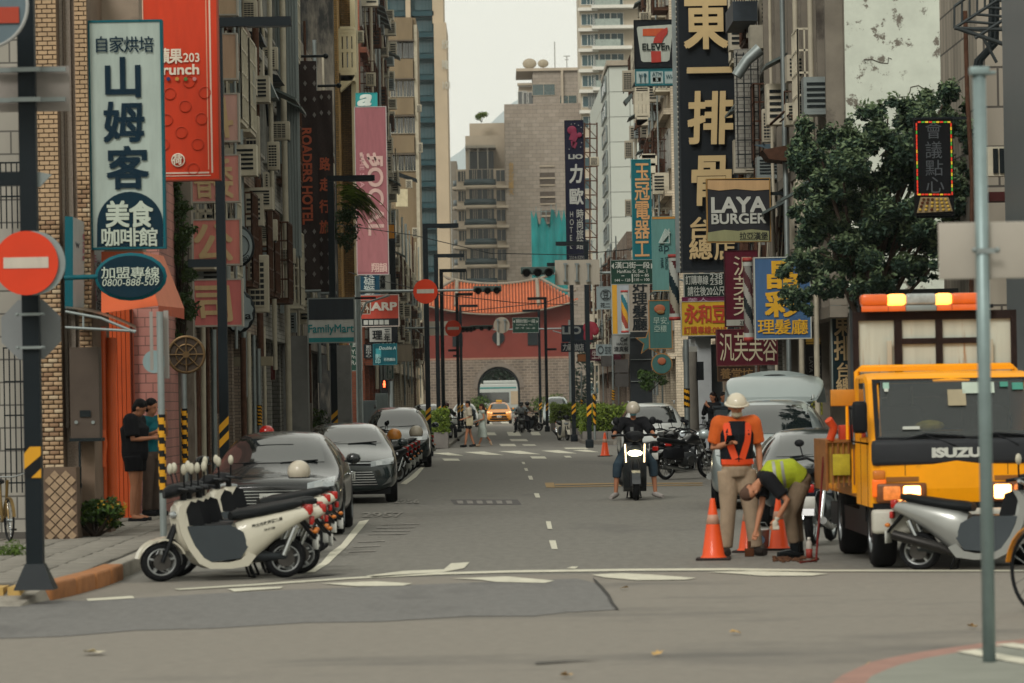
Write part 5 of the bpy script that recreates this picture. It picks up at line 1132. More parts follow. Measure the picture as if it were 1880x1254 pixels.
class Car:
    def __init__(s, name, label, cat, loc, rz=0, L=4.6, W=1.8, H=1.47, paint=None, hood=.98, cowl=1.0, fy=.24, wt=.44, rr=.72, rb=.88, deck=1.05, belt=.9, roofw=.60, wb=2.7, wr=.32, group=None, grille='slats', suv=False, nose=.72, glassm=None):
        s.t = t = thing(name, label, cat, loc, rz, group); s.W = W/2; w = W/2; s.paint = paint; gl = glassm or carglass
        def sec(y, ww, zb, zm, zbelt, zt, rw):
            return (y, [(0, zb), (.80*ww, zb), (ww*.985, zb+.10), (ww, zm), (ww*.975, zbelt), (rw, zt-.05 if rw < ww*.85 else zt-.03), (rw*.6, zt), (0, zt+.012)])
        z0 = .2; hl = [sec(0.0, w*.74, z0+.06, .42, .56, nose-.06, w*.66), sec(.06, w*.86, z0, .45, .60, nose, w*.76), sec(.22, w*.95, z0, .5, nose-.02, nose+.06, w*.82),
              sec(.55, w*.99, z0, .52, belt-.09, hood-.1, w*.84), sec(L*fy*.8, w, z0, .55, belt-.03, hood-.02, w*.84), sec(L*fy, w, z0, .55, belt, cowl+.02, w*.82),
              sec(L*(fy*.45+wt*.55), w, z0, .55, belt+.02, cowl+(H-cowl)*.66, w*(.5*.84+.5*roofw/.6*.64)), sec(L*wt, w, z0, .55, belt+.03, H-.03, w*roofw*1.12), sec(L*(wt+rr)/2, w, z0, .55, belt+.04, H, w*roofw*1.14), sec(L*rr, w, z0, .55, belt+.05, H-.03, w*roofw*1.1),
              sec(L*rb, w*.98, z0+.03, .56, belt+.06, deck+.03, w*.8), sec(L*.965, w*.93, z0+.05, .56, belt-.0, deck-.04 if not suv else deck, w*.76), sec(L, w*.84, z0+.12, .55, .78, deck-.14, w*.70)]
        n = 8; vs = []
        for y, p in hl:
            for x, z in p: vs.append((x, y, z))
            for x, z in p[1:-1][::-1]: vs.append((-x, y, z))
        m = 14; fs = [(i*m+k, i*m+(k+1) % m, (i+1)*m+(k+1) % m, (i+1)*m+k) for i in range(len(hl)-1) for k in range(m)]
        e = len(hl)-1
        for a in (0, e*m):
            for k in range(6): fs.append((a+k, a+k+1, a+13-k-0 if k == 0 else a+14-k-1, a if k == 0 else a+14-k) if k else (a, a+1, a+13))
            fs.append((a+6, a+7, a+8))
        fs2 = []
        for f in fs:
            g = []
            for q in f:
                if q not in g: g.append(q)
            if len(g) > 2: fs2.append(tuple(g))
        me = MB().add(vs, fs2, True).mesh('body')
        tmp = bpy.data.objects.new('tmp', me); COL.objects.link(tmp)
        md = tmp.modifiers.new('s', 'SUBSURF'); md.levels = md.render_levels = 2
        ya, yb = L*.19 if not suv else L*.19, L*.19+wb
        s.ya, s.yb = ya, yb
        cut = MB()
        for y in (ya, yb):
            for sx in (-1, 1): cut.lathe([(1e-4, sx*(w-.30)), (wr+.055, sx*(w-.30)), (wr+.055, sx*(w+.2)), (1e-4, sx*(w+.2))], (0, y, wr), 'X', 24)
        cm = cut.mesh('cut'); co = bpy.data.objects.new('cut', cm); COL.objects.link(co)
        b2 = tmp.modifiers.new('b', 'BOOLEAN'); b2.operation = 'DIFFERENCE'; b2.object = co; b2.solver = 'EXACT'
        dg = bpy.context.evaluated_depsgraph_get(); ev = tmp.evaluated_get(dg); nm = bpy.data.meshes.new_from_object(ev)
        bpy.data.objects.remove(tmp); bpy.data.objects.remove(co); nm.name = 'body'; nm.materials.clear()
        for p in nm.polygons: p.use_smooth = True; p.material_index = 0
        obj('body', nm, paint, t); s.body = nm
        bm = bmesh.new(); bm.from_mesh(nm); s.bvh = BVHTree.FromBMesh(bm); bm.free()
        for y in (ya, yb):
            for sx in (-1, 1): wheel(t, sx*(w-.12), y, wr, .21, 5, sx)
        MB().box(-w*.85, .15, .16, w*.85, L-.2, .3).build('underbody', plastic, t)
        zr = H
        # glazing
        s.front('windshield', [(-w*.70, cowl+.035), (w*.70, cowl+.035), (w*roofw*.98, H-.1), (-w*roofw*.98, H-.1)], gl, 12, 8, ymin=L*fy*.7)
        yc = lambda f: L*(fy+(wt-fy)*f)
        zt_ = H-.12; zb_ = belt+.06
        for sx in (-1, 1):
            s.side('side_window', [(yc(.42), zb_), (L*(wt+rr)/2-.04, zb_), (L*(wt+rr)/2-.04, zt_), (L*wt+.06, zt_)], gl, sx)
            s.side('side_window', [(L*(wt+rr)/2+.04, zb_), (L*(rr*.6+rb*.4), zb_+.01), (L*rr-.03, zt_), (L*(wt+rr)/2+.04, zt_)], gl, sx)
            o = MB().ell((0, 0, 0), (.10, .06, .075), 12, 8).box(-.12*sx, -.01, -.05, -.06*sx, .03, -.02).build('mirror', paint, t, loc=(sx*(w+.10), L*fy+.26, belt+.14))
            MB().box(-.085, .052, -.055, .085, .058, .055).build('mirror_glass', chrome, o)
            MB().rbox(-.02, -.09, -.015, .02, .09, .015, .008, 1).build('door_handle', chrome if not suv else paint, t, loc=(sx*(w+.005), L*(wt+rr)/2-.25, belt-.09))
            MB().rbox(-.02, -.09, -.015, .02, .09, .015, .008, 1).build('door_handle', chrome if not suv else paint, t, loc=(sx*(w+.005), L*rr-.1, belt-.08))
            s.side('door_seam', [(L*(wt+rr)/2-.006, .38), (L*(wt+rr)/2+.006, .38), (L*(wt+rr)/2+.006, belt+.02), (L*(wt+rr)/2-.006, belt+.02)], plastic, sx, 1, 8)
            s.side('door_seam', [(L*fy+.32, .38), (L*fy+.332, .38), (L*fy+.332, belt-.02), (L*fy+.32, belt-.02)], plastic, sx, 1, 8)
        MB().tube([(-.45, L*fy-.02, cowl+.03), (.1, L*fy+.1, cowl+.07)], .012, 5).tube([(.05, L*fy-.03, cowl+.03), (.55, L*fy+.05, cowl+.06)], .012, 5).build('wiper', plastic, t)
        s.L = L; s.H = H; s.nose = nose
    def grid(s, pts, nx, nz, cast, off):
        vs = []
        for j in range(nz+1):
            for i in range(nx+1):
                u, v = i/nx, j/nz
                a = (pts[0][0]*(1-u)+pts[1][0]*u, pts[0][1]*(1-u)+pts[1][1]*u); b = (pts[3][0]*(1-u)+pts[2][0]*u, pts[3][1]*(1-u)+pts[2][1]*u)
                q = (a[0]*(1-v)+b[0]*v, a[1]*(1-v)+b[1]*v); vs.append(cast(q, off))
        ok = [v is not None for v in vs]
        fs = [(j*(nx+1)+i, j*(nx+1)+i+1, (j+1)*(nx+1)+i+1, (j+1)*(nx+1)+i) for j in range(nz) for i in range(nx)]
        fs = [f for f in fs if all(ok[q] for q in f)]
        return [v if v is not None else Vector((0, 1, .5)) for v in vs], fs
    def front(s, name, pts, m, nx=6, nz=4, ymin=-1, off=.007, par=None):
        def cast(q, o):
            h = s.bvh.ray_cast(Vector((q[0], ymin, q[1])), Vector((0, 1, 0)))
            return None if h[0] is None else h[0]+Vector((0, -o, o*.5))
        vs, fs = s.grid(pts, nx, nz, cast, off)
        if fs: return MB().add(vs, fs, True).build(name, m, par or s.t)
    def side(s, name, pts, m, sx, nx=6, nz=4, off=.007):
        def cast(q, o):
            h = s.bvh.ray_cast(Vector((sx*3, q[0], q[1])), Vector((-sx, 0, 0)))
            return None if h[0] is None else h[0]+Vector((sx*o, 0, 0))
        vs, fs = s.grid(pts, nx, nz, cast, off)
        if fs: return MB().add(vs, fs, True).build(name, m, s.t)
    def plate(s, text, z=.42, col='#1c2226'):
        h = s.bvh.ray_cast(Vector((0, -1, z)), Vector((0, 1, 0))); y = h[0].y-.02
        o = MB().rbox(-.17, y-.012, z-.08, .17, y, z+.08, .005, 1).build('licence_plate', platem, s.t)
        v, f = glyph(text, .02); lo, hi = v.min(0), v.max(0); v = (v-(lo+hi)/2)/(hi-lo)*np.array((.28, .09))
        MB().add([(a, y-.016, z+b) for a, b in v], f).build('plate_number', flat(col), o)
    def lights(s, z0, z1, x0=.5, x1=.86, slant=.04, m=None):
        for sx in (-1, 1):
            p = [(sx*s.W*x0, z0), (sx*s.W*x1, z0+slant), (sx*s.W*x1, z1+slant), (sx*s.W*x0, z1-.02)]
            o = s.front('headlight', p, m or lampg, 6, 3, off=.012)
            if o: s.front('lamp_lens', [(sx*s.W*(x0+.1), z0+.02), (sx*s.W*(x0+.22), z0+.03), (sx*s.W*(x0+.22), z1-.01), (sx*s.W*(x0+.1), z1-.02)], chrome, 2, 2, off=.016, par=o)
    def grill(s, z0, z1, x0, x1, n=4, mm=None, base=None):
        o = s.front('grille', [(-s.W*x0, z0), (s.W*x0, z0), (s.W*x1, z1), (-s.W*x1, z1)], base or plastic, 10, 3, off=.010)
        for k in range(n):
            z = z0+(z1-z0)*(k+.5)/n; x = x0+(x1-x0)*(k+.5)/n
            s.front('grille_slat', [(-s.W*x, z-.008), (s.W*x, z-.008), (s.W*x, z+.008), (-s.W*x, z+.008)], mm or chrome, 10, 1, off=.02)
def at(px_, py, z=0):
    g = G(px_, py, z); return g
pb = mat('paint_black', '#0f1315', .22, .2, var=.05, vs=1, coat=.9); pg = mat('paint_dark_green', '#1b2829', .22, .2, var=.05, vs=1, coat=.8)
pw = mat('paint_white', '#b2b6b2', .3, 0, var=.05, vs=1, coat=.7); ps = mat('paint_silver', '#8f9a9a', .3, .5, var=.05, vs=1, coat=.8); py_ = mat('paint_taxi', '#c27a14', .35, 0, var=.05, vs=1, coat=.6)
def X(px_, D): return (px_-VX)*D/F
c = Car('parked_car', 'dark grey sedan nearest on the kerb side, behind the white scooters', 'car', (X(497, 50.5), 50.5, 0), R(0), 4.7, 1.84, 1.38, mat('paint_dark_grey', '#14181a', .25, .1, var=.04, coat=.6), hood=.90, cowl=.93, belt=.86, wb=2.75)
c.lights(.60, .72, .5, .88, .06); c.grill(.42, .62, .42, .48, 5); c.plate('AVK-2957', .5)
for x in (-.5, .5): c.front('fog_lamp', [(x-.12, .33), (x+.12, .33), (x+.14, .42), (x-.1, .42)], lampg, 2, 2)
c = Car('parked_car', 'dark green sedan with chrome bar and wide slatted lower grille', 'car', (X(632, 66.5), 66.5, 0), R(2), 4.8, 1.83, 1.40, pg, hood=.97, cowl=1.0, wb=2.77)
c.lights(.63, .74, .48, .92, .05); c.grill(.66, .73, .46, .5, 1); c.grill(.30, .56, .62, .50, 6); c.plate('AGR-6821', .48)
for sx in (-1, 1): c.front('fog_lamp', [(sx*.62, .30), (sx*.80, .36), (sx*.78, .46), (sx*.70, .36)], chrome, 3, 2, off=.02)
c = Car('parked_car', 'dark estate car with roof rails beyond the parked dark scooters', 'car', (X(727, 102), 102, 0), R(1), 4.7, 1.86, 1.62, pg, hood=1.02, cowl=1.06, rr=.84, rb=.96, deck=1.15, suv=True, belt=.98, wr=.34)
c.lights(.70, .82); c.grill(.45, .66, .4, .46, 3); c.plate('BKD-3307', .5)
for sx in (-1, 1): MB().tube([(sx*.60, 2.1, 1.6), (sx*.61, 2.3, 1.66), (sx*.61, 3.6, 1.66), (sx*.6, 3.8, 1.6)], .02, 6).build('roof_rail', plastic, c.t)
c = Car('parked_car', 'white car parked far down the kerb with only windscreen and roof in view', 'car', (X(783, 178), 178, 0), 0, 4.6, 1.85, 1.65, pw, hood=1.02, cowl=1.06, rr=.84, rb=.96, deck=1.15, suv=True, belt=.98)
c.lights(.7, .82); c.grill(.45, .6, .4, .46, 2)
c = Car('moving_car', 'small white car behind the pedestrians crossing the road', 'car', (X(852, 255), 255, 0), 0, 4.5, 1.85, 1.6, pw, hood=1.0, cowl=1.04, rr=.84, rb=.96, deck=1.15, suv=True)
c.lights(.7, .82); c.grill(.4, .66, .5, .56, 2)
# taxi
c = Car('taxi', 'yellow taxi with black grille coming out of the gate', 'taxi', (X(916, 285), 285, 0), 0, 4.5, 1.9, 1.62, py_, hood=1.02, cowl=1.06, rr=.82, rb=.95, deck=1.15, suv=True, belt=.98, wr=.34)
c.lights(.78, .88, .55, .92, .05, mat('lit_headlamp', '#ffb070', .3, var=0, emit='#ff9a50', es=1.5)); c.grill(.45, .85, .62, .5, 2, plastic); c.grill(.22, .42, .8, .7, 1, plastic); c.plate('TDK-902', .55)
MB().rbox(-.22, 2.1, 1.62, .22, 2.3, 1.78, .04).build('roof_sign', mat('taxi_lamp', '#c2932c', .4, var=.05), c.t)
# right side row
c = Car('parked_car', 'dark blue grey sedan parked behind the crouching worker', 'car', (X(1520, 50.5), 50.5, 0), R(-1), 4.6, 1.8, 1.30, mat('paint_slate', '#1d2528', .22, .1, var=.04, coat=.7), hood=.86, cowl=.89, belt=.82, nose=.66)
c.lights(.60, .74); c.grill(.40, .60, .42, .5, 4); c.plate('ASC-7706', .42)
c = sv = Car('parked_car', 'silver people carrier with its tailgate raised high', 'car', (X(1412, 59), 59, 0), R(-5), 4.9, 1.9, 1.70, ps, hood=1.05, cowl=1.12, rr=.88, rb=.97, deck=1.3, suv=True, belt=1.02, wr=.34)
c.lights(.78, .92, .5, .9, .06); c.grill(.5, .8, .5, .56, 4); c.plate('BAV-0187', .48)
# tailgate raised
mb = MB(); secs = []
for i in range(7):
    f = i/6; ang = R(10+22*f); y = 4.6+math.cos(.2)*.95*f; z = 1.68+.36*math.sin(f*1.5)
    secs.append((y, z, .72+.10*math.sin(f*3.1), .05))
mb.loft(secs, 18, 3); mb.build('tailgate', ps, sv.t)
tg = MB()
for i in range(12):
    a = math.pi*i/12; b_ = math.pi*(i+1)/12
    def ep(t_, r_, z_): return (r_*math.cos(t_), 5.62-.1*math.sin(t_), 1.62+z_*math.sin(t_)**.6)
    tg.add([ep(a, .86, .55), ep(b_, .86, .55), ep(b_, .70, .38), ep(a, .70, .38)], [(0, 1, 2, 3)], True)
    tg.add([ep(a, .86, .55), ep(b_, .86, .55), tuple(np.array(ep(b_, .86, .55))+np.array((0, .12, -.02))), tuple(np.array(ep(a, .86, .55))+np.array((0, .12, -.02)))], [(0, 1, 2, 3)], True)
tg.build('tailgate_frame', ps, sv.t)
MB().loft([(5.60, 1.72, .66, .20), (5.66, 1.74, .64, .19)], 18, 3).build('tailgate_window', mat('hatch_inner', '#9aa29f', .35, .2, var=.1), sv.t)
MB().ell((0, 5.55, 2.08), (.22, .08, .03), 14, 6).build('brake_lamp', plastic, sv.t)
for sx in (-1, 1): MB().tube([(sx*.66, 2.2, 1.68), (sx*.66, 2.4, 1.74), (sx*.64, 4.2, 1.74), (sx*.62, 4.4, 1.68)], .02, 6).build('roof_rail', ps, sv.t)
MB().tube([(-.97, .9, .5), (-.98, 1.3, .5)], .05, 8).build('side_step', chrome, sv.t)
c = Car('parked_van', 'white hatchback parked facing the street behind the motorcycles', 'van', (X(1202, 98), 98, 0), 0, 4.5, 1.76, 1.62, pw, hood=1.02, cowl=1.06, rr=.86, rb=.96, deck=1.2, suv=True, belt=.98)
c.lights(.72, .84); c.grill(.45, .62, .4, .46, 3); c.plate('8036-QD', .5)
for sx in (-1, 1): MB().tube([(sx*.58, 2.0, 1.6), (sx*.6, 2.2, 1.66), (sx*.6, 3.6, 1.66)], .02, 6).build('roof_rail', ps, c.t)
c = Car('parked_van', 'silver van far off beside the hedge and the gate', 'van', (X(1022, 262), 262, 0), 0, 4.8, 1.9, 1.95, ps, hood=1.15, cowl=1.2, rr=.9, rb=.97, deck=1.6, suv=True, belt=1.1, fy=.16, wt=.32)
c.lights(.75, .9); c.grill(.5, .75, .5, .56, 2)
# bus behind the arch
D = 405
t = thing('city_bus', 'white and teal city bus crossing behind the gate arch', 'bus', (X(918, D), D, 0))
bw = mat('bus_white', '#a6aba6', .4, var=.05); x0, x1 = X(884, D), X(1000, D)
MB().rbox(X(884, D)-8, D, .4, X(975, D), D+2.5, 3.5, .12).build('body', bw, t, True)
MB().box(X(884, D)-7, D-.03, 1.5, X(935, D), D-.002, 2.6).build('window', carglass, t, True)
MB().box(X(938, D), D-.03, 1.3, X(955, D), D-.002, 2.7).build('side_panel', mat('bus_beige', '#a8977f', .5, var=.05), t, True)
MB().box(X(884, D)-8, D-.03, 3.0, X(948, D), D-.002, 3.15).build('teal_stripe', flat('#3f8f8c'), t, True)
MB().rbox(X(888, D), D+.3, 3.51, X(952, D), D+2.1, 3.85, .08).build('roof_unit', bw, t, True)
for x in (896, 940): MB().box(X(x, D)-.35, D-.04, .6, X(x, D)+.35, D-.002, .95).build('advert', flat('#2f5f66'), t, True)
for x in (886, 958): MB().lathe([(.25, -.12), (.48, -.12), (.5, 0), (.48, .12), (.25, .12)], (X(x, D), D-.02, .5), 'Y', 20).build('wheel', tyre, t, True)
MB().box(-30, 470, 0, 30, 474, 9).build('far_trees_backdrop', mat('dark_green_far', '#27332c', .95, var=.3, vs=.4, coords='World')) if False else None

# ================================================================ truck
D = 38.2; tx = X(1596, D); TW = 1.70
t = truck = thing('works_truck', 'yellow works truck with lit headlamps and amber light bar', 'truck', (tx+TW/2, D, 0)); W = TW/2
yel = mat('truck_yellow', '#e49500', .5, 0, var=.08, vs=2, spec=.2, coat=.15, stain='#a06a14', ssc=4, sth=.6, sw=.2)
# cab shell as rings of the front outline, leaning back above the waist
def ring(y, w, z, r): return None
prof = [(.0, .62), (-.03, .80), (-.03, 1.08), (.0, 1.22), (.06, 1.30), (.31, 1.87), (.36, 1.905), (.44, 1.935), (.62, 1.96), (1.5, 1.96), (1.58, 1.92), (1.60, .62)]
mb = MB(); n = len(prof); xs = [(-W, .10), (-W+.02, .04), (-W+.10, 0), (0, -.03), (W-.10, 0), (W-.02, .04), (W, .10)]
vs = [(x, y+d*(1 if y < .8 else -.3), z-(d*.5 if z > 1.85 else 0)) for x, d in xs for y, z in prof]
fs = [(i*n+k, i*n+(k+1) % n, (i+1)*n+(k+1) % n, (i+1)*n+k) for i in range(len(xs)-1) for k in range(n)]
fs += [tuple(range(n)), tuple(range((len(xs)-1)*n, len(xs)*n))[::-1]]
cabm = MB().add(vs, fs, False); cabme = cabm.mesh('cab')
_a = bpy.data.objects.new('a', cabme); _b = bpy.data.objects.new('b', MB().box(-W+.12, -.3, 1.32, W-.12, 1.45, 1.86).mesh('b')); COL.objects.link(_a); COL.objects.link(_b)
_m = _a.modifiers.new('b', 'BOOLEAN'); _m.object = _b; _m.solver = 'EXACT'; cabme = bpy.data.meshes.new_from_object(_a.evaluated_get(bpy.context.evaluated_depsgraph_get())); cabme.name = 'cab'; cabme.materials.clear()
for q_ in cabme.polygons: q_.material_index = 0
bpy.data.objects.remove(_a); bpy.data.objects.remove(_b); obj('cab', cabme, yel, t)
tgl = mat('truck_glass', '#252e2f', .05, var=0, ior=1.8, spec=.6); tgl.node_tree.nodes['Principled BSDF'].inputs['Alpha'].default_value = .42
MB().box(-W+.125, .2, 1.322, W-.125, .5, 1.36).build('dashboard', flat('#3c3f3e'), t); MB().box(-W+.125, 1.40, 1.37, W-.125, 1.44, 1.85).build('cab_lining', flat('#3c3f3e'), t)
for x_ in (-.44, .44): MB().rbox(x_-.24, 1.05, 1.33, x_+.24, 1.2, 1.62, .05).rbox(x_-.12, 1.08, 1.63, x_+.12, 1.17, 1.80, .03).build('seat', flat('#2a2c2d'), t)
MB().lathe([(.19, -.012), (.21, 0), (.19, .012), (.19, -.012)], (.44, .62, 1.44), 'Y', 24).build('steering_wheel', plastic, t)
def cy(z): return .06+(z-1.30)*.45     # slope of the screen plane
def quad_front(name, x0, z0, x1, z1, m, off, par=None, taper=0):
    return MB().poly([(x0, cy(z0)-off-.03, z0), (x1, cy(z0)-off-.03, z0), (x1-taper, cy(z1)-off-.03, z1), (x0+taper, cy(z1)-off-.03, z1)], .02).build(name, m, par or t)
for q_ in ((-W+.055, 1.29, W-.055, 1.325), (-W+.055, 1.855, W-.055, 1.895), (-W+.055, 1.3255, -W+.10, 1.8545), (W-.10, 1.3255, W-.055, 1.8545)): quad_front('windshield_seal', *q_, plastic, .004)
quad_front('windshield', -W+.085, 1.31, W-.085, 1.875, tgl, .022, taper=.05)
quad_front('inspection_sticker', -W+.16, 1.80, -W+.22, 1.86, flat('#8fb0a0'), .045); quad_front('inspection_sticker', -W+.17, 1.77, -W+.21, 1.80, flat('#b5b8ae'), .046)
quad_front('paper_notice', .10, 1.74, .42, 1.85, flat('#a8b5a8'), .045); quad_front('sticker', .48, 1.80, .56, 1.85, flat('#3f8a78'), .045); quad_front('sticker', .60, 1.77, .71, 1.84, flat('#3f8a78'), .045)
quad_front('cardboard_note', -.05, 1.62, .13, 1.78, flat('#9a8f74'), .045); MB().box(-.62, 1.3, 1.70, .0, 1.32, 1.715).box(-.62, 1.3, 1.55, -.60, 1.32, 1.82).box(-.3, 1.3, 1.45, -.275, 1.32, 1.82).build('rear_rail', flat('#8a8570'), t)
MB().ell((-.22, .30, 1.42), (.15, .07, .06), 10, 6).build('flower_bag', mat('bag_yellow', '#a8a03a', .7, var=.5, vs=12), t)
quad_front('number_sticker', -W+.33, 1.39, -W+.5, 1.42, flat('#a9aca4'), .045)
MB().rbox(-W+.01, -.062, 1.03, W-.01, .05, 1.29, .05).build('badge_panel', mat('badge_grey', '#2b2d30', .5, var=.1), t)
v, f = glyph('ISUZU', .06); lo, hi = v.min(0), v.max(0); v = (v-(lo+hi)/2)/(hi-lo)*np.array((.49, .10))
MB().add([(a, -.069, 1.155+b) for a, b in v], f).build('lettering', flat('#b8bab2'), t)
for a, b_ in ((-.6, .0), (.1, .62)): MB().tube([(a, -.03, 1.27), (a+.3, .0, 1.34), (b_+.1, .02, 1.31)], .012, 5).tube([(a+.3, -.02, 1.33), (b_, -.07, 1.22)], .009, 5).build('wiper', plastic, t)
MB().rbox(-W, -.14, .36, W, .06, .60, .04).build('bumper', mat('bumper_grey', '#a6a49a', .5, var=.12, vs=3, stain='#6e6a60', ssc=3, sth=.6), t)
MB().box(-W+.02, -.05, .60, W-.02, .05, .66).build('bumper_gap', plastic, t)
MB().rbox(-W+.45, -.155, .42, -W+.76, -.13, .54, .015).build('fog_lamp', plastic, t); MB().rbox(W-.76, -.155, .42, W-.45, -.13, .54, .015).build('fog_lamp', plastic, t)
lit = mat('lit_headlamp_warm', '#ffb070', .3, var=0, emit='#ff9440', es=5.0); litw = mat('lit_headlamp_core', '#ffd9a0', .3, var=0, emit='#ffb060', es=7.0)
for sx in (-1, 1):
    o = MB().rbox(-.25, -.045, -.1, .25, .04, .1, .03).build('headlight', mat('headlamp_housing', '#6a3f20', .4, var=.3, vs=10), t, loc=(sx*(W-.30), -.03, .76))
    for k, xx_ in enumerate((-.1, .1)):
        MB().rbox(xx_-.085, -.065, -.07, xx_+.085, -.03, .07, .02).build('lamp_lens', litw if (sx > 0 or k == 1) and k != (1 if sx > 0 else 0) else mat('lamp_amber_reflect', '#b5703a', .2, var=.5, vs=14, emit='#b05a20', es=.8), o)
    MB().rbox(-.07, -.04, -.08, .07, .03, .1, .02).build('indicator', mat('indicator_lit', '#c25a14', .3, var=.2, emit='#c04a0a', es=.7), t, loc=(sx*(W-.08), -.02, .80))
    MB().rbox(-.06, -.04, -.05, .06, .03, .05, .02).build('corner_lamp', amber, t, loc=(sx*(W-.08), -.02, .94)) if sx < 0 else None
for xs_ in (-W+.34, W-.34): MB().box(xs_-.004, -.040, .93, xs_+.004, -.028, 1.06).build('panel_seam', plastic, t)
for sx in (-1, 1): MB().box(sx*(W+.001)-.003, .30, .62, sx*(W+.001)+.003, .308, 1.30).box(sx*(W+.001)-.003, 1.02, .62, sx*(W+.001)+.003, 1.028, 1.9).build('door_seam', plastic, t)
MB().box(-W+.15, -.045, .87, W-.15, -.025, .92).build('trim', mat('trim_brown', '#7d4f1c', .6), t)
for sx in (-1, 1):
    MB().poly([(sx*(W+.004), .2, 1.32), (sx*(W+.004), .95, 1.30), (sx*(W+.004), .95, 1.86), (sx*(W+.004), .48, 1.86)], .012, d=(sx, 0, 0)).build('side_window', carglass, t)
    MB().tube([(sx*W, .2, 1.25), (sx*(W+.18), .02, 1.28), (sx*(W+.2), 0, 1.62), (sx*W, .3, 1.5)], .012, 6).build('mirror_arm', plastic, t)
    MB().rbox(sx*(W+.1)-.075, -.06, 1.36, sx*(W+.1)+.075, .02, 1.68, .04).build('mirror', plastic, t)
    wheel(t, sx*(W-.16), .55, .37, .24, 6, sx); wheel(t, sx*(W-.18), 3.9, .37, .3, 6, sx)
MB().box(-.8, 0.3, .3, .8, 5.3, .55).build('chassis', plastic, t)
MB().box(-W+.03, .95, .45, -W+.28, 1.6, .98).build('wheel_arch', plastic, t)
# load bed, head frame with stained panels
MB().box(-W-.03, 1.72, .72, -W+.02, 5.4, 1.18).box(W-.02, 1.72, .72, W+.03, 5.4, 1.18).box(-W+.021, 5.35, .72, W-.021, 5.4, 1.18).box(-W+.021, 1.72, .68, W-.021, 5.35, .74).build('load_bed', yel, t)
mb = MB(); z1, zf = 2.60, 2.05
hb = MB().box(-W+.03, 1.70, 1.2, W-.03, 1.73, z1-.04)
rp = mat('stained_panel', '#aaada0', .7, var=.1, vs=2, stain='#8a6238', ssc=2.2, sth=.60, stretch=(6, 1, .35)); hb.build('head_panel', rp, t)
dr = mat('frame_rust_dark', '#231a18', .8, var=.3, vs=10)
for x0_, x1_, za, zb_ in ((-W, -W+.06, 1.2, z1), (W-.06, W, 1.2, z1), (-W+.061, W-.061, z1-.09, z1), (-.42, -.34, 1.3, z1-.091), (.44, .52, 1.3, z1-.091), (.01, .08, 1.3, z1-.091), (-.339, .009, 2.26, 2.32), (.081, .439, 2.26, 2.32)): mb.box(x0_, 1.66, za, x1_, 1.699, zb_)
mb.build('head_frame', dr, t)
mb = MB(); mb.tube([(-W+.03, 1.62, .9), (-W+.03, 1.62, 1.98), (-W+.08, 1.6, 2.02), (W-.08, 1.6, 2.02), (W-.03, 1.62, 1.98), (W-.03, 1.62, .9)], .03, 8).box(-W+.05, 1.57, 1.98, W-.05, 1.63, 2.03); mb.build('hoop', yel, t)
for x in (-.47, .58): MB().rbox(x-.035, 1.62, 2.02, x+.02, 1.65, 2.3, .01).build('pale_post', flat('#a8a290'), t)
# amber light bar
lb = MB().rbox(-W+.10, 1.55, 2.62, W-.25, 1.75, 2.66, .01); lb.build('light_bar_base', plastic, t)
am = mat('amber_dome', '#b8521a', .25, var=.15, vs=6, emit='#c0501a', es=.35, coat=.5); amb = mat('amber_lit', '#ffc070', .3, var=0, emit='#ffa040', es=3.2); clr = mat('clear_dome', '#8d9290', .15, var=.3, vs=8, coat=.5)
for x0_, x1_, m_ in ((-W+.08, -W+.36, am), (-W+.36, -W+.54, amb), (-W+.54, -W+.86, clr), (-W+.86, -W+1.02, amb), (-W+1.02, W-.3, am)):
    MB().rbox(x0_+.002, 1.53, 2.662, x1_-.002, 1.77, 2.78, .03).build('light_dome', m_, t)
    MB().rbox(x0_+.002, 1.535, 2.60, x1_-.002, 1.55, 2.66, .004).build('dome_skirt', am if m_ is not clr else metal_g, t) 
# side basket
c = Vector((-W-.17, 2.6, 0))
wood = mat('basket_rust', '#7d5026', .8, var=.35, vs=8); mb = MB()
MB().box(-W-.36, 1.75, 1.0, -W-.06, 1.78, 1.42).build('basket_sheet', mat('basket_ochre', '#8f6a24', .7, var=.4, vs=5), t)
for i in range(7): MB().box(-W-.38+i*.055, 1.71, .92+.012*i, -W-.365+i*.055, 1.745, 1.45).build('basket_slat', wood, t)
MB().box(-W-.39, 1.70, 1.42, -W-.03, 3.2, 1.45).box(-W-.39, 1.70, .92, -W-.375, 3.2, 1.42).build('basket_frame', wood, t)
MB().rbox(-W-.32, 1.685, 1.08, -W-.14, 1.70, 1.3, .004).build('yellow_bag', mat('bag_yellow2', '#9c9022', .7, var=.3, vs=9), t)
MB().tube([(-W-.17, 1.6, 1.45), (-W-.17, 1.6, 1.80)], .018, 6).build('sign_stem', yel, t)
MB().rbox(-W-.34, 1.58, 1.80, -W-.02, 1.62, 1.97, .008).build('sign_board', mat('board_orange_yellow', '#b5741c', .5, var=.15, vs=5), t)
MB().tube([(-W-.34, 1.72, 1.45), (-W-.30, 1.7, 1.58), (-W-.36, 1.66, 1.66)], .045, 8).build('orange_hose', mat('hose_orange', '#b5401a', .6), t)
MB().rbox(-W-.24, 1.72, 1.44, -W-.08, 1.9, 1.60, .01).build('orange_box', mat('box_red_orange', '#b03416', .6), t)
MB().tube([(-W-.08, 1.7, 1.4), (-W-.06, 1.7, 1.75), (-W-.02, 1.75, 1.95), (-W+.0, 1.7, 1.6)], .03, 8).build('grey_hose', metal_g, t)
MB().tube([(-W-.3, 2.0, 1.1), (-W-.36, 1.9, .5), (-W-.42, 1.7, .03), (-W-.6, 1.5, .02)], .012, 6).build('red_hose', mat('hose_red', '#5c1a18', .6), t)
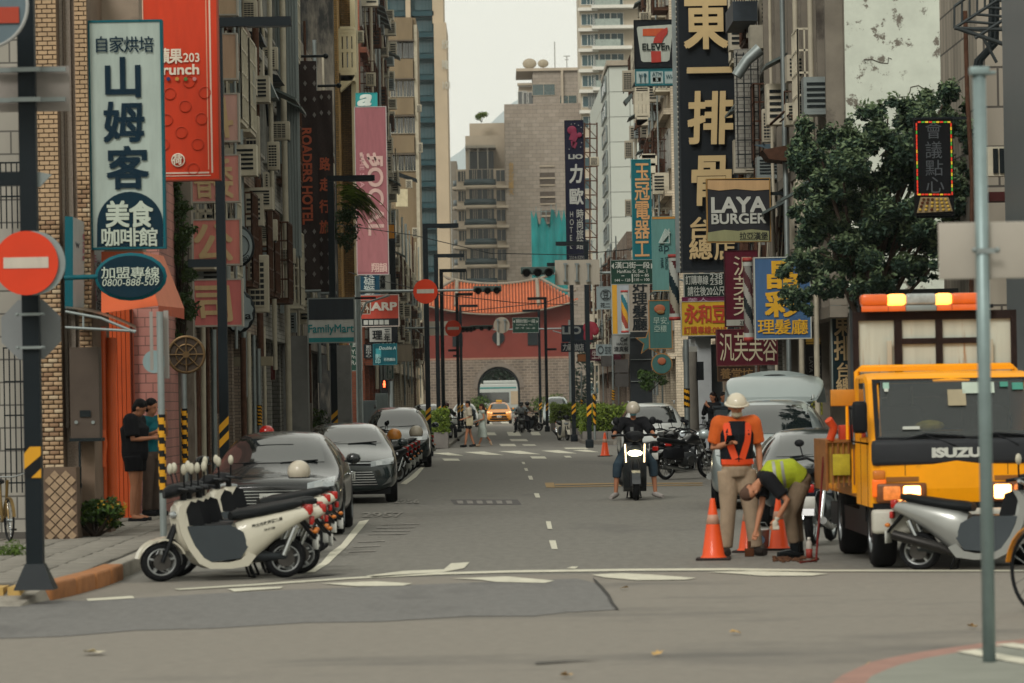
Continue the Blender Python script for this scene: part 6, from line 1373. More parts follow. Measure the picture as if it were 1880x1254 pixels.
for c_ in kids(truck):
    if c_.name.split('.')[0] in ('basket_sheet', 'basket_slat', 'basket_frame', 'yellow_bag', 'sign_stem', 'sign_board', 'orange_hose', 'orange_box', 'grey_hose'): c_.location = (.09, 0, -.17)
# ================================================================ scooters and motorcycles (local: front points to -Y)
def arc(yc, zc, r, a0, a1, n=8): return [(yc+r*math.cos(R(a0+(a1-a0)*i/n)), zc+r*math.sin(R(a0+(a1-a0)*i/n))) for i in range(n+1)]
def shell(mb, yc, zc, r, a0, a1, w, th=.012, n=10):
    A = arc(yc, zc, r, a0, a1, n); B_ = arc(yc, zc, r-th, a0, a1, n)
    for i in range(n): mb.poly([(-w, *A[i]), (-w, *A[i+1]), (-w, *B_[i+1]), (-w, *B_[i])], 2*w, d=(1, 0, 0))
    return mb
def bike_wheel(par, y, r, w, spokes=5, name='wheel'):
    o = MB().lathe([(r*.68, -w*.4), (r*.82, -w/2), (r*.95, -w*.38), (r, 0), (r*.95, w*.38), (r*.82, w/2), (r*.68, w*.4)], (0, 0, 0), 'X', 26).build(name, tyre, par, loc=(0, y, r))
    mb = MB().lathe([(r*.7, -w*.42), (r*.7, w*.42), (r*.62, w*.36), (r*.62, -w*.36), (r*.7, -w*.42)], (0, 0, 0), 'X', 26)
    for k in range(spokes):
        for s in (-1, 1):
            M = Matrix.Rotation(2*math.pi*k/spokes, 4, 'X'); mb.box(s*w*.3-.008, -r*.05, r*.1, s*w*.3+.008, r*.05, r*.65, M)
    mb.disc((0, 0, 0), r*.2, 'X', w*.9, 14)
    mb.build('rim', mat('scooter_rim', '#8e9191', .4, .6, var=.1), o); MB().disc((w*.55, 0, 0), r*.42, 'X', .006, 18).disc((-w*.55, 0, 0), r*.42, 'X', .006, 18).build('brake_disc', mat('brake_disc', '#4c4a48', .4, .7, var=.1), o)
    return o
seat_m = mat('seat_vinyl', '#15181a', .55, var=.12, vs=10, bump=.1); mirror_m = chrome; dgrey = mat('scooter_grey', '#3d4347', .45, var=.08); mir_w = mat('mirror_pod', '#a9a594', .4, var=.04)
def scooter(label, paint, kind='rental', group=None, loc=(0, 0, 0), rz=0, lit=False, mp=None, name='scooter', scale=None):
    t = thing(name, label, 'scooter', loc, rz, group, scale); r = .212; yf, yr = .22, 1.50
    bike_wheel(t, yf, r, .10); bike_wheel(t, yr, r, .11)
    mb = MB(); shell(mb, yf, r, r+.045, 20, 170, .065, .02); mb.build('front_fender', paint, t)
    MB().tube([(.07, yf, r), (.07, yf+.08, .42), (.04, yf+.16, .62)], .022, 7).tube([(-.07, yf, r), (-.07, yf+.08, .42), (-.04, yf+.16, .62)], .022, 7).build('fork', plastic, t)
    # leg shield: raked white band running down into the floor
    out = [(.50, .88), (.43, .87), (.375, .80), (.36, .68), (.39, .52), (.47, .34), (.57, .19), (.68, .13), (.90, .125), (1.08, .15), (1.16, .26)]
    inn = [(1.08, .30), (1.0, .22), (.88, .195), (.70, .20), (.62, .25), (.53, .38), (.46, .54), (.43, .68), (.45, .79)]
    for w_, e in ((.15, .0), (.175, .012)): MB().prof_x([(y, z) for y, z in out]+[(y, z) for y, z in inn], -w_, w_).build('leg_shield', paint, t) if e else None
    MB().loft([(.365, .70, .10, .14), (.39, .66, .165, .22), (.45, .60, .170, .28), (.52, .52, .15, .22)], 16, 2.8).build('front_apron', paint, t)
    MB().prof_x([(.45, .60), (.90, .60), (1.03, .52), (1.08, .36), (1.0, .235), (.70, .205), (.62, .25), (.53, .38)], -.168, .168).build('inner_panel', dgrey, t)
    MB().prof_x([(.44, .80), (.50, .87), (.58, .84), (.64, .605), (.45, .605)], -.16, .16).build('dash_panel', plastic, t)
    MB().box(-.165, .60, .601, .165, .94, .606).build('floor_mat', plastic, t)
    # rear body
    MB().loft([(.98, .42, .13, .20), (1.06, .41, .17, .27), (1.18, .47, .18, .24), (1.38, .575, .17, .16), (1.60, .665, .14, .095), (1.76, .71, .09, .05)], 18, 2.8).build('rear_body', paint, t)
    MB().loft([(.94, .69, .09, .045), (1.02, .70, .14, .06), (1.20, .72, .15, .06), (1.42, .76, .14, .055), (1.60, .80, .11, .045), (1.68, .81, .06, .03)], 16, 2.6).build('seat', seat_m, t)
    o = MB().rbox(-.10, 1.70, .68, .10, 1.77, .78, .02).build('tail_light', redl, t)
    o = MB().rbox(-.05, 1.76, .57, .05, 1.80, .65, .015).build('reflector', redl, t)
    MB().poly([(-.06, 1.66, .62), (-.06, 1.86, .36), (.06, 1.86, .36), (.06, 1.66, .62)], .02).build('rear_fender', plastic, t)
    o = MB().rbox(-.09, 1.82, .30, .09, 1.835, .44, .005, 1, Matrix.Translation((0, 0, 0))).build('licence_plate', platem, t)
    for s in (-1, 1): MB().ell((s*.10, 1.80, .50), (.03, .03, .025), 10, 6).build('indicator', amber, t)
    MB().loft([(.95, .28, .06, .06), (1.1, .25, .09, .07), (1.5, .235, .07, .05), (1.62, .235, .03, .03)], 12, 2.4).build('drive_unit', mat('engine_grey', '#33373a', .5, .4, var=.15), t)
    MB().tube([(.11, 1.46, .25), (.12, 1.58, .55)], .028, 8).tube([(-.11, 1.46, .25), (-.12, 1.58, .55)], .028, 8).build('shock_absorber', chrome, t)
    if kind != 'rental': MB().tube([(-.12, .95, .17), (-.14, 1.15, .20), (-.17, 1.25, .26), (-.18, 1.72, .40)], [.02, .03, .06, .055], 10).build('exhaust', mat('exhaust_dark', '#2c2b2a', .4, .6), t)
    MB().tube([(.08, 1.1, .2), (.11, 1.16, .02), (.0, 1.17, .02), (-.11, 1.16, .02), (-.08, 1.1, .2)], .014, 6).build('centre_stand', plastic, t)
    # handlebar
    MB().tube([(0, .46, .80), (0, .46, .98)], .035, 8).build('steering_column', plastic, t)
    MB().loft([(.26, .95, .06, .05), (.31, .97, .12, .075), (.38, .99, .15, .07), (.46, 1.0, .10, .045)], 14, 2.4).build('handlebar_cover', plastic if kind != 'white_bar' else paint, t)
    for s in (-1, 1):
        MB().tube([(s*.12, .40, .99), (s*.24, .43, 1.0), (s*.35, .50, .985)], .019, 8).build('handle_grip', plastic, t)
        MB().tube([(s*.22, .36, 1.01), (s*.34, .42, 1.0)], .009, 5).build('brake_lever', mat('lever_grey', '#4a4d50', .4, .5), t)
        MB().tube([(s*.20, .42, 1.0), (s*.25, .41, 1.12), (s*.27, .40, 1.17)], .009, 6).build('mirror_stem', plastic, t)
        o = MB().ell((s*.28, .40, 1.215), (.055, .028, .062), 14, 8).build('mirror', mp or mir_w, t)
    lm = mat('scooter_lamp_lit', '#fff4d0', .2, var=0, emit='#fff0c0', es=14.0) if lit else lampg
    MB().ell((0, .355, .72), (.11, .035, .045), 14, 8).build('headlight', lm, t)
    if lit:
        MB().tube([(-.15, .37, .86), (-.14, .36, .58)], .011, 6).tube([(.15, .37, .86), (.14, .36, .58)], .011, 6).build('running_light', mat('running_lamp_lit', '#ffe6c0', .3, var=0, emit='#ffe0b0', es=2.5), t)
    return t
white_s = mat('scooter_white', '#bcb8a8', .35, var=.05, vs=2, coat=.5)
def ground_at(px_, D): return Vector((X(px_, D), D, 0))

def place_bike(t, px_, py, rz, wy=.22):
    """put the wheel centre at local (0, wy) over the ground point seen at a photo position"""
    g = G(px_, py); c, s_ = math.cos(rz), math.sin(rz); k = t.scale[0]
    t.location = (g.x+s_*wy*k, g.y-c*wy*k, 0); t.rotation_euler = (0, 0, rz); return t
# white patrol scooters in a slanted row
GW = 'white rental scooters slanted at the kerb'
w0 = scooter('white scooter nearest the camera, its whole flank and floor in view', white_s, 'rental', GW)
rb_ = [c for c in kids(w0) if c.name.startswith('rear_body')][0]
bm = bmesh.new(); bm.from_mesh(rb_.data); bv = BVHTree.FromBMesh(bm); bm.free()
mb = MB()
for s2, y0, y1, z0, z1, h in (('臺北市政府警察局', 1.12, 1.44, .555, .635, .042), ('交通隊', 1.24, 1.36, .52, .545, .026)):
    v, f = glyph(s2, .03); lo, hi = v.min(0), v.max(0); v = (v-lo)/(hi-lo); pts = []
    for a, b in v:
        y = y0+(y1-y0)*a; z = z0+(z1-z0)*a+h*b; hit = bv.ray_cast(Vector((1, y, z)), Vector((-1, 0, 0)))
        pts.append(Vector(((hit[0].x if hit[0] else .17)+.004, y, z)))
    mb.add(pts, f)
mb.build('lettering', flat('#4a4a44'), rb_)
place_bike(w0, 296, 1068, R(-71)); w0.scale = (1, 1, .92)
base = w0.location.copy()
for i, (dx, dy, lb) in enumerate(((.02, .55, 'second white scooter of the row, tail light just behind the nearest one'), (.07, 1.02, 'third white scooter of the slanted row'), (.06, 1.7, 'fourth white scooter of the slanted row, its plate farthest right'))):
    dup(w0, base+Vector((dx, dy, 0)), R(-71+(4, -5, 3)[i]), lb)
w5 = dup(w0, base+Vector((.02, 6.2, 0)), R(-68), 'white scooter standing apart in front of the dark grey sedan with a helmet on it')
w6 = dup(w0, base+Vector((-.02, 4.9, 0)), R(-70), 'white scooter mostly hidden, its white handlebar cover above the row')
def helmet_on(px_, py, D, label, m, r_=.135):
    t = thing('helmet', label, 'helmet', P(px_, py, D)); c = P(px_, py, D)
    MB().ell(c, (r_, r_*1.1, r_), 18, 10, zmin=-.45).build('shell', m, t, True); MB().lathe([(r_*.92, -.005), (r_*.92, .02), (r_*.86, .02)], c+Vector((0, 0, -.45*r_-.01)), 'Z', 18).build('trim', plastic, t, True)
helm_w = mat('helmet_cream', '#a8a090', .4, var=.08, vs=8, coat=.4)
helmet_on(549, 866, 44.9, 'cream helmet resting on the seat of the white scooter', helm_w)
# police style beacon on a post behind the row
t = thing('beacon', 'red beacon lamp on a short post behind the white scooters', 'lamp', P(490, 796, 60))
MB().lathe([(.001, 0), (.11, 0), (.12, .05), (.11, .12), (.06, .17), (.001, .18)], P(490, 802, 60), 'Z', 18).build('lamp_dome', mat('beacon_red', '#7c1410', .25, var=.1, emit='#a01808', es=.25, coat=.5), t, True); MB().box(*(P(483, 806, 60)+Vector((0, -.1, 0))), *(P(497, 802, 60)+Vector((0, .1, 0)))).tube([P(490, 806, 60), Vector((P(490, 806, 60).x, 60, 0))], .03, 8).build('post', dark_m, t, True)
# dark scooters between the parked cars
bk = mat('scooter_black', '#141618', .3, var=.05, coat=.7); bk2 = mat('scooter_navy', '#1b222c', .3, var=.05, coat=.7); rdk = mat('scooter_maroon', '#33161a', .3, var=.05, coat=.7)
GD = 'dark scooters parked nose to the kerb between cars'
d0 = scooter('black scooter nearest in the dark row between the parked cars', bk, 'plain', GD, mp=plastic); place_bike(d0, 729, 886, R(-52), 1.5)
swp = lambda m: {'scooter_black': m}
pos = [(738, 878, bk2, 'dark navy scooter second in the dark row'), (746, 871, bk, 'black scooter third in the dark row, upright mirrors'), (754, 865, rdk, 'dark maroon scooter fourth in the dark row'), (763, 858, bk, 'black scooter fifth in the dark row with a cream helmet'), (771, 853, bk2, 'navy scooter sixth in the dark row'), (780, 848, bk, 'black scooter farthest in the dark row')]
for i, (x, y, m, lb) in enumerate(pos):
    q = dup(d0, (0, 0, 0), None, lb, swap=swp(m)); place_bike(q, x, y, R(-50+random.uniform(-8, 8)), 1.5)
helmet_on(764, 794, 82, 'cream open helmet on the seat of a dark scooter', helm_w, .15); helmet_on(724, 800, 78, 'cream and orange helmet hanging over a dark scooter', mat('helmet_orange', '#b5742a', .35, var=.3, vs=5, coat=.5), .15)
# right hand row of motorcycles
def motorcycle(label, paint, group=None, name='motorcycle', loc=(0, 0, 0), rz=0, box=False, scale=None):
    t = thing(name, label, 'motorcycle', loc, rz, group, scale); r = .30; yf, yr = .32, 1.65
    for y in (yf, yr):
        o = MB().lathe([(r*.80, -.03), (r*.9, -.05), (r, 0), (r*.9, .05), (r*.80, .03)], (0, 0, 0), 'X', 30).build('wheel', tyre, t, loc=(0, y, r))
        mb = MB().lathe([(r*.82, -.03), (r*.82, .03), (r*.76, .03), (r*.76, -.03), (r*.82, -.03)], (0, 0, 0), 'X', 30).disc((0, 0, 0), .05, 'X', .12, 12)
        for k in range(14):
            a = 2*math.pi*k/14; mb.tube([(.04*(-1)**k, 0, 0), (0, r*.78*math.cos(a), r*.78*math.sin(a))], .004, 4)
        mb.build('rim', chrome, o)
    mb = MB(); shell(mb, yf, r, r+.04, 30, 160, .06); mb.build('front_fender', paint, t); mb = MB(); shell(mb, yr, r, r+.05, 10, 150, .08); mb.build('rear_fender', paint, t)
    for s in (-1, 1):
        MB().tube([(s*.07, yf, r), (s*.07, .62, .88)], .025, 8).build('fork', chrome, t); MB().tube([(s*.10, yr, r), (s*.12, 1.5, .66)], .028, 8).build('shock_absorber', chrome, t)
        MB().tube([(s*.05, .60, .92), (s*.22, .62, 1.0), (s*.36, .74, .98)], .017, 8).build('handlebar', plastic, t); MB().tube([(s*.26, .64, 1.0), (s*.30, .62, 1.14)], .008, 6).build('mirror_stem', plastic, t); MB().ell((s*.31, .62, 1.18), (.06, .02, .045), 12, 6).build('mirror', plastic, t)
    MB().ell((0, .50, .84), (.10, .09, .10), 16, 10).build('headlight_shell', paint, t); MB().ell((0, .435, .84), (.08, .04, .08), 16, 8).build('headlight', mat('moto_lamp', '#b5bcbc', .15, .2, var=.05, emit='#c8d0d0', es=.25), t)
    MB().loft([(.62, .80, .06, .08), (.70, .84, .13, .11), (.88, .86, .14, .11), (1.05, .80, .09, .06), (1.08, .78, .05, .03)], 18, 2.3).build('fuel_tank', paint, t)
    MB().loft([(1.02, .77, .08, .05), (1.15, .78, .13, .055), (1.5, .82, .14, .055), (1.78, .86, .12, .05), (1.84, .87, .06, .03)], 16, 2.6).build('seat', seat_m, t)
    MB().loft([(.75, .42, .10, .10), (.9, .42, .15, .16), (1.1, .42, .15, .15), (1.2, .42, .10, .10)], 14, 2.8).build('engine', mat('engine_alloy', '#54585a', .4, .7, var=.3, vs=12), t); MB().disc((.16, 1.02, .40), .10, 'X', .03, 20).disc((-.16, 1.02, .40), .10, 'X', .03, 20).build('engine_cover', chrome, t)
    MB().tube([(.62*0, .62, .88), (0, .72, .5), (0, .9, .22), (0, 1.25, .22), (0, 1.35, .6), (0, 1.9, .78)], .025, 6).tube([(0, 1.2, .35), (.1, yr, r)], .025, 6).tube([(0, 1.2, .35), (-.1, yr, r)], .025, 6).build('frame', plastic, t)
    for s in (-1, 1): MB().tube([(s*.12, .85, .35), (s*.15, .9, .2), (s*.15, 1.2, .2), (s*.16, 1.85, .30)], [.02, .02, .035, .045], 10).build('exhaust', chrome, t)
    MB().rbox(-.08, 1.93, .62, .08, 1.97, .72, .02).build('tail_light', redl, t); MB().rbox(-.09, 1.96, .44, .09, 1.975, .58, .005, 1).build('licence_plate', platem, t)
    for s in (-1, 1): MB().loft([(1.35, .55, .09, .12, s*.19), (1.45, .55, .10, .14, s*.21), (1.8, .56, .10, .13, s*.21), (1.86, .56, .07, .10, s*.2)], 12, 3.5).build('side_case', plastic, t) if box else None
    return t
GM = 'black motorcycles parked at the kerb'
m0 = motorcycle('black cruiser motorcycle seen from the side behind the orange cone worker', bk, GM, box=True); m0.scale = (1.0,)*3
place_bike(m0, 1222, 881, R(135), 1.65)
for x, y, rz, lb in ((1236, 862, 8, 'black motorcycle with round lamp facing the street, left of the pair'), (1254, 858, -6, 'black motorcycle with white lamp between two others'), (1286, 864, 5, 'black motorcycle with twin lamp reflection close to the white helmet'), (1212, 850, 30, 'black motorcycle half hidden behind the moving rider'), (1244, 850, 20, 'black motorcycle in the second rank behind the pair with white lamps'), (1268, 848, -15, 'black motorcycle in the second rank nearest the orange worker'), (1228, 842, 12, 'black motorcycle deepest in the rank by the white hatchback'), (1240, 866, 172, 'black motorcycle with its tail to the road behind the cruiser')):
    q = dup(m0, (0, 0, 0), None, lb); place_bike(q, x, y, R(rz), .32)
q = motorcycle('dark motorcycle with chrome parts behind the crouching worker', bk2, None); place_bike(q, 1492, 1002, R(166), 1.65)
q = dup(d0, (0, 0, 0), None, 'black scooter tucked behind the moving rider beside the white hatchback'); place_bike(q, 1200, 846, R(20), .22)
# silver scooter in front of the truck
sil = mat('scooter_silver', '#8f918e', .3, .5, var=.06, coat=.6)
s1 = scooter('silver grey scooter lying across the truck bumper, only its rear half in view', sil, 'plain', None, mp=mir_w); place_bike(s1, 1690, 1047, R(66), 1.5); s1.scale = (1, 1, .9)
# scooter parked by the planter and two ridden bikes
q = dup(d0, (0, 0, 0), None, 'dark scooter parked beside the hedge planter across the junction', swap=swp(white_s)); place_bike(q, 1042, 809, R(15), .22)
RIDE = scooter('black electric scooter being ridden toward the camera with a bright lamp', mat('scooter_graphite', '#23282b', .35, var=.05, coat=.5), 'plain', None, lit=True, mp=plastic, name='ridden_scooter'); RIDE.location = (X(1163, 66)+.0, 65.3, 0); RIDE.scale = (1.12,)*3
RIDE2 = dup(d0, (X(957, 205), 205, 0), 0, 'black scooter ridden toward the camera past the far crossing', 'scooters ridden beyond the junction'); RIDE3 = dup(d0, (X(996, 213), 214, 0), R(60), 'black scooter ridden from the side near the hedge', 'scooters ridden beyond the junction'); RIDE4 = dup(d0, (X(826, 168), 168, 0), R(10), 'dark scooter stopped beside the planter under a helmeted rider', None)
# bicycles
def bicycle(label, fm, loc, rz, scale=1, cover=None):
    t = thing('bicycle', label, 'bicycle', loc, rz, None, scale); r = .33
    for y in (.33, 1.35):
        o = MB().lathe([(r*.92, -.018), (r, 0), (r*.92, .018), (r*.88, 0), (r*.92, -.018)], (0, 0, 0), 'X', 32).build('wheel', tyre, t, loc=(0, y, r)); mb = MB().disc((0, 0, 0), .03, 'X', .08, 12)
        for k in range(16): a = 2*math.pi*k/16; mb.tube([(0, 0, 0), (0, r*.9*math.cos(a), r*.9*math.sin(a))], .003, 4)
        mb.build('spokes', chrome, o)
        mb = MB(); shell(mb, y, r, r+.03, 10, 170, .025); mb.build('mudguard', cover or fm, t)
    MB().tube([(0, .42, .95), (0, .5, .66), (0, .55, .40), (0, .80, .30), (0, 1.0, .88)], .024, 8).tube([(0, .80, .30), (0, 1.35, r), (0, 1.0, .72)], .014, 6).tube([(0, .5, .66), (0, .33, r)], .02, 6).build('frame', fm, t)
    MB().tube([(-.3, .52, 1.05), (-.1, .42, 1.0), (.1, .42, 1.0), (.3, .52, 1.05)], .014, 8).build('handlebar', chrome, t); MB().loft([(.85, .92, .04, .02), (1.0, .92, .09, .04), (1.12, .93, .08, .04)], 12).build('saddle', seat_m, t)
    MB().tube([(.09, .80, .30), (.10, .72, .18)], .015, 6).tube([(-.09, .80, .30), (-.10, .88, .42)], .015, 6).disc((.05, .8, .3), .09, 'X', .01, 18).build('crank', chrome, t); MB().box(.10, .66, .16, .19, .76, .19).box(-.19, .84, .41, -.10, .94, .44).build('pedal', plastic, t)
    return t
bicycle('small folding bicycle leaning by the tiled wall at the far left', mat('bike_brass', '#6f5a34', .4, .5), (X(22, 46), 46, .15), R(20), .78)
b = bicycle('orange yellow share bicycle cut by the frame edge behind the sign post', mat('share_yellow', '#c07a10', .35, var=.05, coat=.5), (X(1852, 30.5), 30.6, 0), R(-150), 1.0, mat('share_yellow', '#c07a10'))
MB().loft([(1.02, .55, .10, .12), (1.2, .60, .14, .22), (1.5, .60, .14, .2), (1.66, .55, .10, .12)], 14, 3).build('rear_cover', mat('share_yellow', '#c07a10'), b)
# ================================================================ people
skin = mat('skin', '#9c6a4e', .6, var=.06, vs=8); hair = mat('hair_black', '#100f10', .6, var=.2, vs=30); whs = mat('white_shoe', '#9a9a96', .6)
def remesh(mb, name, vox, it=3):
    me = mb.mesh('tmp'); o = bpy.data.objects.new('tmp', me); COL.objects.link(o)
    m = o.modifiers.new('r', 'REMESH'); m.mode = 'VOXEL'; m.voxel_size = vox; m.use_smooth_shade = True
    s = o.modifiers.new('s', 'SMOOTH'); s.factor = .5; s.iterations = it
    dg = bpy.context.evaluated_depsgraph_get(); nm = bpy.data.meshes.new_from_object(o.evaluated_get(dg)); bpy.data.objects.remove(o); nm.name = name; nm.materials.clear(); return nm
STAND = dict(pelvis=(0, 0, .93), waist=(0, 0, 1.10), chest=(0, .0, 1.30), neck=(0, .01, 1.45), head=(0, -.02, 1.60), shL=(.175, 0, 1.40), shR=(-.175, 0, 1.40), elL=(.22, .02, 1.13), elR=(-.22, .02, 1.13), wrL=(.22, -.05, .88), wrR=(-.22, -.05, .88),
             hipL=(.09, 0, .90), hipR=(-.09, 0, .90), knL=(.10, -.01, .49), knR=(-.10, -.01, .49), anL=(.11, .02, .08), anR=(-.11, .02, .08), toL=(.13, -.15, .035), toR=(-.13, -.15, .035))
def person(label, loc, rz, pose=None, h=1.70, vox=.012, shirt=None, sleeve=.9, trousers=None, tlen=1.0, shoes=None, skirt=None, hairlen=0, hat=None, loose=1.0, sk=None, curl=.5, face_dir=(0, -1, 0), collar=True, build=1.0, hairm=None):
    J = dict(STAND); J.update(pose or {}); J = {k: Vector(v) for k, v in J.items()}; k = h/1.70; t = thing('person', label, 'person', loc, rz, None, k); b = build
    sk = sk or skin; fd = Vector(face_dir).normalized(); N = 10
    mb = MB(); v = lambda a: J[a]; u0 = (J['head']-J['neck']).normalized(); fd = (fd-u0*fd.dot(u0)).normalized()
    mb.tube([v('pelvis')-Vector((0, 0, .07)), v('pelvis'), v('waist'), v('chest'), v('chest').lerp(v('neck'), .6)], [.10*b, .135*b, .115*b, .14*b, .09*b], 12)
    mb.tube([v('chest').lerp(v('neck'), .5), v('neck'), v('head')], [.07, .052, .05], 10)
    hc = v('head'); up = (hc-v('neck')).normalized(); side = fd.cross(up).normalized(); Mh = Matrix((side, -fd, up)).transposed()
    mb.ell(hc+up*.035, (.075, .092, .098), 16, 12, M=Mh); mb.ell(hc-up*.045+fd*.03, (.055, .06, .065), 14, 10, M=Mh); mb.ell(hc+fd*.092-up*.005, (.012, .018, .024), 8, 6, M=Mh)
    for s in (-1, 1): mb.ell(hc+side*s*.078+up*.0, (.012, .02, .03), 8, 6, M=Mh)
    for S in 'LR':
        mb.tube([v('sh'+S).lerp(v('neck'), .5), v('sh'+S), v('sh'+S).lerp(v('el'+S), .4), v('el'+S), v('el'+S).lerp(v('wr'+S), .4), v('wr'+S)], [.05, .055*b, .046*b, .037, .036, .024], N)
        d = (v('wr'+S)-v('el'+S)).normalized(); pc = v('wr'+S)+d*.055; lat = Vector((1, 0, 0))-d*d.x; lat = lat.normalized() if lat.length > .1 else Vector((0, 1, 0)); pn = d.cross(lat)
        if pn.y > 0: pn = -pn
        mb.tube([v('wr'+S), pc, pc+d*.03], [.024, .033, .032], 8)
        for i in range(4):
            base_ = pc+d*.035+lat*(-.026+i*.0175); ln = (.062, .075, .07, .055)[i]; c1 = base_+d*ln*.5+pn*curl*.02; c2 = c1+(d*(1-curl)+pn*curl).normalized()*ln*.5
            mb.tube([base_-d*.02, base_, c1, c2], [.009, .0095, .009, .0075], 6)
        tb = v('wr'+S)+d*.03+lat*(.028 if S == 'R' else -.028); sgn = 1 if S == 'R' else -1; mb.tube([tb-d*.01, tb+lat*sgn*.015+d*.025+pn*.01, tb+lat*sgn*.012+d*.055+pn*.025*curl*2], [.013, .011, .009], 6)
        mb.tube([v('hip'+S), v('hip'+S).lerp(v('kn'+S), .5), v('kn'+S), v('kn'+S).lerp(v('an'+S), .35), v('an'+S)], [.085*b, .072*b, .05, .05*b, .034], N)
        mb.tube([v('an'+S)-Vector((0, 0, .02)), v('an'+S).lerp(v('to'+S), .5)-Vector((0, 0, .015)), v('to'+S)], [.038, .035, .025], 8)
    obj('body', remesh(mb, 'body', vox), sk, t)
    cv = max(vox, .012)
    if shirt:
        mb = MB(); o = .022*loose
        mb.tube([v('pelvis').lerp(v('waist'), .1), v('waist'), v('chest'), v('chest').lerp(v('neck'), .75)], [.135*b+o, .13*b+o, .148*b+o, .075+o*.5], 16)
        mb.tube([v('shL'), v('chest').lerp(v('neck'), .45), v('shR')], [.07*b+o*.8, .095+o*.5, .07*b+o*.8], 12)
        for S in 'LR': mb.ell(v('sh'+S), .072*b+o*.8, 12, 8)
        for S in 'LR':
            L_ = [v('sh'+S), v('sh'+S).lerp(v('el'+S), min(1, sleeve)*.98)]; rr_ = [.072*b+o*.8, .054*b+o]
            if sleeve > 1: L_.append(v('el'+S).lerp(v('wr'+S), sleeve-1)); rr_.append(.034+o)
            mb.tube(L_, rr_, 12)
        obj('shirt', remesh(mb, 'shirt', cv, 4), shirt, t)
    if trousers:
        mb = MB(); o = .018*loose
        mb.tube([v('waist').lerp(v('pelvis'), .45), v('pelvis'), v('pelvis')-Vector((0, 0, .09))], [.125*b+o, .14*b+o, .12*b+o], 16)
        for S in 'LR':
            a = [v('hip'+S), v('hip'+S).lerp(v('kn'+S), .5)]; rr_ = [.095*b+o, .08*b+o]
            if tlen >= .5: a.append(v('kn'+S)); rr_.append(.06*b+o)
            if tlen > .5: f = (tlen-.5)*2*.97; a.append(v('kn'+S).lerp(v('an'+S), f*.5)); rr_.append(.056*b+o); a.append(v('kn'+S).lerp(v('an'+S), f)); rr_.append(.05+o)
            mb.tube(a, rr_, 14)
        obj('trousers' if tlen > .7 else 'shorts', remesh(mb, 'trousers', cv, 3), trousers, t)
    if skirt:
        m_, zl, rad = skirt; mb = MB(); c = v('pelvis'); n = 20; rings = [(v('waist').z-.02, .14), (c.z, .17), (c.z-.25, .19+rad*.4), (zl, .19+rad)]; vs = []
        for z, r_ in rings:
            for i in range(n): a = 2*math.pi*i/n; q = r_*(1+.06*math.sin(a*5)); vs.append((c.x+q*math.cos(a), c.y+q*.8*math.sin(a), z))
        mb.add(vs, [(j*n+i, j*n+(i+1) % n, (j+1)*n+(i+1) % n, (j+1)*n+i) for j in range(3) for i in range(n)], True).build('skirt', m_, t)
    if shoes:
        for S in 'LR':
            a, tt = v('an'+S), v('to'+S); d = (tt-a); d.z = 0; d.normalize()
            MB().tube([a-d*.055+Vector((0, 0, -.015)), a+Vector((0, 0, -.025)), a.lerp(tt, .6)+Vector((0, 0, -.01)), tt+d*.03+Vector((0, 0, .005))], [.043, .05, .046, .034], 12).build('shoe', shoes, t)
    for s in (-1, 1):
        MB().ell(hc+side*s*.032+fd*.086+up*.022, (.013, .007, .007), 8, 5, M=Mh).build('eye', mat('eye_dark', '#16110f', .3, var=0), t)
    if hat is None or hairlen:
        hm_ = hairm or hair
        mb = MB(); mb.ell(hc+up*.058-fd*.014, (.084, .098, .09), 16, 10, M=Mh); mb.ell(hc+up*.0-fd*.045, (.078, .06, .085), 14, 8, M=Mh)
        if hairlen: mb.tube([hc+up*.03-fd*.04, hc-up*.12-fd*.07, hc-up*(.12+hairlen)-fd*.09], [.085, .085, .05], 10)
        me = remesh(mb, 'hair', max(cv, .012), 2); obj('hair', me, hm_, t)
    if hat: hat(t, hc, up, fd, side, Mh)
    t['hc'] = 0; del t['hc']
    return t, J, Mh
def hard_hat(m):
    def f(t, hc, up, fd, side, Mh):
        c = hc+up*.04+fd*.015; o = MB().ell(c, (.112, .13, .118), 20, 10, M=Mh, zmin=0).build('hard_hat', m, t)
        MB().lathe([(.05, .0), (.135, .0), (.13, .012), (.05, .012)], (0, 0, 0), 'Z', 24).build('brim', m, o).matrix_local = Matrix.Translation(c+fd*.015) @ Mh.to_4x4()
    return f
def moto_helmet(m, full=False):
    def f(t, hc, up, fd, side, Mh):
        MB().ell(hc+up*.04-fd*.01, (.125, .145, .135), 20, 12, M=Mh, zmin=-.35 if not full else -.8).build('helmet', m, t)
        if full: MB().ell(hc+up*.02+fd*.03, (.105, .115, .055), 18, 8, M=Mh).build('visor', carglass, t)
    return f
def mask(t, J, Mh, col, fd=(0, -1, 0)):
    hc = J['head']; up = (hc-J['neck']).normalized(); fd = Vector(fd).normalized()
    MB().ell(hc-up*.048+fd*.045, (.06, .062, .042), 16, 10, M=Mh).build('face_mask', mat('mask_'+col.lstrip('#'), col, .7, var=.05), t)
cloth = lambda c, **k: mat('cloth_'+c.lstrip('#'), c, .85, var=.18, vs=7, bump=.25, bs=18, **k)
blk = cloth('#17181b'); 
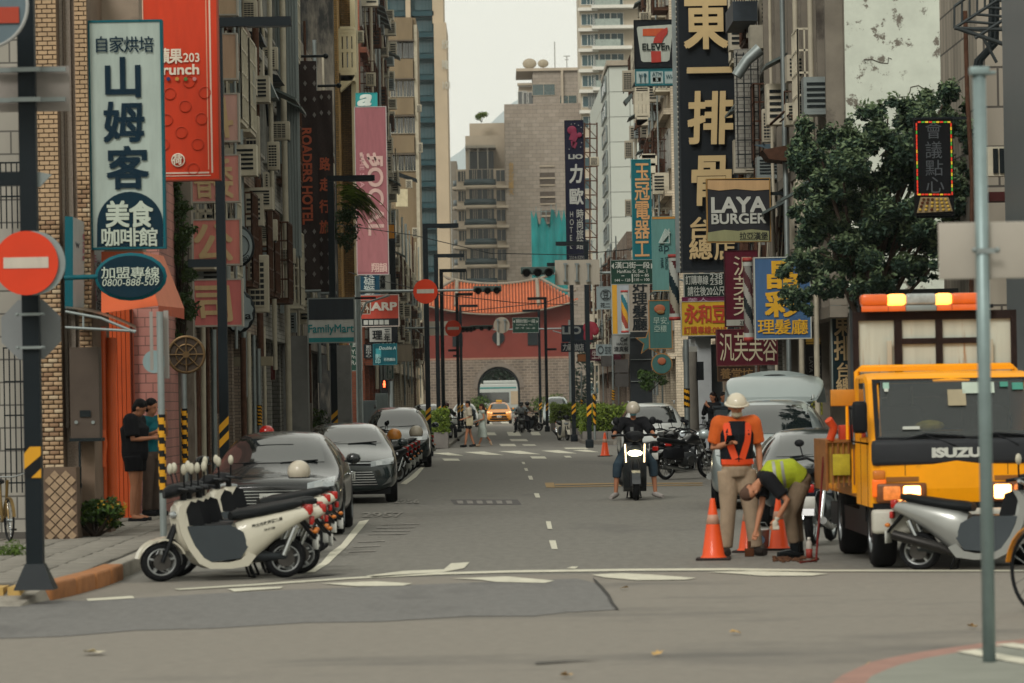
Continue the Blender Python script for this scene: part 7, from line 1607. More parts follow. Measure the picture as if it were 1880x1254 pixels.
# --- standing worker with hard hat, orange shirt and vest, looking at a phone
D = 42.6; g = G(1352, 1021)
fdn = (0.05, -.8, -.6)
t, J, Mh = person('worker in white hard hat and orange harness vest looking at a phone', (g.x+.02, g.y, 0), R(4), dict(head=(0, -.05, 1.575), neck=(0, -.01, 1.44), elR=(-.24, .04, 1.14), wrR=(-.11, -.19, 1.20), elL=(.24, .02, 1.13), wrL=(.245, -.04, .88), anL=(.19, .0, .08), knL=(.14, -.02, .49), toL=(.25, -.14, .035), anR=(-.13, .02, .08)), 1.76, .009,
  cloth('#b5521a'), .8, cloth('#8c7a66'), 1.0, cloth('#26221f'), hat=hard_hat(mat('hard_hat_white', '#b5ad9a', .4, var=.04, coat=.4)), face_dir=fdn, loose=1.35, curl=.7)
mask(t, J, Mh, '#a39a84', fdn)
vest = cloth('#15171c'); stp = mat('glowing_orange', '#c2401a', .6, var=.05, emit='#c23c10', es=.12)  # faint emission put into the strap colour, though it is no lamp
def vest_on(t, J, m, grow=.046, z_top=.95, b=1.0):
    mb = MB(); mb.tube([J['shL'].lerp(J['chest'], .1), J['shR'].lerp(J['chest'], .1)], .075+grow*.3, 12).tube([J['pelvis'].lerp(J['waist'], .2), J['waist'], J['chest'], J['chest'].lerp(J['neck'], z_top)], [.14+grow*.7, .13+grow, .148+grow, .088+grow*.8], 18)
    me = remesh(mb, 'vest', .012, 4); o = obj('vest', me, m, t); bm = bmesh.new(); bm.from_mesh(me); bv = BVHTree.FromBMesh(bm); bm.free(); return o, bv
o, bv = vest_on(t, J, vest)
def strap(bv, par, pts, w, m, name, dr=(0, 1, 0), o0=-1.0):
    """ribbon laid on a garment by casting along dr; pts (x, z)"""
    vs = []; dr = Vector(dr); up2 = Vector((0, 0, 1)); n = 14; P_ = []
    for i in range(n+1):
        f = i/n*(len(pts)-1); a = int(min(f, len(pts)-2)); q = Vector(pts[a]).lerp(Vector(pts[a+1]), f-a); P_.append(q)
    for i, q in enumerate(P_):
        d = (P_[min(i+1, n)]-P_[max(i-1, 0)]).normalized(); nn = Vector((-d.y, d.x))
        for s in (-1, 1):
            p = q+nn*w/2*s; h = bv.ray_cast(Vector((p.x, 0, p.y))+dr*o0, dr); vs.append((h[0]-dr*.008) if h[0] else Vector((p.x, 0, p.y)) - dr*.10)
    return MB().add(vs, [(2*i, 2*i+1, 2*i+3, 2*i+2) for i in range(n)], True).build(name, m, par)
for s in (-1, 1):
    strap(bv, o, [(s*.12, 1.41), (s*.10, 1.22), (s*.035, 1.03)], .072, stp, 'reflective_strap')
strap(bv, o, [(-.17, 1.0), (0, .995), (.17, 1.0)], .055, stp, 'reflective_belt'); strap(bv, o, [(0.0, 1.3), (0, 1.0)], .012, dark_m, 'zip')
MB().rbox(-.045, -.005, -.08, .045, .005, .08, .008, 1, Matrix.Translation((-.10, -.285, 1.235)) @ Matrix.Rotation(R(55), 4, 'X')).build('phone', mat('phone_dark', '#1a1c20', .2), t)
# --- bending worker in lime vest
g = G(1435, 1024); fdn = (.35, -.75, -.3)
bend = dict(pelvis=(.10, .05, .90), waist=(.0, .0, 1.0), chest=(-.22, -.08, .97), neck=(-.36, -.14, .90), head=(-.47, -.19, .80), shL=(-.27, -.24, .93), shR=(-.30, .08, .96), elL=(-.06, -.32, .68), wrL=(-.19, -.34, .46), elR=(-.34, -.06, .64), wrR=(-.42, -.16, .34),
  hipL=(.12, -.06, .86), hipR=(.10, .14, .86), knL=(-.02, -.12, .50), knR=(.06, .16, .50), anL=(.04, -.08, .09), anR=(.10, .12, .09), toL=(-.13, -.16, .04), toR=(-.08, .08, .04))
BD = bend
t, J, Mh = person('road worker bending to the ground in a lime reflective vest and rubber boots', (g.x+.10, g.y-.1, 0), 0, BD, 1.56, .009, cloth('#17181b'), .8, cloth('#665746'), .9, None, face_dir=fdn, hairm=mat('hair_shaved', '#4a382e', .8), curl=.8, loose=1.2)
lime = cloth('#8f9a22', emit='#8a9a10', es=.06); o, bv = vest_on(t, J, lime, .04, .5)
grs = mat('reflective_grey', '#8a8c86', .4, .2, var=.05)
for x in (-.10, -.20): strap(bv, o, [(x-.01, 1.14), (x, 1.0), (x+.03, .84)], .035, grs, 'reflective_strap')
strap(bv, o, [(-.30, 1.0), (-.32, .86)], .03, grs, 'reflective_strap')
for S in 'LR':
    a, kk = J['an'+S], J['kn'+S]; d = (J['to'+S]-a); d.z = 0; d.normalize()
    MB().tube([a.lerp(kk, .72), a.lerp(kk, .3), a+Vector((0, 0, -.02))], [.068, .062, .05], 12).tube([a-d*.05+Vector((0, 0, -.04)), a+Vector((0, 0, -.04)), a.lerp(J['to'+S], .7)+Vector((0, 0, -.005)), J['to'+S]+d*.04+Vector((0, 0, .005))], [.04, .05, .048, .038], 12).build('rubber_boot', mat('boot_rubber', '#15181a', .35, var=.2, vs=9), t)
mb = MB(); w_ = J['wrL']; mb.ell(w_+Vector((-.02, 0, -.05)), (.045, .05, .05), 10, 8).tube([w_+Vector((.01, 0, .03)), w_], [.034, .03], 8)
for i in range(4): mb.tube([w_+Vector((-.04+i*.02, -.03, -.07)), w_+Vector((-.045+i*.02, -.045, -.115))], .012, 6)
obj('glove', remesh(mb, 'glove', .008, 2), cloth('#a8a294'), t)
bp_ = P(1397, 990, G(1397, 1010).y); 
t2 = thing('bucket', 'small white plastic paint bucket held by the bending worker', 'bucket', bp_); MB().lathe([(.001, -.10), (.085, -.10), (.10, .10), (.105, .10), (.105, .115), (.095, .115), (.08, -.08), (.001, -.085)], bp_, 'Z', 24).build('pail', flat('#b0b2ae'), t2, True); MB().disc(bp_+Vector((-.01, -.095, -.005)), .05, 'Y', .012, 16).build('label_print', flat('#5c7288'), t2, True); MB().tube([bp_+Vector((-.1, 0, .1)), bp_+Vector((-.05, 0, .19)), bp_+Vector((.05, 0, .19)), bp_+Vector((.1, 0, .1))], .004, 5).build('bucket_handle', metal_g, t2, True)
g = G(1376, 1022); t2 = thing('hand_tool', 'dark wooden hand float pressed to the road by the bending worker', 'tool', g); MB().rbox(-.05, -.04, 0, .05, .04, .09, .01).tube([(0, 0, .08), (0, 0, .17)], .018, 8).build('block', mat('tool_wood', '#4a2c1a', .8), t2)
g = G(1486, 1030); t2 = thing('spray_can', 'red and white spray can standing beside the truck wheel', 'can', g); MB().lathe([(.001, 0), (.033, 0), (.033, .19), (.02, .215), (.001, .215)], (0, 0, 0), 'Z', 16).build('can_body', flat('#a09a92'), t2); MB().lathe([(.034, .03), (.0345, .03), (.0345, .13), (.034, .13)], (0, 0, 0), 'Z', 16).build('can_print', flat('#8c2f24'), t2); MB().lathe([(.001, .215), (.018, .215), (.018, .25), (.001, .25)], (0, 0, 0), 'Z', 10).build('nozzle_cap', flat('#b5b0a8'), t2)
mb = MB(); rr = random.Random(3)
for i in range(60): q = G(rr.uniform(1420, 1500), rr.uniform(1024, 1033)); r_ = rr.uniform(.01, .035); mb.ell((q.x, q.y, r_*.4), (r_, r_, r_*.6), 6, 4)
o = mb.build('rubble', mat('rubble_brown', '#4f3627', .9, var=.4, vs=20)); o['kind'] = 'stuff'
# --- two men at the left
g = G(250, 956, .15); t, J, Mh = person('man in black t-shirt and shorts looking down at his phone beside the orange door', (g.x+.0, g.y, .15), R(78), dict(head=(0, -.07, 1.57), elL=(.22, -.02, 1.15), wrL=(.14, -.26, 1.24), elR=(-.22, -.04, 1.14), wrR=(-.10, -.30, 1.16)), 1.70, .011, blk, .85, cloth('#121316'), .42, None, loose=1.9, face_dir=(0, -.8, -.6), build=1.12, curl=.6)
MB().rbox(-.035, -.40, 1.145, .035, -.25, 1.157, .004, 1).build('phone', mat('phone_dark', '#1a1c20', .2), t)
for S in 'LR': a, tt = J['an'+S], J['to'+S]; MB().tube([a+Vector((0, .05, -.07)), tt+Vector((0, -.03, -.025))], [.035, .04], 10).build('sandal', blk, t)
g = G(266, 950, .15); t, J, Mh = person('man in teal shirt behind the man in black, hand raised to his face', (g.x+.05, g.y+.6, .15), R(60), dict(elL=(.24, -.12, 1.20), wrL=(.10, -.20, 1.46), elR=(-.22, .0, 1.14), wrR=(-.16, -.2, 1.2)), 1.68, .012, cloth('#14525a'), .85, cloth('#4a3f38'), 1.0, blk, loose=1.2)
# --- rider on the lit scooter
fs_ = RIDE.location; ry = fs_.y
sit = dict(pelvis=(0, 1.20, .90), waist=(0, 1.18, 1.06), chest=(0, 1.10, 1.26), neck=(0, 1.04, 1.42), head=(0, 1.0, 1.56), shL=(.19, 1.08, 1.37), shR=(-.19, 1.08, 1.37), elL=(.33, .88, 1.18), elR=(-.33, .88, 1.18), wrL=(.36, .66, 1.12), wrR=(-.36, .66, 1.12),
  hipL=(.10, 1.15, .86), hipR=(-.10, 1.15, .86), knL=(.32, .72, .62), knR=(-.30, .72, .60), anL=(.36, .72, .12), anR=(-.34, .72, .12), toL=(.47, .56, .05), toR=(-.42, .56, .05))
t, J, Mh = person('scooter rider in black shirt, cream helmet and blue face mask facing the camera', (fs_.x, fs_.y+.05, 0), 0, sit, 1.66, .011, blk, .95, cloth('#2c3a44'), .72, cloth('#8d8884'), hat=moto_helmet(helm_w), loose=1.4, curl=.8, build=1.05)
mask(t, J, Mh, '#5f8f98'); MB().box(-.075, .995+.0, 1.563, .075, 1.0, 1.567) if False else None
for s in (-1, 1): MB().lathe([(.026, -.003), (.03, -.003), (.03, .003), (.026, .003)], J['head']+Vector((s*.033, -.097, .022)), 'Y', 14).build('spectacle', dark_m, t)
MB().poly([(-.06, .93, 1.28), (-.0, .93, 1.28), (.0, .93, 1.13), (-.045, .93, 1.13)], .004).build('shirt_print', flat('#7a7d7c'), t)
# --- pedestrians on the crossing
g = G(861, 821); t, J, Mh = person('pedestrian in black shorts carrying a cream bag and a dark backpack', (g.x, g.y, 0), R(-80), dict(anL=(.12, -.16, .08), toL=(.13, -.33, .04), knL=(.1, -.10, .49), anR=(-.12, .22, .10), toR=(-.12, .06, .04), knR=(-.1, .08, .48), wrL=(.16, -.22, 1.05), wrR=(-.2, -.2, 1.05)), 1.72, .02, cloth('#9c9484'), .9, cloth('#141418'), .42, blk, loose=1.8)
MB().loft([(.10, 1.22, .13, .18), (.16, 1.22, .15, .22), (.26, 1.2, .12, .18)], 12, 3).build('backpack', cloth('#1f2528'), t); MB().rbox(.16, -.12, .80, .22, .14, 1.16, .02).build('tote_bag', cloth('#a3997f'), t)
g = G(886, 820); t, J, Mh = person('woman with long hair in a pale sleeveless dress walking to the left', (g.x, g.y, 0), R(-75), dict(anL=(.10, -.18, .08), toL=(.1, -.34, .04), anR=(-.08, .36, .20), toR=(-.08, .38, .05), knR=(-.08, .12, .50), wrL=(.14, -.28, 1.02), wrR=(-.2, -.1, .95)), 1.60, .02, cloth('#9aa096'), .12, None, 1, cloth('#a89078'), skirt=(cloth('#9aa39c'), .38, .06), hairlen=.2, hairm=mat('hair_brown', '#2c1a16', .6))
fs_ = RIDE4.location
sit2 = {k: (v_[0], v_[1], v_[2]-.02) for k, v_ in sit.items()}
def rider(sc_, label, shirtc, hel, hh=1.66, tc='#23262b'):
    rz_ = sc_.rotation_euler[2]; return person(label, tuple(sc_.location), rz_, sit2, hh, .022, cloth(shirtc), 1.6, cloth(tc), 1.0, blk, hat=moto_helmet(hel, True), loose=1.3, curl=.8)
rider(RIDE4, 'rider in dark clothes and maroon helmet stopped by the planter', '#2a2f2c', mat('helmet_maroon', '#4a2420', .4, coat=.4), 1.7)
rider(RIDE2, 'rider in pale shirt and black helmet coming up the middle of the far road', '#8f9698', mat('helmet_black', '#121416', .3, coat=.5))
rider(RIDE3, 'rider in tan jacket and black helmet turning beside the far hedge', '#6e6250', mat('helmet_black', '#121416', .3, coat=.5))
g = G(792, 803, .13); person('person sitting at the planter corner looking down', (g.x, g.y+2, .13), R(60), dict(pelvis=(0, .2, .45), waist=(0, .18, .62), chest=(0, .1, .82), neck=(0, .02, .96), head=(0, -.05, 1.08), shL=(.17, .05, .92), shR=(-.17, .05, .92), elL=(.22, -.1, .68), elR=(-.22, -.1, .68), wrL=(.1, -.3, .62), wrR=(-.1, -.3, .62), hipL=(.09, .15, .43), hipR=(-.09, .15, .43), knL=(.12, -.25, .48), knR=(-.12, -.25, .48), anL=(.12, -.2, .08), anR=(-.12, -.2, .08), toL=(.13, -.36, .035), toR=(-.13, -.36, .035)), 1.65, .022, blk, .9, cloth('#2b2a2c'), 1.0, blk)
g = Vector((X(1310, 100), 100, .13)); person('woman with long dark hair eating beside the pale shop wall', tuple(g), R(-50), dict(elR=(-.24, -.14, 1.18), wrR=(-.06, -.22, 1.42), elL=(.24, -.1, 1.16), wrL=(.05, -.22, 1.36)), 1.70, .018, blk, 1.9, cloth('#1b2430'), 1.0, blk, hairlen=.22, hairm=mat('hair_dark_brown', '#1d1412', .6))
g = Vector((X(1331, 102), 103, .13)); person('person in grey blue shirt behind the woman who is eating', tuple(g), R(30), None, 1.70, .02, cloth('#4a5c66'), .9, blk, 1.0, blk)
# ================================================================ posts, lamps, signals, cones
yb1 = mat('hazard_yellow', '#c08a16', .5, var=.06, vs=4); yb2 = mat('hazard_black', '#15181a', .5, var=.06)
def hazard(par, x, y, z0, z1, r_, turns=5, name='hazard_band'):
    """black and yellow helical bands round a post, each band its own skin"""
    n = 16; m = 24; out = (MB(), MB())
    for k in range(n):
        for j in range(m):
            za, zb_ = z0+(z1-z0)*j/m, z0+(z1-z0)*(j+1)/m; ph = (k/n+ (j+.5)/m*turns)
            c = int(math.floor(ph*2)) % 2; a0, a1 = 2*math.pi*k/n, 2*math.pi*(k+1)/n
            out[c].add([(x+r_*math.cos(a0), y+r_*math.sin(a0), za), (x+r_*math.cos(a1), y+r_*math.sin(a1), za), (x+r_*math.cos(a1), y+r_*math.sin(a1), zb_), (x+r_*math.cos(a0), y+r_*math.sin(a0), zb_)], [(0, 1, 2, 3)])
    out[0].build(name, yb1, par, True, kind='stuff'); out[1].build(name, yb2, par, True, kind='stuff')
def lamp_post(px_, top, arm_px, D, label, side=1, box=None, w=.16, low=None, band=True):
    a = P(px_, top, D); x = P(px_, 735, D).x; z = a.z; t = thing('street_lamp', label, 'street lamp', (x, D, 0), 0, 'black street lamps with flat arms')
    MB().box(x-w/2, D-w/2, 0, x+w/2, D+w/2, z).build('pole', blackp, t, True)
    MB().rbox(x-w*.9, D-w*.9, 0, x+w*.9, D+w*.9, .3, .04).build('base', blackp, t, True)
    xe = P(arm_px, top, D).x
    MB().box(min(x-w/2, xe), D-.09, z+.002, max(x+w/2, xe), D+.09, z+.14).build('arm', blackp, t, True)
    m = MB().box(min(x, xe)+.45 if side > 0 else min(x, xe)+.05, D-.07, z-.012, max(x, xe)-.05 if side > 0 else max(x, xe)-.45, D+.07, z+.001); m.build('lamp_panel', flat('#6c7070'), t, True)
    if band:
        for k in range(2): MB().poly([(x-w/2-.004, D-w/2-.006, 1.1+k*.22), (x+w/2+.004, D-w/2-.006, 1.25+k*.22), (x+w/2+.004, D-w/2-.006, 1.37+k*.22), (x-w/2-.004, D-w/2-.006, 1.22+k*.22)], .004, d=(0, -1, 0)).build('hazard_stripe', yb1, t, True)
    if low: xl = P(low[0], low[1], D).x; MB().box(min(x, xl), D-.06, P(0, low[1], D).z, max(x, xl), D+.06, P(0, low[1], D).z+.12).build('lower_arm', blackp, t, True)
    return t
lamp_post(411, 50, 535, 58, 'black street lamp in front of the red light boxes', low=(346, 497), w=.14)
lamp_post(614, 333, 688, 95.5, 'black street lamp between the hotel banners and the pink sign')
lamp_post(786, 419, 842, 123, 'black street lamp standing just behind the no entry sign at the far junction')
lamp_post(805, 473, 852, 149, 'second black lamp past the junction on the no entry sign side')
lamp_post(814, 500, 856, 165, 'third black lamp past the junction on the no entry sign side')
lamp_post(842, 543, 868, 201, 'black lamp in front of the left part of the red gate wall', low=(823, 660))
lamp_post(848, 564, 877, 226, 'farthest black lamp on the side of the no entry signs', low=(832, 670))
lamp_post(1081, 450, 1020, 137, 'thick black lamp just under the navy hotel sign', -1)
lamp_post(1053, 488, 1004, 158, 'black lamp beside the thick one, crossing the white sign back', -1, low=(1090, 648))
lamp_post(1004, 550, 968, 209, 'black lamp over the gate roof end on the hedge side', -1, low=(1022, 661))
lamp_post(992, 572, 959, 237, 'farthest black lamp on the hedge side', -1)
# big black corner post with plates
x = P(66, 1080, 34.4).x; D = 34.4; t = thing('corner_post', 'thick black corner post with hazard sticker and pyramid base', 'post', (x, D, .13)); w = .075
MB().box(x-w, D-w, .13, x+w, D+w, 7.5).build('pole', blackp, t, True)
MB().add([(x-.18, D-.18, .13), (x+.18, D-.18, .13), (x+.18, D+.18, .13), (x-.18, D+.18, .13), (x-.085, D-.085, .36), (x+.085, D-.085, .36), (x+.085, D+.085, .36), (x-.085, D+.085, .36)], [(0, 1, 5, 4), (1, 2, 6, 5), (2, 3, 7, 6), (3, 0, 4, 7), (4, 5, 6, 7)]).build('base', blackp, t, True)
z0 = P(60, 877, D).z; z1 = P(60, 820, D).z; h = z1-z0; yf_ = D-w-.008
MB().box(x-w, yf_, z0, x+w, yf_+.004, z1).build('hazard_sticker', yb2, t, True)
for pts in ([(x-w, z0+h*.28), (x+w, z0+h*.72), (x+w, z1), (x-w*.3, z1), (x-w, z0+h*.78)], [(x-w*.2, z0), (x+w, z0), (x+w, z0+h*.30)]): MB().poly([(a, yf_-.002, b) for a, b in pts], -.002).build('sticker_stripe', yb1, t, True)
wbox_(MB(), 0, 305, 72, 340, D, .06) if False else None
MB().box(x-1.2, D-.04, P(0, 342, D).z, x-w, D+.04, P(0, 316, D).z).build('side_arm', blackp, t, True)
MB().poly([(x+w, D, P(0, 316, D).z), (x+w+.13, D, P(0, 322, D).z), (x+w+.02, D, P(0, 345, D).z), (x+w, D, P(0, 345, D).z)], .03).build('arm_bracket', metal_g, t, True)
def disc_sign(px_, py, rpx, D, label, par=None):
    c = P(px_, py, D); r_ = rpx*D/F; t = thing('no_entry_sign', label, 'road sign', c, 0, 'no entry signs')
    MB().disc(c, r_, 'Y', .02, 40).build('plate', mat('no_entry_red', '#c03410', .45, var=.06, vs=3), t, True)
    MB().box(c.x-r_*.70, c.y-.016, c.z-r_*.16, c.x+r_*.70, c.y-.011, c.z+r_*.18).build('white_bar', flat('#b5ada0'), t, True); return t, c, r_
t, c, r_ = disc_sign(48, 483, 59, 33.9, 'large red no entry disc on the black corner post')
MB().disc(c+Vector((.06, .035, 0)), r_*1.0, 'Y', .02, 40).build('backing_plate', metal_g, t, True)
t = thing('octagonal_plate', 'grey octagonal sign back strapped to the black corner post', 'road sign', P(57, 605, 34.6)); c = P(57, 605, 34.6)
MB().poly([c+Vector((.29*math.cos(R(22.5+45*i)), 0, .29*math.sin(R(22.5+45*i)))) for i in range(8)], .015).build('plate', mat('sign_back_grey', '#75797a', .5, .4, var=.1), t, True)
for y in (577, 638):
    z = P(57, y, 34.3).z; MB().box(x-.13, 34.28, z-.012, x+.13, 34.31, z+.012).ell((x-.11, 34.27, z), .014, 8, 5).ell((x+.11, 34.27, z), .014, 8, 5).build('strap', metal_g, t, True)
t = thing('blank_road_sign', 'weathered beige sign back strapped across the black corner post', 'road sign', P(60, 158, 34.6))
wb_ = MB(); wbox_(wb_, -10, 122, 128, 205, 34.6, .02); wb_.build('plate', mat('sign_back_beige', '#86807a', .6, .2, var=.15), t, True)
for y in (128, 183):
    mb = MB(); wbox_(mb, -10, y-4, 120, y+4, 34.5, .05); z = P(45, y, 34.3).z; mb.box(x-.13, 34.26, z-.02, x+.13, 34.31, z+.02); mb.build('strap', metal_g, t, True)
t = thing('traffic_mirror', 'round traffic mirror with pale rim cut by the frame corner', 'mirror', P(-25, 15, 33.5)); c = P(-28, 10, 33.5)
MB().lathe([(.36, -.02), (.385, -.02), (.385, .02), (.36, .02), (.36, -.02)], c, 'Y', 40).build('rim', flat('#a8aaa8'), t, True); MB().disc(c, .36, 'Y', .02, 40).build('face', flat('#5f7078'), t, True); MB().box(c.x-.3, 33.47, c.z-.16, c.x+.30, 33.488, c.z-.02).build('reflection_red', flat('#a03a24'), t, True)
# near right post
D = 23.2; xp = P(1808, 735, D).x; t = thing('sign_post', 'galvanised pole close to the camera with a capped top', 'post', (xp, D, 0))
gp = mat('galvanised_blur', '#7c8c8c', .45, .45, var=.12, vs=6); ztop = P(1800, 135, D).z
MB().lathe([(.001, 0), (.040, 0), (.040, ztop), (.001, ztop)], (xp, D, 0), 'Z', 20).build('pole', gp, t, True); MB().rbox(xp-.058, D-.05, ztop-.01, xp+.058, D+.05, ztop+.04, .008).tube([(xp+.05, D, ztop), (xp+.1, D, ztop+.005)], .012, 6).build('cap', gp, t, True)
t = thing('blank_road_sign', 'plain pale sign back behind the near galvanised pole', 'road sign', P(1810, 460, D+.06)); c = P(1806, 460, D+.06)
MB().rbox(c.x-.275, D+.045, c.z-.172, c.x+.38, D+.06, c.z+.172, .006).build('plate', mat('sign_back_cream', '#9a948a', .55, .1, var=.05), t, True); MB().box(c.x-.07, D-.045, c.z-.02, c.x+.08, D-.041, c.z+.01).ell((c.x+.07, D-.05, c.z), .016, 8, 6).ell((c.x-.07, D-.05, c.z), .016, 8, 6).build('clamp', metal_g, t, True)
# mast arms with signals
sg = mat('signal_green_grey', '#3f4c48', .5, var=.1); sgd = mat('signal_black', '#15191b', .5)
def mast(D, x_pole_px, y, x_end_px, label, bend=None, w=.09):
    xp_ = P(x_pole_px, y, D).x; z = P(x_pole_px, y, D).z; xe = P(x_end_px, y-1, D).x; t = thing('signal_mast', label, 'mast', (xp_, D, 0), 0, 'mast arms over the road')
    MB().tube([(xp_, D, 0), (xp_, D, z+.5)], [w*1.3, w], 10).build('pole', metal_g, t, True); MB().tube([(xp_, D, z), (xe, D, z)], [w*.6, w*.4], 8).build('arm', metal_g, t, True)
    s_ = 1 if xe > xp_ else -1; MB().tube([(xp_, D, z-.9), (xp_+s_*.25, D, z-.35), (xp_+s_*1.0, D, z-.12)], w*.4, 8).build('brace', metal_g, t, True); return t
mast(121, 657, 536, 880, 'grey signal mast reaching over the road from the green street plate')
mast(199, 718, 603, 880, 'farther grey mast arm with a small no entry disc')
mast(124.5, 1278, 498, 975, 'grey mast arm carrying the dark green street name board')
mast(226, 1046, 603, 905, 'farther grey mast from the gate side with a curved brace')
disc_sign(781, 535, 22.5, 120.8, 'red no entry disc hanging on the nearer mast arm'); disc_sign(832, 603, 15, 198.8, 'small red no entry disc on the farther mast arm')
def signal(x0, y0, x1, y1, D, label, visor=1):
    c = P((x0+x1)/2, (y0+y1)/2, D); s_ = F/D; w, h = (x1-x0)/2/s_, (y1-y0)/2/s_; t = thing('traffic_signal', label, 'traffic light', c, 0, 'horizontal traffic signals')
    MB().rbox(c.x-w, D-.1, c.z-h*.2, c.x+w, D+.12, c.z+h, .03).build('housing', sg, t, True)
    for k in range(3):
        cx_ = c.x-w*.66+w*.66*k; MB().lathe([(h*.75, -.3), (h*.78, -.3), (h*.78, 0), (h*.75, 0)], (cx_, D-.1, c.z-h*.1), 'Y', 14).build('visor', sgd, t, True); MB().disc((cx_, D-.11, c.z-h*.1), h*.6, 'Y', .02, 14).build('lens', mat('lens_off', '#0e1111', .3), t, True)
signal(869, 525, 921, 543, 120.6, 'horizontal signal at the tip of the nearer no entry mast'); signal(956, 490, 1018, 512, 124, 'wide dark signal beside the white sign back'); signal(863, 597, 905, 609, 198.6, 'small horizontal signal beside the round sign back'); signal(847, 599, 868, 612, 198.4, 'smallest signal next to the small no entry disc')
t = thing('blank_road_sign', 'white rectangular sign back with three brackets on the mast arm', 'road sign', P(1060, 500, 124)); mb = MB(); wbox_(mb, 1019, 477, 1101, 523, 124.2, .03); mb.build('plate', flat('#a39c8e'), t, True)
for x in (1038, 1059, 1080):
    mb = MB(); wbox_(mb, x-1.5, 483, x+1.5, 517, 124.05, .1); wbox_(mb, x-4, 483, x+4, 486, 124.1, .05); wbox_(mb, x-4, 514, x+4, 517, 124.1, .05); mb.build('bracket', metal_g, t, True)
sign('street_name_sign', 'dark green street name board with arrows and house numbers, nearest one', 'sign', 1121, 477, 1201, 522, 123.6, '#26453a', '#9aa09a', .8, .06, texts=[('漢口街一段', 1129, 481, 1193, 493, '#b0b4ac', dict(m='row', bold=.02)), ('◀', 1122.5, 483, 1127, 494, '#b0b4ac'), ('▶', 1195, 483, 1199.5, 494, '#b0b4ac'), ('HanKou St. Sec. 1', 1133, 495, 1188, 501, '#b0b4ac'), ('144 ~ 128', 1129, 512, 1157, 517, '#b0b4ac'), ('-', 1141, 506, 1146, 507, '#b0b4ac'), ('|', 1160, 503, 1161.5, 518, '#b0b4ac'), ('105 ~ 85', 1164, 503, 1191, 508, '#b0b4ac'), ('110 ~ 100', 1164, 511, 1192, 516, '#b0b4ac')])
sign('street_name_sign', 'smaller dark green street name board in front of the gate wall', 'sign', 941, 583, 989, 611, 223, '#26453a', '#9aa09a', .5, .06, texts=[('開封街一段', 947, 586, 983, 593, '#a3a79f', dict(m='row', bold=.02)), ('◀', 942, 588, 945, 593, '#a3a79f'), ('▶', 985, 588, 988, 593, '#a3a79f'), ('KaiFeng St. Sec. 1', 948, 595, 982, 598, '#a3a79f'), ('107 ~ 97', 947, 601, 962, 604, '#a3a79f'), ('144 ~ 60', 966, 601, 982, 604, '#a3a79f')])
sb = thing('blank_road_sign', 'round pale sign back hung in front of the gate', 'road sign', P(918, 597, 222)); MB().disc(P(921, 597, 222), .47, 'Y', .03, 28).build('plate', flat('#9a9080'), sb, True); mb = MB()
for x in (914, 927): wbox_(mb, x-3, 586, x+3, 589, 221.8, .05); wbox_(mb, x-1, 586, x+1, 607, 221.85, .05)
mb.build('bracket', metal_g, sb, True)
t = thing('blank_road_sign', 'pale sign panel behind the small no entry disc', 'road sign', P(798, 603, 224)); mb = MB(); wbox_(mb, 776, 590, 822, 616, 224, .03); mb.build('plate', flat('#a39c8e'), t, True)
# pedestrian signal
t = thing('pedestrian_signal', 'pedestrian signal showing a lit red standing figure', 'traffic light', P(706, 710, 142)); mb = MB(); wbox_(mb, 700, 698, 712, 722, 142, .25); mb.build('housing', sgd, t, True)
pr = mat('red_man_lit', '#ff6040', .4, var=0, emit='#ff5a30', es=4.0); q = P(705.5, 706, 141.9); MB().ell(q+Vector((0, 0, .10)), (.035, .01, .04), 10, 6).poly([q+Vector(v_) for v_ in ((-.05, 0, -.02), (.05, 0, -.02), (.04, 0, .06), (-.04, 0, .06))], -.01).poly([q+Vector(v_) for v_ in ((-.04, 0, -.1), (.04, 0, -.1), (.03, 0, -.02), (-.03, 0, -.02))], -.01).build('red_figure', pr, t, True); MB().tube([P(718, 700, 142.2), (P(718, 735, 142.2).x, 142.2, 0)], .07, 8).build('post', metal_g, t, True); hazard(t, P(718, 735, 142.2).x, 142.2, .2, 1.3, .08, 3)
# slim posts with hazard wrap
for px_, top, D, wv, lb, band in ((296, 572, 41.5, .038, 'slim grey post with black and yellow wrap beside the two men', (910, 766)), (338, 636, 58, .045, 'slim post with hazard wrap in front of the round brass sign', (860, 756)), (476, 640, 80, .05, 'grey post with hazard wrap near the dark shop doorway', (790, 752))):
    g = P(px_, 735, D); x = g.x; t = thing('hazard_post', lb, 'post', (x, D, .13)); MB().tube([(x, D, .1), (x, D, P(px_, top, D).z)], wv, 10).build('pole', metal_g, t, True); hazard(t, x, D, P(0, band[0], D).z, P(0, band[1], D).z, wv+.004, 6)
t = thing('sign_board', 'thin white board strapped to the slim grey post', 'sign', P(306, 640, 41.6)); mb = MB(); wbox_(mb, 301, 570, 310, 695, 41.6, .02); wbox_(mb, 275, 572, 281, 680, 41.7, .02); mb.build('plate', flat('#8f8a84'), t, True)
t = thing('round_plate', 'small pale round sign back on the slim grey post', 'road sign', P(283, 664, 42)); MB().disc(P(283, 664, 42), .125, 'Y', .012, 24).build('plate', flat('#7f9496'), t, True)
c = P(342, 651, 57); t = thing('round_sign', 'round brass wheel shaped sign with spokes behind the slim posts', 'sign', c); brass = mat('brass', '#6a553a', .4, .6, var=.15)
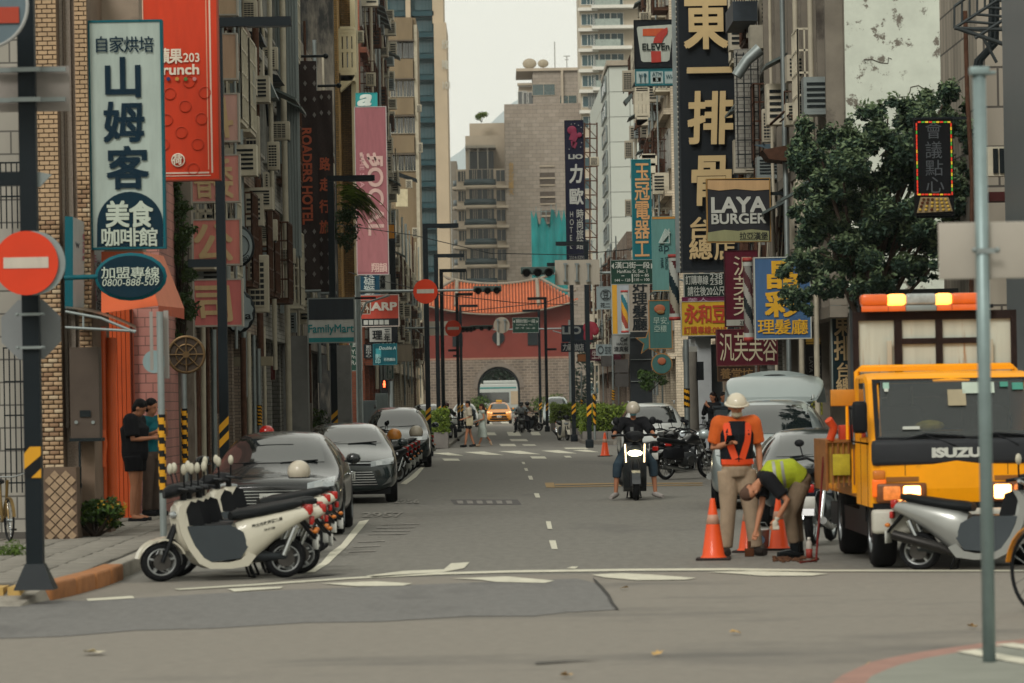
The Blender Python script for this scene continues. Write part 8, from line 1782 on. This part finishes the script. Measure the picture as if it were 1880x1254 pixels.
MB().lathe([(.25, -.02), (.285, -.03), (.29, .02), (.25, .02), (.25, -.02)], c, 'Y', 32).build('rim', brass, t, True); MB().disc(c+Vector((0, .02, 0)), .255, 'Y', .02, 28).build('backing', mat('brass_dark', '#4a4038', .5, .4), t, True); MB().lathe([(.145, -.02), (.165, -.02), (.165, .0), (.145, .0)], c, 'Y', 24).disc(c+Vector((0, -.03, 0)), .05, 'Y', .04, 16).build('inner_ring', brass, t, True)
for k in range(8): a = math.pi*k/4; MB().tube([c+Vector((.04*math.cos(a), -.02, .04*math.sin(a))), c+Vector((.25*math.cos(a), -.02, .25*math.sin(a)))], .012, 6).build('spoke', brass, t, True)
# bare pipes and pillars at street level, left
for i, (x, y0, y1, D, r_, m_) in enumerate(((372, 600, 860, 66, .05, pipe_w), (381, 600, 860, 67, .035, rust), (392, 605, 850, 68, .05, metal_g), (446, 620, 800, 76, .06, rust), (456, 610, 800, 77, .05, pipe_w), (466, 615, 800, 78, .04, metal_g), (484, 600, 700, 82, .04, pipe_w), (530, 640, 760, 96, .04, metal_g), (320, 640, 870, 61, .05, mat('bark_dark', '#2d2620', .9, var=.3, vs=6)), (361, 640, 860, 64, .07, rust))):
    t = MB().tube([P(x, y0, D), P(x+1, (y0+y1)/2, D), (P(x+2, y1, D).x, D, .12)], r_, 7).build('service_pipe', m_); tag(t, ('cream pipe just left of the lowest red box', 'thin rusty pipe beside the cream pipe under the red boxes', 'grey conduit under the lowest red light box', 'brown pipe under the scalloped round sign', 'cream downpipe below the scalloped round sign', 'thin grey conduit below the round signs', 'short hanging cream pipe above the dark doorway', 'grey conduit on the concrete pilaster', 'dark woody stem rising beside the pink tiled wall', 'thick rusty pipe right of the brass round sign')[i], 'pipe', 'service pipes along the arcade')
mb = MB(); wbox_(mb, 474, 640, 514, 800, 99, .1); o = mb.build('doorway_shade_panel', mat('doorway_shade', '#0d0f11', .8)); tag(o, 'black panel painted as the doorway shade between the pipes and the concrete pilaster', 'doorway')  # solid black panel paints the unlit inside of the doorway
mb = MB(); wbox_(mb, 422, 655, 500, 672, 80, .3); o = mb.build('beam', flat('#8f866f')); tag(o, 'pale horizontal beam under the scalloped round sign', 'beam')
MB()
# concrete pole on the right, cabinet boxes
t = thing('utility_pole', 'grey concrete utility pole beside the pale shop wall', 'utility pole', (X(1273, 95), 95, 0)); xg = X(1273, 95); MB().tube([(xg, 95, 0), (xg-.02, 95, P(0, 668, 95).z)], [.15, .13], 14).build('pole', mat('pole_concrete', '#6b675f', .85, var=.15, vs=3), t, True); mb = MB(); wbox_(mb, 1254, 636, 1280, 664, 95, .3); mb.build('junction_box', flat('#8f8f88'), t, True); mb = MB(); wbox_(mb, 1279, 664, 1292, 698, 94.7, .3); mb.build('signal_box', sgd, t, True)
xg = X(1261, 94); t = thing('hazard_post', 'hazard wrapped post in front of the concrete utility pole', 'post', (xg, 94, 0)); MB().tube([(xg, 94, 0), (xg, 94, P(0, 645, 94).z)], .07, 10).build('pole', metal_g, t, True); hazard(t, xg, 94, P(0, 770, 94).z, P(0, 735, 94).z, .076, 3)
for px_, D, y0, y1, top, lb in ((1091, 150, 800, 742, 738, 'hazard wrapped post in front of the near hedge'), (1126, 158, 755, 735, 640, 'tall thin post behind the hedge'), (1068, 215, 775, 752, 700, 'thin hazard post by the farther hedge')):
    xg = X(px_, D); t = thing('hazard_post', lb, 'post', (xg, D, 0)); MB().tube([(xg, D, 0), (xg, D, P(0, top, D).z)], .045, 8).build('pole', metal_g, t, True); hazard(t, xg, D, P(0, y0, D).z, P(0, y1, D).z, .06, 4)
# utility cabinets on the left corner
for x0, y0, x1, y1, D, col, lb in ((660, 735, 690, 800, 122, '#6c7678', 'grey electrical cabinet beside the green street plate'), (690, 722, 712, 790, 126, '#5f6866', 'darker utility cabinet with a pale notice near the pedestrian signal')):
    t = thing('utility_cabinet', lb, 'cabinet', P((x0+x1)/2, y1, D)); mb = MB(); c0 = P(x0, y1, D); c1 = P(x1, y0, D); MB().rbox(c0.x, D, .13, c1.x, D+.6, c1.z, .02).build('casing', flat(col), t, True); MB().box(c0.x+.06, D-.012, .3, (c0.x+c1.x)/2-.01, D-.002, c1.z-.08).box((c0.x+c1.x)/2+.01, D-.012, .3, c1.x-.06, D-.002, c1.z-.08).build('cabinet_door', flat(col), t, True)
t = thing('plastic_bin', 'grey plastic bin behind the eating woman', 'bin', (X(1325, 92), 92, 0)); MB().rbox(X(1312, 92), 92, .5, X(1338, 92), 92.5, 1.45, .04).build('bin_body', flat('#3f474a'), t, True); MB().rbox(X(1311, 92)-.02, 91.97, 1.46, X(1338, 92)+.02, 92.53, 1.53, .02).build('bin_lid', flat('#353c40'), t, True)
# cones
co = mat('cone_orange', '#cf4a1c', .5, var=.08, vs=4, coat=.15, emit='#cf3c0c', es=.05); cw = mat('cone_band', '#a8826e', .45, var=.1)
def cone(label, px_, py, h=.75, grp='orange traffic cones'):
    g = G(px_, py); t = thing('traffic_cone', label, 'traffic cone', g, random.uniform(-.3, .3), grp, h/.72)
    MB().rbox(-.20, -.20, 0, .20, .20, .03, .01).build('base', mat('cone_base', '#2b2423', .7), t)
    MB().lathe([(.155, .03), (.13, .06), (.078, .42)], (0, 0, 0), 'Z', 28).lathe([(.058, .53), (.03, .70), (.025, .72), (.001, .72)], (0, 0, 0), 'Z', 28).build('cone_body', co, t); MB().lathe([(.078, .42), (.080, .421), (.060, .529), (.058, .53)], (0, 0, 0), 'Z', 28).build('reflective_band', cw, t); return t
cone('large orange cone standing at the feet of the hard hat worker', 1310, 1028, .66); 
c2 = cone('orange cone between the two workers, mostly hidden', 1374, 1014, .60); c3 = cone('orange cone between the bending worker and his boots', 1430, 1010, .60)
cone('small distant orange cone on the far side of the junction', 1111, 838, .72)
# planters and hedges
leaf_m = [mat('leaf_%d' % i, c, .55, var=.3, vs=3, coords='World') for i, c in enumerate(('#34491f', '#4a5f26', '#6c7f2c', '#2a3c20'))]
def leaves(n, fn, size, rng, name, m, par=None, world=True, up=.3, kind='stuff', asp=.5):
    rr = np.random.RandomState(rng); p = fn(n, rr); n = len(p)
    a = rr.uniform(0, 2*np.pi, n); tl = rr.normal(0, .6, n); s = size*rr.uniform(.6, 1.4, n)
    u = np.stack([np.cos(a)*np.cos(tl), np.sin(a)*np.cos(tl), np.sin(tl)], 1); w = rr.normal(0, 1, (n, 3)); w[:, 2] += up; w = np.cross(u, w); w /= np.linalg.norm(w, axis=1)[:, None]+1e-6
    u *= s[:, None]; w *= s[:, None]*asp
    v = np.stack([p-u, p+w, p+u, p-w], 1).reshape(-1, 3); me = bpy.data.meshes.new(name); me.vertices.add(4*n); me.vertices.foreach_set('co', v.ravel().astype(np.float32))
    me.loops.add(4*n); me.loops.foreach_set('vertex_index', np.arange(4*n, dtype=np.int32)); me.polygons.add(n); me.polygons.foreach_set('loop_start', np.arange(0, 4*n, 4, dtype=np.int32)); me.polygons.foreach_set('loop_total', np.full(n, 4, dtype=np.int32)); me.update(calc_edges=True); me.validate()
    return obj(name, me, m, par, world, kind=kind)
def box_fill(x0, y0, z0, x1, y1, z1, bump=.12):
    def f(n, rr):
        p = rr.uniform(0, 1, (n, 3)); f_ = rr.randint(0, 5, n)
        p[f_ == 0, 2] = 1; p[f_ == 1, 1] = 0; p[f_ == 2, 0] = 0; p[f_ == 3, 0] = 1; p[f_ == 4, 1] = rr.uniform(0, .2, (f_ == 4).sum())
        q = p*np.array((x1-x0, y1-y0, z1-z0))+np.array((x0, y0, z0)); b = bump*(np.sin(q[:, 0]*5.1)+np.sin(q[:, 1]*4.3+1)+np.sin(q[:, 2]*6+2))/2
        q += rr.normal(0, .05, q.shape); q[:, 2] += b*p[:, 2]; q[:, 1] -= b; return q
    return f
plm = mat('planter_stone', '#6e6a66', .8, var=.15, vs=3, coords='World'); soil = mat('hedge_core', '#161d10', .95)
def planter(x0, x1, yb_, D, L_, zh, lab, labh, seed, ph=.45):
    a = X(x0, D); b = X(x1, D); t = thing('planter', lab, 'planter', ((a+b)/2, D, 0), 0, 'grey stone planters'); n = max(1, int((b-a)/.9))
    for i in range(n): w = (b-a)/n; MB().rbox(a+i*w+.01, D, .0, a+(i+1)*w-.01, D+L_, ph, .015).build('planter_block', plm, t, True)
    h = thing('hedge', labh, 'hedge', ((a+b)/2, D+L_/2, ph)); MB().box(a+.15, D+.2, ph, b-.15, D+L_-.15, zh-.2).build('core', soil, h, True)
    leaves(int(2600*(b-a)), box_fill(a+.05, D+.1, ph, b-.05, D+L_, zh), .055, seed, 'foliage', leaf_m[2], h); leaves(int(1300*(b-a)), box_fill(a+.05, D+.1, ph, b-.05, D+L_, zh), .055, seed+1, 'foliage', leaf_m[1], h)
planter(1068, 1160, 815, 153, 4, 1.42, 'long grey planter holding the nearest hedge across the junction', 'trimmed green hedge behind the hazard wrapped post', 5)
planter(1054, 1085, 800, 170, 5, 1.4, 'grey planter just behind the nearest one', 'hedge block behind the nearest hedge', 9)
planter(1012, 1064, 780, 212, 6, 1.45, 'farther grey planter near the gate side lamps', 'farther hedge next to the gate side lamps', 15)
planter(795, 822, 822, 143, 1.6, 1.35, 'small grey planter at the corner by the crossing pedestrians', 'narrow hedge clump by the crossing pedestrians', 25, .6)
planter(768, 796, 800, 150, 2, 1.3, 'low planter behind the dark estate car', 'yellow green bush behind the dark estate car', 35, .4)
# foliage clumps
def blobs(cs):
    def f(n, rr):
        cs_ = np.array([c[:3] for c in cs]); rs = np.array([c[3] for c in cs]); w = rs**2; w /= w.sum(); k = rr.choice(len(cs), n, p=w)
        d = rr.normal(0, 1, (n, 3)); d /= np.linalg.norm(d, axis=1)[:, None]; r_ = np.sqrt(rr.uniform(.08, 1.3, n))[:, None]
        return cs_[k]+d*r_*rs[k][:, None]*np.array((1, 1, .75))
    return f
def bush(name, label, cat, spots, n, size, ms, seed, asp=.5, stems=True, base=None):
    """spots: (x, y, z, r) in metres"""
    c = base or (sum(q[0] for q in spots)/len(spots), sum(q[1] for q in spots)/len(spots), min(q[2]-q[3] for q in spots)); t = thing(name, label, cat, c)
    for i, m in enumerate(ms): leaves(n//len(ms), blobs(spots), size, seed+i, 'foliage', m, t, asp=asp)
    if stems:
        mb = MB()
        for q in spots[:14]: mb.tube([c, ((c[0]+q[0])/2, (c[1]+q[1])/2, (c[2]*1.2+q[2])/2.2), q[:3]], [.03, .015, .005], 5)
        mb.build('stems', mat('bark_dark', '#2d2620', .9), t, True)
    return t
g = G(175, 985, .15); rr = random.Random(2)
sp = [(g.x+rr.uniform(-.28, .26), g.y+rr.uniform(-.2, .3), .15+rr.uniform(.12, .42), rr.uniform(.07, .14)) for _ in range(22)]
bush('shrub', 'low bush with yellow tipped leaves against the lattice tiled plinth', 'shrub', sp, 1500, .04, [leaf_m[0], leaf_m[3], leaf_m[1]], 51, base=(g.x, g.y, .15)); leaves(60, blobs([(q[0]+.05, q[1]-.05, q[2]+.02, q[3]) for q in sp if q[0] > g.x]), .035, 77, 'yellow_leaves', mat('leaf_yellow', '#9c7a1c', .6), bpy.data.objects['shrub'])
g = G(20, 1020, .15); sp = [(g.x+rr.uniform(-.35, .3), g.y+rr.uniform(-.2, .4), .15+rr.uniform(.0, .09), rr.uniform(.05, .1)) for _ in range(22)]
o = leaves(1500, blobs(sp), .035, 60, 'grass', leaf_m[1], None, False, asp=.15)
g = P(586, 770, 112); sp = [(g.x+rr.uniform(-.3, .3), 112+rr.uniform(-.3, .3), g.z+rr.uniform(-.3, .2), rr.uniform(.12, .22)) for _ in range(12)]
bush('shrub', 'small dark bush between the two concrete pilasters', 'shrub', sp, 700, .05, [leaf_m[0], leaf_m[1]], 61)
# drooping fronds behind the second lamp
t = thing('hanging_plant', 'drooping green fronds spilling behind the second lamp arm', 'plant', P(640, 380, 99)); c = P(628, 362, 99); mbs = [MB(), MB()]; rr = random.Random(12)
for k in range(90):
    a = rr.uniform(-.5, 1.1); L_ = rr.uniform(.5, 1.15); d = Vector((math.cos(a)*L_, rr.uniform(-.3, .3), 0)); p0 = c+Vector((rr.uniform(-.2, .25), rr.uniform(-.3, .3), rr.uniform(-.25, .3)))
    pts = [p0+d*f+Vector((0, 0, math.sin(a)*.3*f+.25*f-.9*f*f)) for f in (0, .25, .5, .75, 1)]; w = .02
    vs = []
    for i, p in enumerate(pts): ww = w*(1-abs(i-2)/2.6); vs += [p+Vector((0, -ww, ww)), p+Vector((0, ww, -ww))]
    mbs[k % 2].add(vs, [(2*i, 2*i+1, 2*i+3, 2*i+2) for i in range(4)])
for i, m in enumerate(mbs): m.build('fronds', leaf_m[i+1], t, True, kind='stuff')
sp = [(c.x-.05+rr.uniform(-.2, .3), 99+rr.uniform(-.3, .3), c.z-.3-rr.uniform(0, 1.1), .2) for _ in range(14)]
leaves(900, blobs(sp), .07, 71, 'foliage', leaf_m[3], t, asp=.3)
# climbing dark foliage between red banner and light boxes
sp = [(P(328+rr.uniform(-24, 16), 0, 60.3).x, 60.2+rr.uniform(-.2, .2), P(0, 345+i*14, 60.3).z, .13) for i in range(24)]
bush('climbing_plant', 'dark climbing foliage hanging under the orange red banner', 'plant', sp, 2600, .06, [leaf_m[3], leaf_m[0]], 81, asp=.25)
# right hand balcony plants
sp = [(P(1185+rr.uniform(-16, 22), 0, 132).x, 132+rr.uniform(-.4, .4), P(0, rr.uniform(706, 730), 132).z, .22) for i in range(10)]
bush('potted_plants', 'mixed potted greenery under the dark shop front', 'plant', sp, 800, .07, [leaf_m[0], leaf_m[3]], 91)
sp = [(P(880+rr.uniform(-8, 8), 0, 596).x, 604, 45.9+rr.uniform(0, .9), .5) for i in range(9)]
bush('rooftop_shrub', 'small shrub growing on the brown apartment roof', 'shrub', sp, 700, .16, [leaf_m[1], leaf_m[2]], 95, base=(P(880, 0, 600).x, 604, 45.5))
# far greenery behind and beside the gate
sp = [(P(x_, 0, 395).x, 392+rr.uniform(-3, 3), rr.uniform(.5, 1.6), 1.0) for x_ in (975, 985, 995, 1003, 870, 858)]
bush('shrub', 'leafy shrubs at the foot of the gate wall', 'shrub', [(q[0], 372, q[2], q[3]) for q in sp], 2600, .12, [leaf_m[1], leaf_m[0]], 101)
mb = MB(); 
sp = [(rr.uniform(-14, 12), 440+rr.uniform(-6, 6), rr.uniform(1, 7), 1.8) for _ in range(60)]
o = leaves(9000, blobs(sp), .28, 111, 'distant_trees', mat('leaf_far', '#1c2a20', .7, var=.3), None, False)
# ---- the big tree over the truck
Dt = 61.5
def tree():
    t = thing('street_tree', 'large dark leafy tree above the yellow truck', 'tree', (5.75, Dt, .13)); rr = random.Random(77)
    bark = mat('tree_bark', '#4a4038', .9, var=.3, vs=5, bump=.5, bs=20); mb = MB(); mb.tube([(5.75, Dt, .1), (5.72, Dt, 1.2), (5.80, Dt, 2.4), (5.9, Dt, 3.2)], [.17, .14, .12, .1], 12).build('trunk', bark, t, True)
    out = [(1455, 560), (1430, 545)]; spots = []; lim = MB(); S = F/Dt
    # crown regions in the photo, given depth of their own
    regs = [(1500, 262, 38), (1540, 245, 30), (1585, 235, 34), (1630, 215, 34), (1680, 200, 38), (1730, 195, 36), (1765, 215, 30), (1475, 300, 30), (1520, 310, 44), (1580, 290, 50), (1640, 270, 50), (1700, 255, 48), (1750, 275, 40), (1490, 350, 34), (1545, 365, 46), (1610, 345, 50), (1670, 330, 50), (1730, 340, 46), (1770, 330, 34), (1480, 405, 30), (1530, 420, 42), (1590, 420, 48), (1650, 410, 50), (1710, 410, 44), (1760, 400, 34), (1505, 465, 30), (1560, 470, 40), (1620, 470, 44), (1680, 465, 40), (1740, 460, 34), (1470, 470, 20), (1452, 500, 20), (1462, 535, 20), (1500, 520, 26), (1545, 520, 30), (1600, 520, 32), (1580, 545, 18), (1650, 510, 26), (1700, 500, 20), (1440, 545, 14), (1465, 560, 14), (1480, 590-20, 12)]
    for x, y, r_ in regs:
        for q in range(7):
            p = P(x+rr.uniform(-.95, .95)*r_, y+rr.uniform(-.9, .9)*r_, Dt+rr.uniform(-1.4, 1.4)); spots.append((p.x, p.y, p.z, r_/S*rr.uniform(.25, .62)))
        if r_ > 28:
            c = P(x, y, Dt+rr.uniform(-.8, .8)); b0 = Vector((5.85, Dt, 2.9+rr.uniform(-.4, .8))); m_ = b0.lerp(c, .5)+Vector((rr.uniform(-.1, .1), 0, .15)); lim.tube([b0, m_, c], [.05, .03, .012], 6)
    lim.build('limbs', bark, t, True)
    ms = [mat('tree_leaf_%d' % i, c, .6, var=.35, vs=1.6, coords='World') for i, c in enumerate(('#33453a', '#43563f', '#28382f', '#566749'))]
    for i, m in enumerate(ms): leaves((38000, 21000, 30000, 11000)[i], blobs(spots if i != 3 else [(a, b-.1, c+.1, r_) for a, b, c, r_ in spots]), .043, 200+i, 'crown', m, t, asp=.42)
tree()
# ================================================================ air conditioners
acm = mat('ac_beige', '#9f9886', .6, var=.12, vs=3); acd = mat('ac_grille_dark', '#23272a', .6)
def make_ac(label, group):
    t = thing('air_conditioner', label, 'air conditioner', (0, 0, 0), 0, group)
    MB().rbox(-.5, 0, 0, .5, .5, 1.0, .03).build('casing', acm, t); MB().box(-.40, -.015, .1, .30, -.002, .9).build('grille_back', acd, t)
    mb = MB()
    for i in range(9): mb.box(-.40, -.04, .1+i*.096, .30, -.016, .13+i*.096)
    for x in (-.40, -.17, .07, .275): mb.box(x, -.045, .1, x+.025, -.041, .93)
    mb.build('grille', acm, t); MB().box(-.45, -.1, -.07, -.38, .6, -.003).box(.38, -.1, -.07, .45, .6, -.003).build('bracket', dark_m, t)
    return t
AC0 = None; acs = [
 (445, 0, 472, 42, 80, 'air conditioner cut off at the top beside the lamp arm'), (484, 86, 510, 128, 88, 'small air conditioner above the grey curved awning'), (450, 213, 477, 320, 80, 'tall double fan air conditioner beside the bleached light boxes'), (491, 260, 513, 312, 86, 'narrow air conditioner behind the tall double fan one'), (497, 223, 532, 257, 90, 'square dark louvred unit left of the hotel banner'),
 (456, 468, 494, 574, 79, 'big air conditioner between the two round hanging signs'), (501, 456, 542, 484, 92, 'wide window air conditioner under the corrugated sheet'), (500, 486, 521, 534, 90, 'slim air conditioner right of the scalloped sign'), (467, 403, 509, 442, 84, 'boxy brown unit on a steel shelf beside the round sign'),
 (657, 56, 668, 78, 147, 'tiny air conditioner beside the cream cage'), (672, 133, 690, 158, 150, 'small unit on the red tiled wall'),
 (1502, 112, 1531, 184, 75, 'tall white air conditioner nearest the peeling wall'), (1455, 131, 1487, 168, 80, 'white air conditioner with coiled cables beneath'), (1425, 164, 1450, 228, 84, 'white air conditioner left of the coiled cables'), (1400, 200, 1422, 261, 87, 'lowest white air conditioner beside the steel grid'),
 (1174, 22, 1195, 37, 150, 'small air conditioner just above the seven sign'), (1143, 129, 1164, 168, 172, 'air conditioner left of the teal service strip'), (1147, 258, 1163, 290, 165, 'air conditioner left of the tall teal sign'), (1148, 366, 1160, 396, 160, 'air conditioner beside the lower part of the tall teal sign'),
 (1083, 288, 1100, 304, 215, 'dark shelf unit in the steel frame'), (765, 192, 774, 205, 262, 'small unit high beside the teal tower'), (768, 262, 776, 280, 262, 'second small unit beside the teal tower'), (757, 418, 768, 436, 240, 'air conditioner low on the cluttered houses'), (745, 330, 757, 345, 236, 'grey unit under the cream board')]
GA = 'air conditioners bracketed to the facades'
for x0, y0, x1, y1, D, lb in acs:
    c = P((x0+x1)/2, y1, D); w = (x1-x0)*D/F; h = (y1-y0)*D/F
    if AC0 is None: AC0 = q = make_ac(lb, GA)
    else: q = dup(AC0, (0, 0, 0), 0, lb)
    q.location = c; q.scale = (w, min(1.2, max(w, .6)), h)
# cages and window boxes that face down the street
def clut(x0, y0, x1, y1, D, dep, m, name, label, cat):
    mb = MB(); wbox_(mb, x0, y0, x1, y1, D, dep); o = mb.build(name, m); tag(o, label, cat)
t = thing('window_bay', 'white barred window bay hanging under the teal service strip', 'window bay', P(1178, 190, 150)); cage(1169, 160, 1189, 216, 150, 1.2, cage_m, t)
MB().poly([P(1165, 238, 150), P(1189, 222, 150), P(1189, 217, 150), P(1169, 217, 150)], 1.0).build('bay_bracket', rust, t, True)
t = thing('window_bay', 'pale barred balcony box above the orange brush characters', 'window bay', P(1190, 295, 145)); cage(1179, 286, 1203, 303, 145, 1, cage_m, t)
for pts, D, m_, lb in (([(458, 158), (494, 146), (508, 178), (472, 182)], 86, grn, 'grey green curved awning above the tall air conditioner'), ([(440, 55), (478, 60), (484, 78), (446, 76)], 82, dark_m, 'dark slanted awning beside the lamp arm'), ([(480, 130), (510, 138), (518, 150), (486, 150)], 88, dark_m, 'dark slanted awning over the curved one'), ([(1400, 275), (1470, 262), (1492, 300), (1412, 292)], 82, rust, 'rusty sloping awning under the white air conditioners'), ([(1145, 185), (1160, 170), (1162, 176), (1150, 192)], 170, grn, 'small dark awning left of the barred bay'), ([(728, 315), (765, 328), (766, 334), (728, 322)], 240, dark_m, 'dark shed roof above the cream board')):
    t = MB().poly([P(x, y, D) for x, y in pts], 1.2).build('awning', m_); tag(t, lb, 'awning')
# coiled cables and a vent duct
mb = MB(); rr = random.Random(5); c = P(1475, 190, 79.6)
for k in range(9): r_ = rr.uniform(.08, .2); o_ = Vector((rr.uniform(-.08, .08), rr.uniform(-.05, .05), rr.uniform(-.1, .1))); mb.tube([c+o_+Vector((r_*math.cos(a*.5), 0, r_*1.1*math.sin(a*.5))) for a in range(14)], .009, 5, False)
o = mb.build('coiled_cable', plastic); tag(o, 'coiled black cable bundle under a white air conditioner', 'cable')
mb = MB(); mb.tube([P(1352, 140, 88), P(1372, 110, 88), P(1395, 90, 88)], [.13, .13, .15], 14); o = mb.build('vent_duct', metal_g); tag(o, 'fat silver vent duct right of the giant black sign', 'duct')
t = thing('unit_shelf', 'rusty steel shelf under the white air conditioners', 'shelf', P(1450, 215, 81)); mb = MB(); mb.tube([P(1415, 228, 83), P(1440, 205, 81), P(1486, 232, 79)], .03, 6).tube([P(1440, 205, 81), P(1440, 168, 81), P(1488, 168, 79), P(1488, 232, 79)], .02, 6)
for i in range(6): mb.tube([P(1420+i*12, 222+i*2, 82), P(1440+i*9, 205+i*5, 80)], .02, 5)
mb.build('shelf_frame', rust, t, True)
# blue steel brackets
for px_, py, D in ((1512, 193, 75), (1402, 266, 87)): o = MB().poly([P(px_-18, py, D), P(px_+18, py-2, D), P(px_+18, py+10, D)], .05).build('steel_bracket', mat('bracket_blue', '#4a5c66', .5, .3)); tag(o, 'blue grey steel bracket under the tall white air conditioner' if px_ > 1450 else 'blue grey steel bracket under the lowest white air conditioner', 'bracket')
# overhead wires
for i, (pts, lb) in enumerate((([(620, 412, 120), (760, 432, 124), (900, 465, 127), (1050, 468, 130), (1180, 455, 133), (1250, 440, 136)], 'overhead wire crossing above the gate roof'), ([(640, 500, 140), (800, 540, 150), (950, 556, 160), (1060, 560, 170)], 'lower overhead wire over the gate tiles'), ([(820, 575, 200), (1000, 556, 210), (1040, 540, 215)], 'thin wire near the gate roof'))):
    o = MB().tube([P(*p) for p in pts], .014*(1+i*.3), 5, False).build('overhead_wire', dark_m); tag(o, lb, 'wire', 'overhead wires')
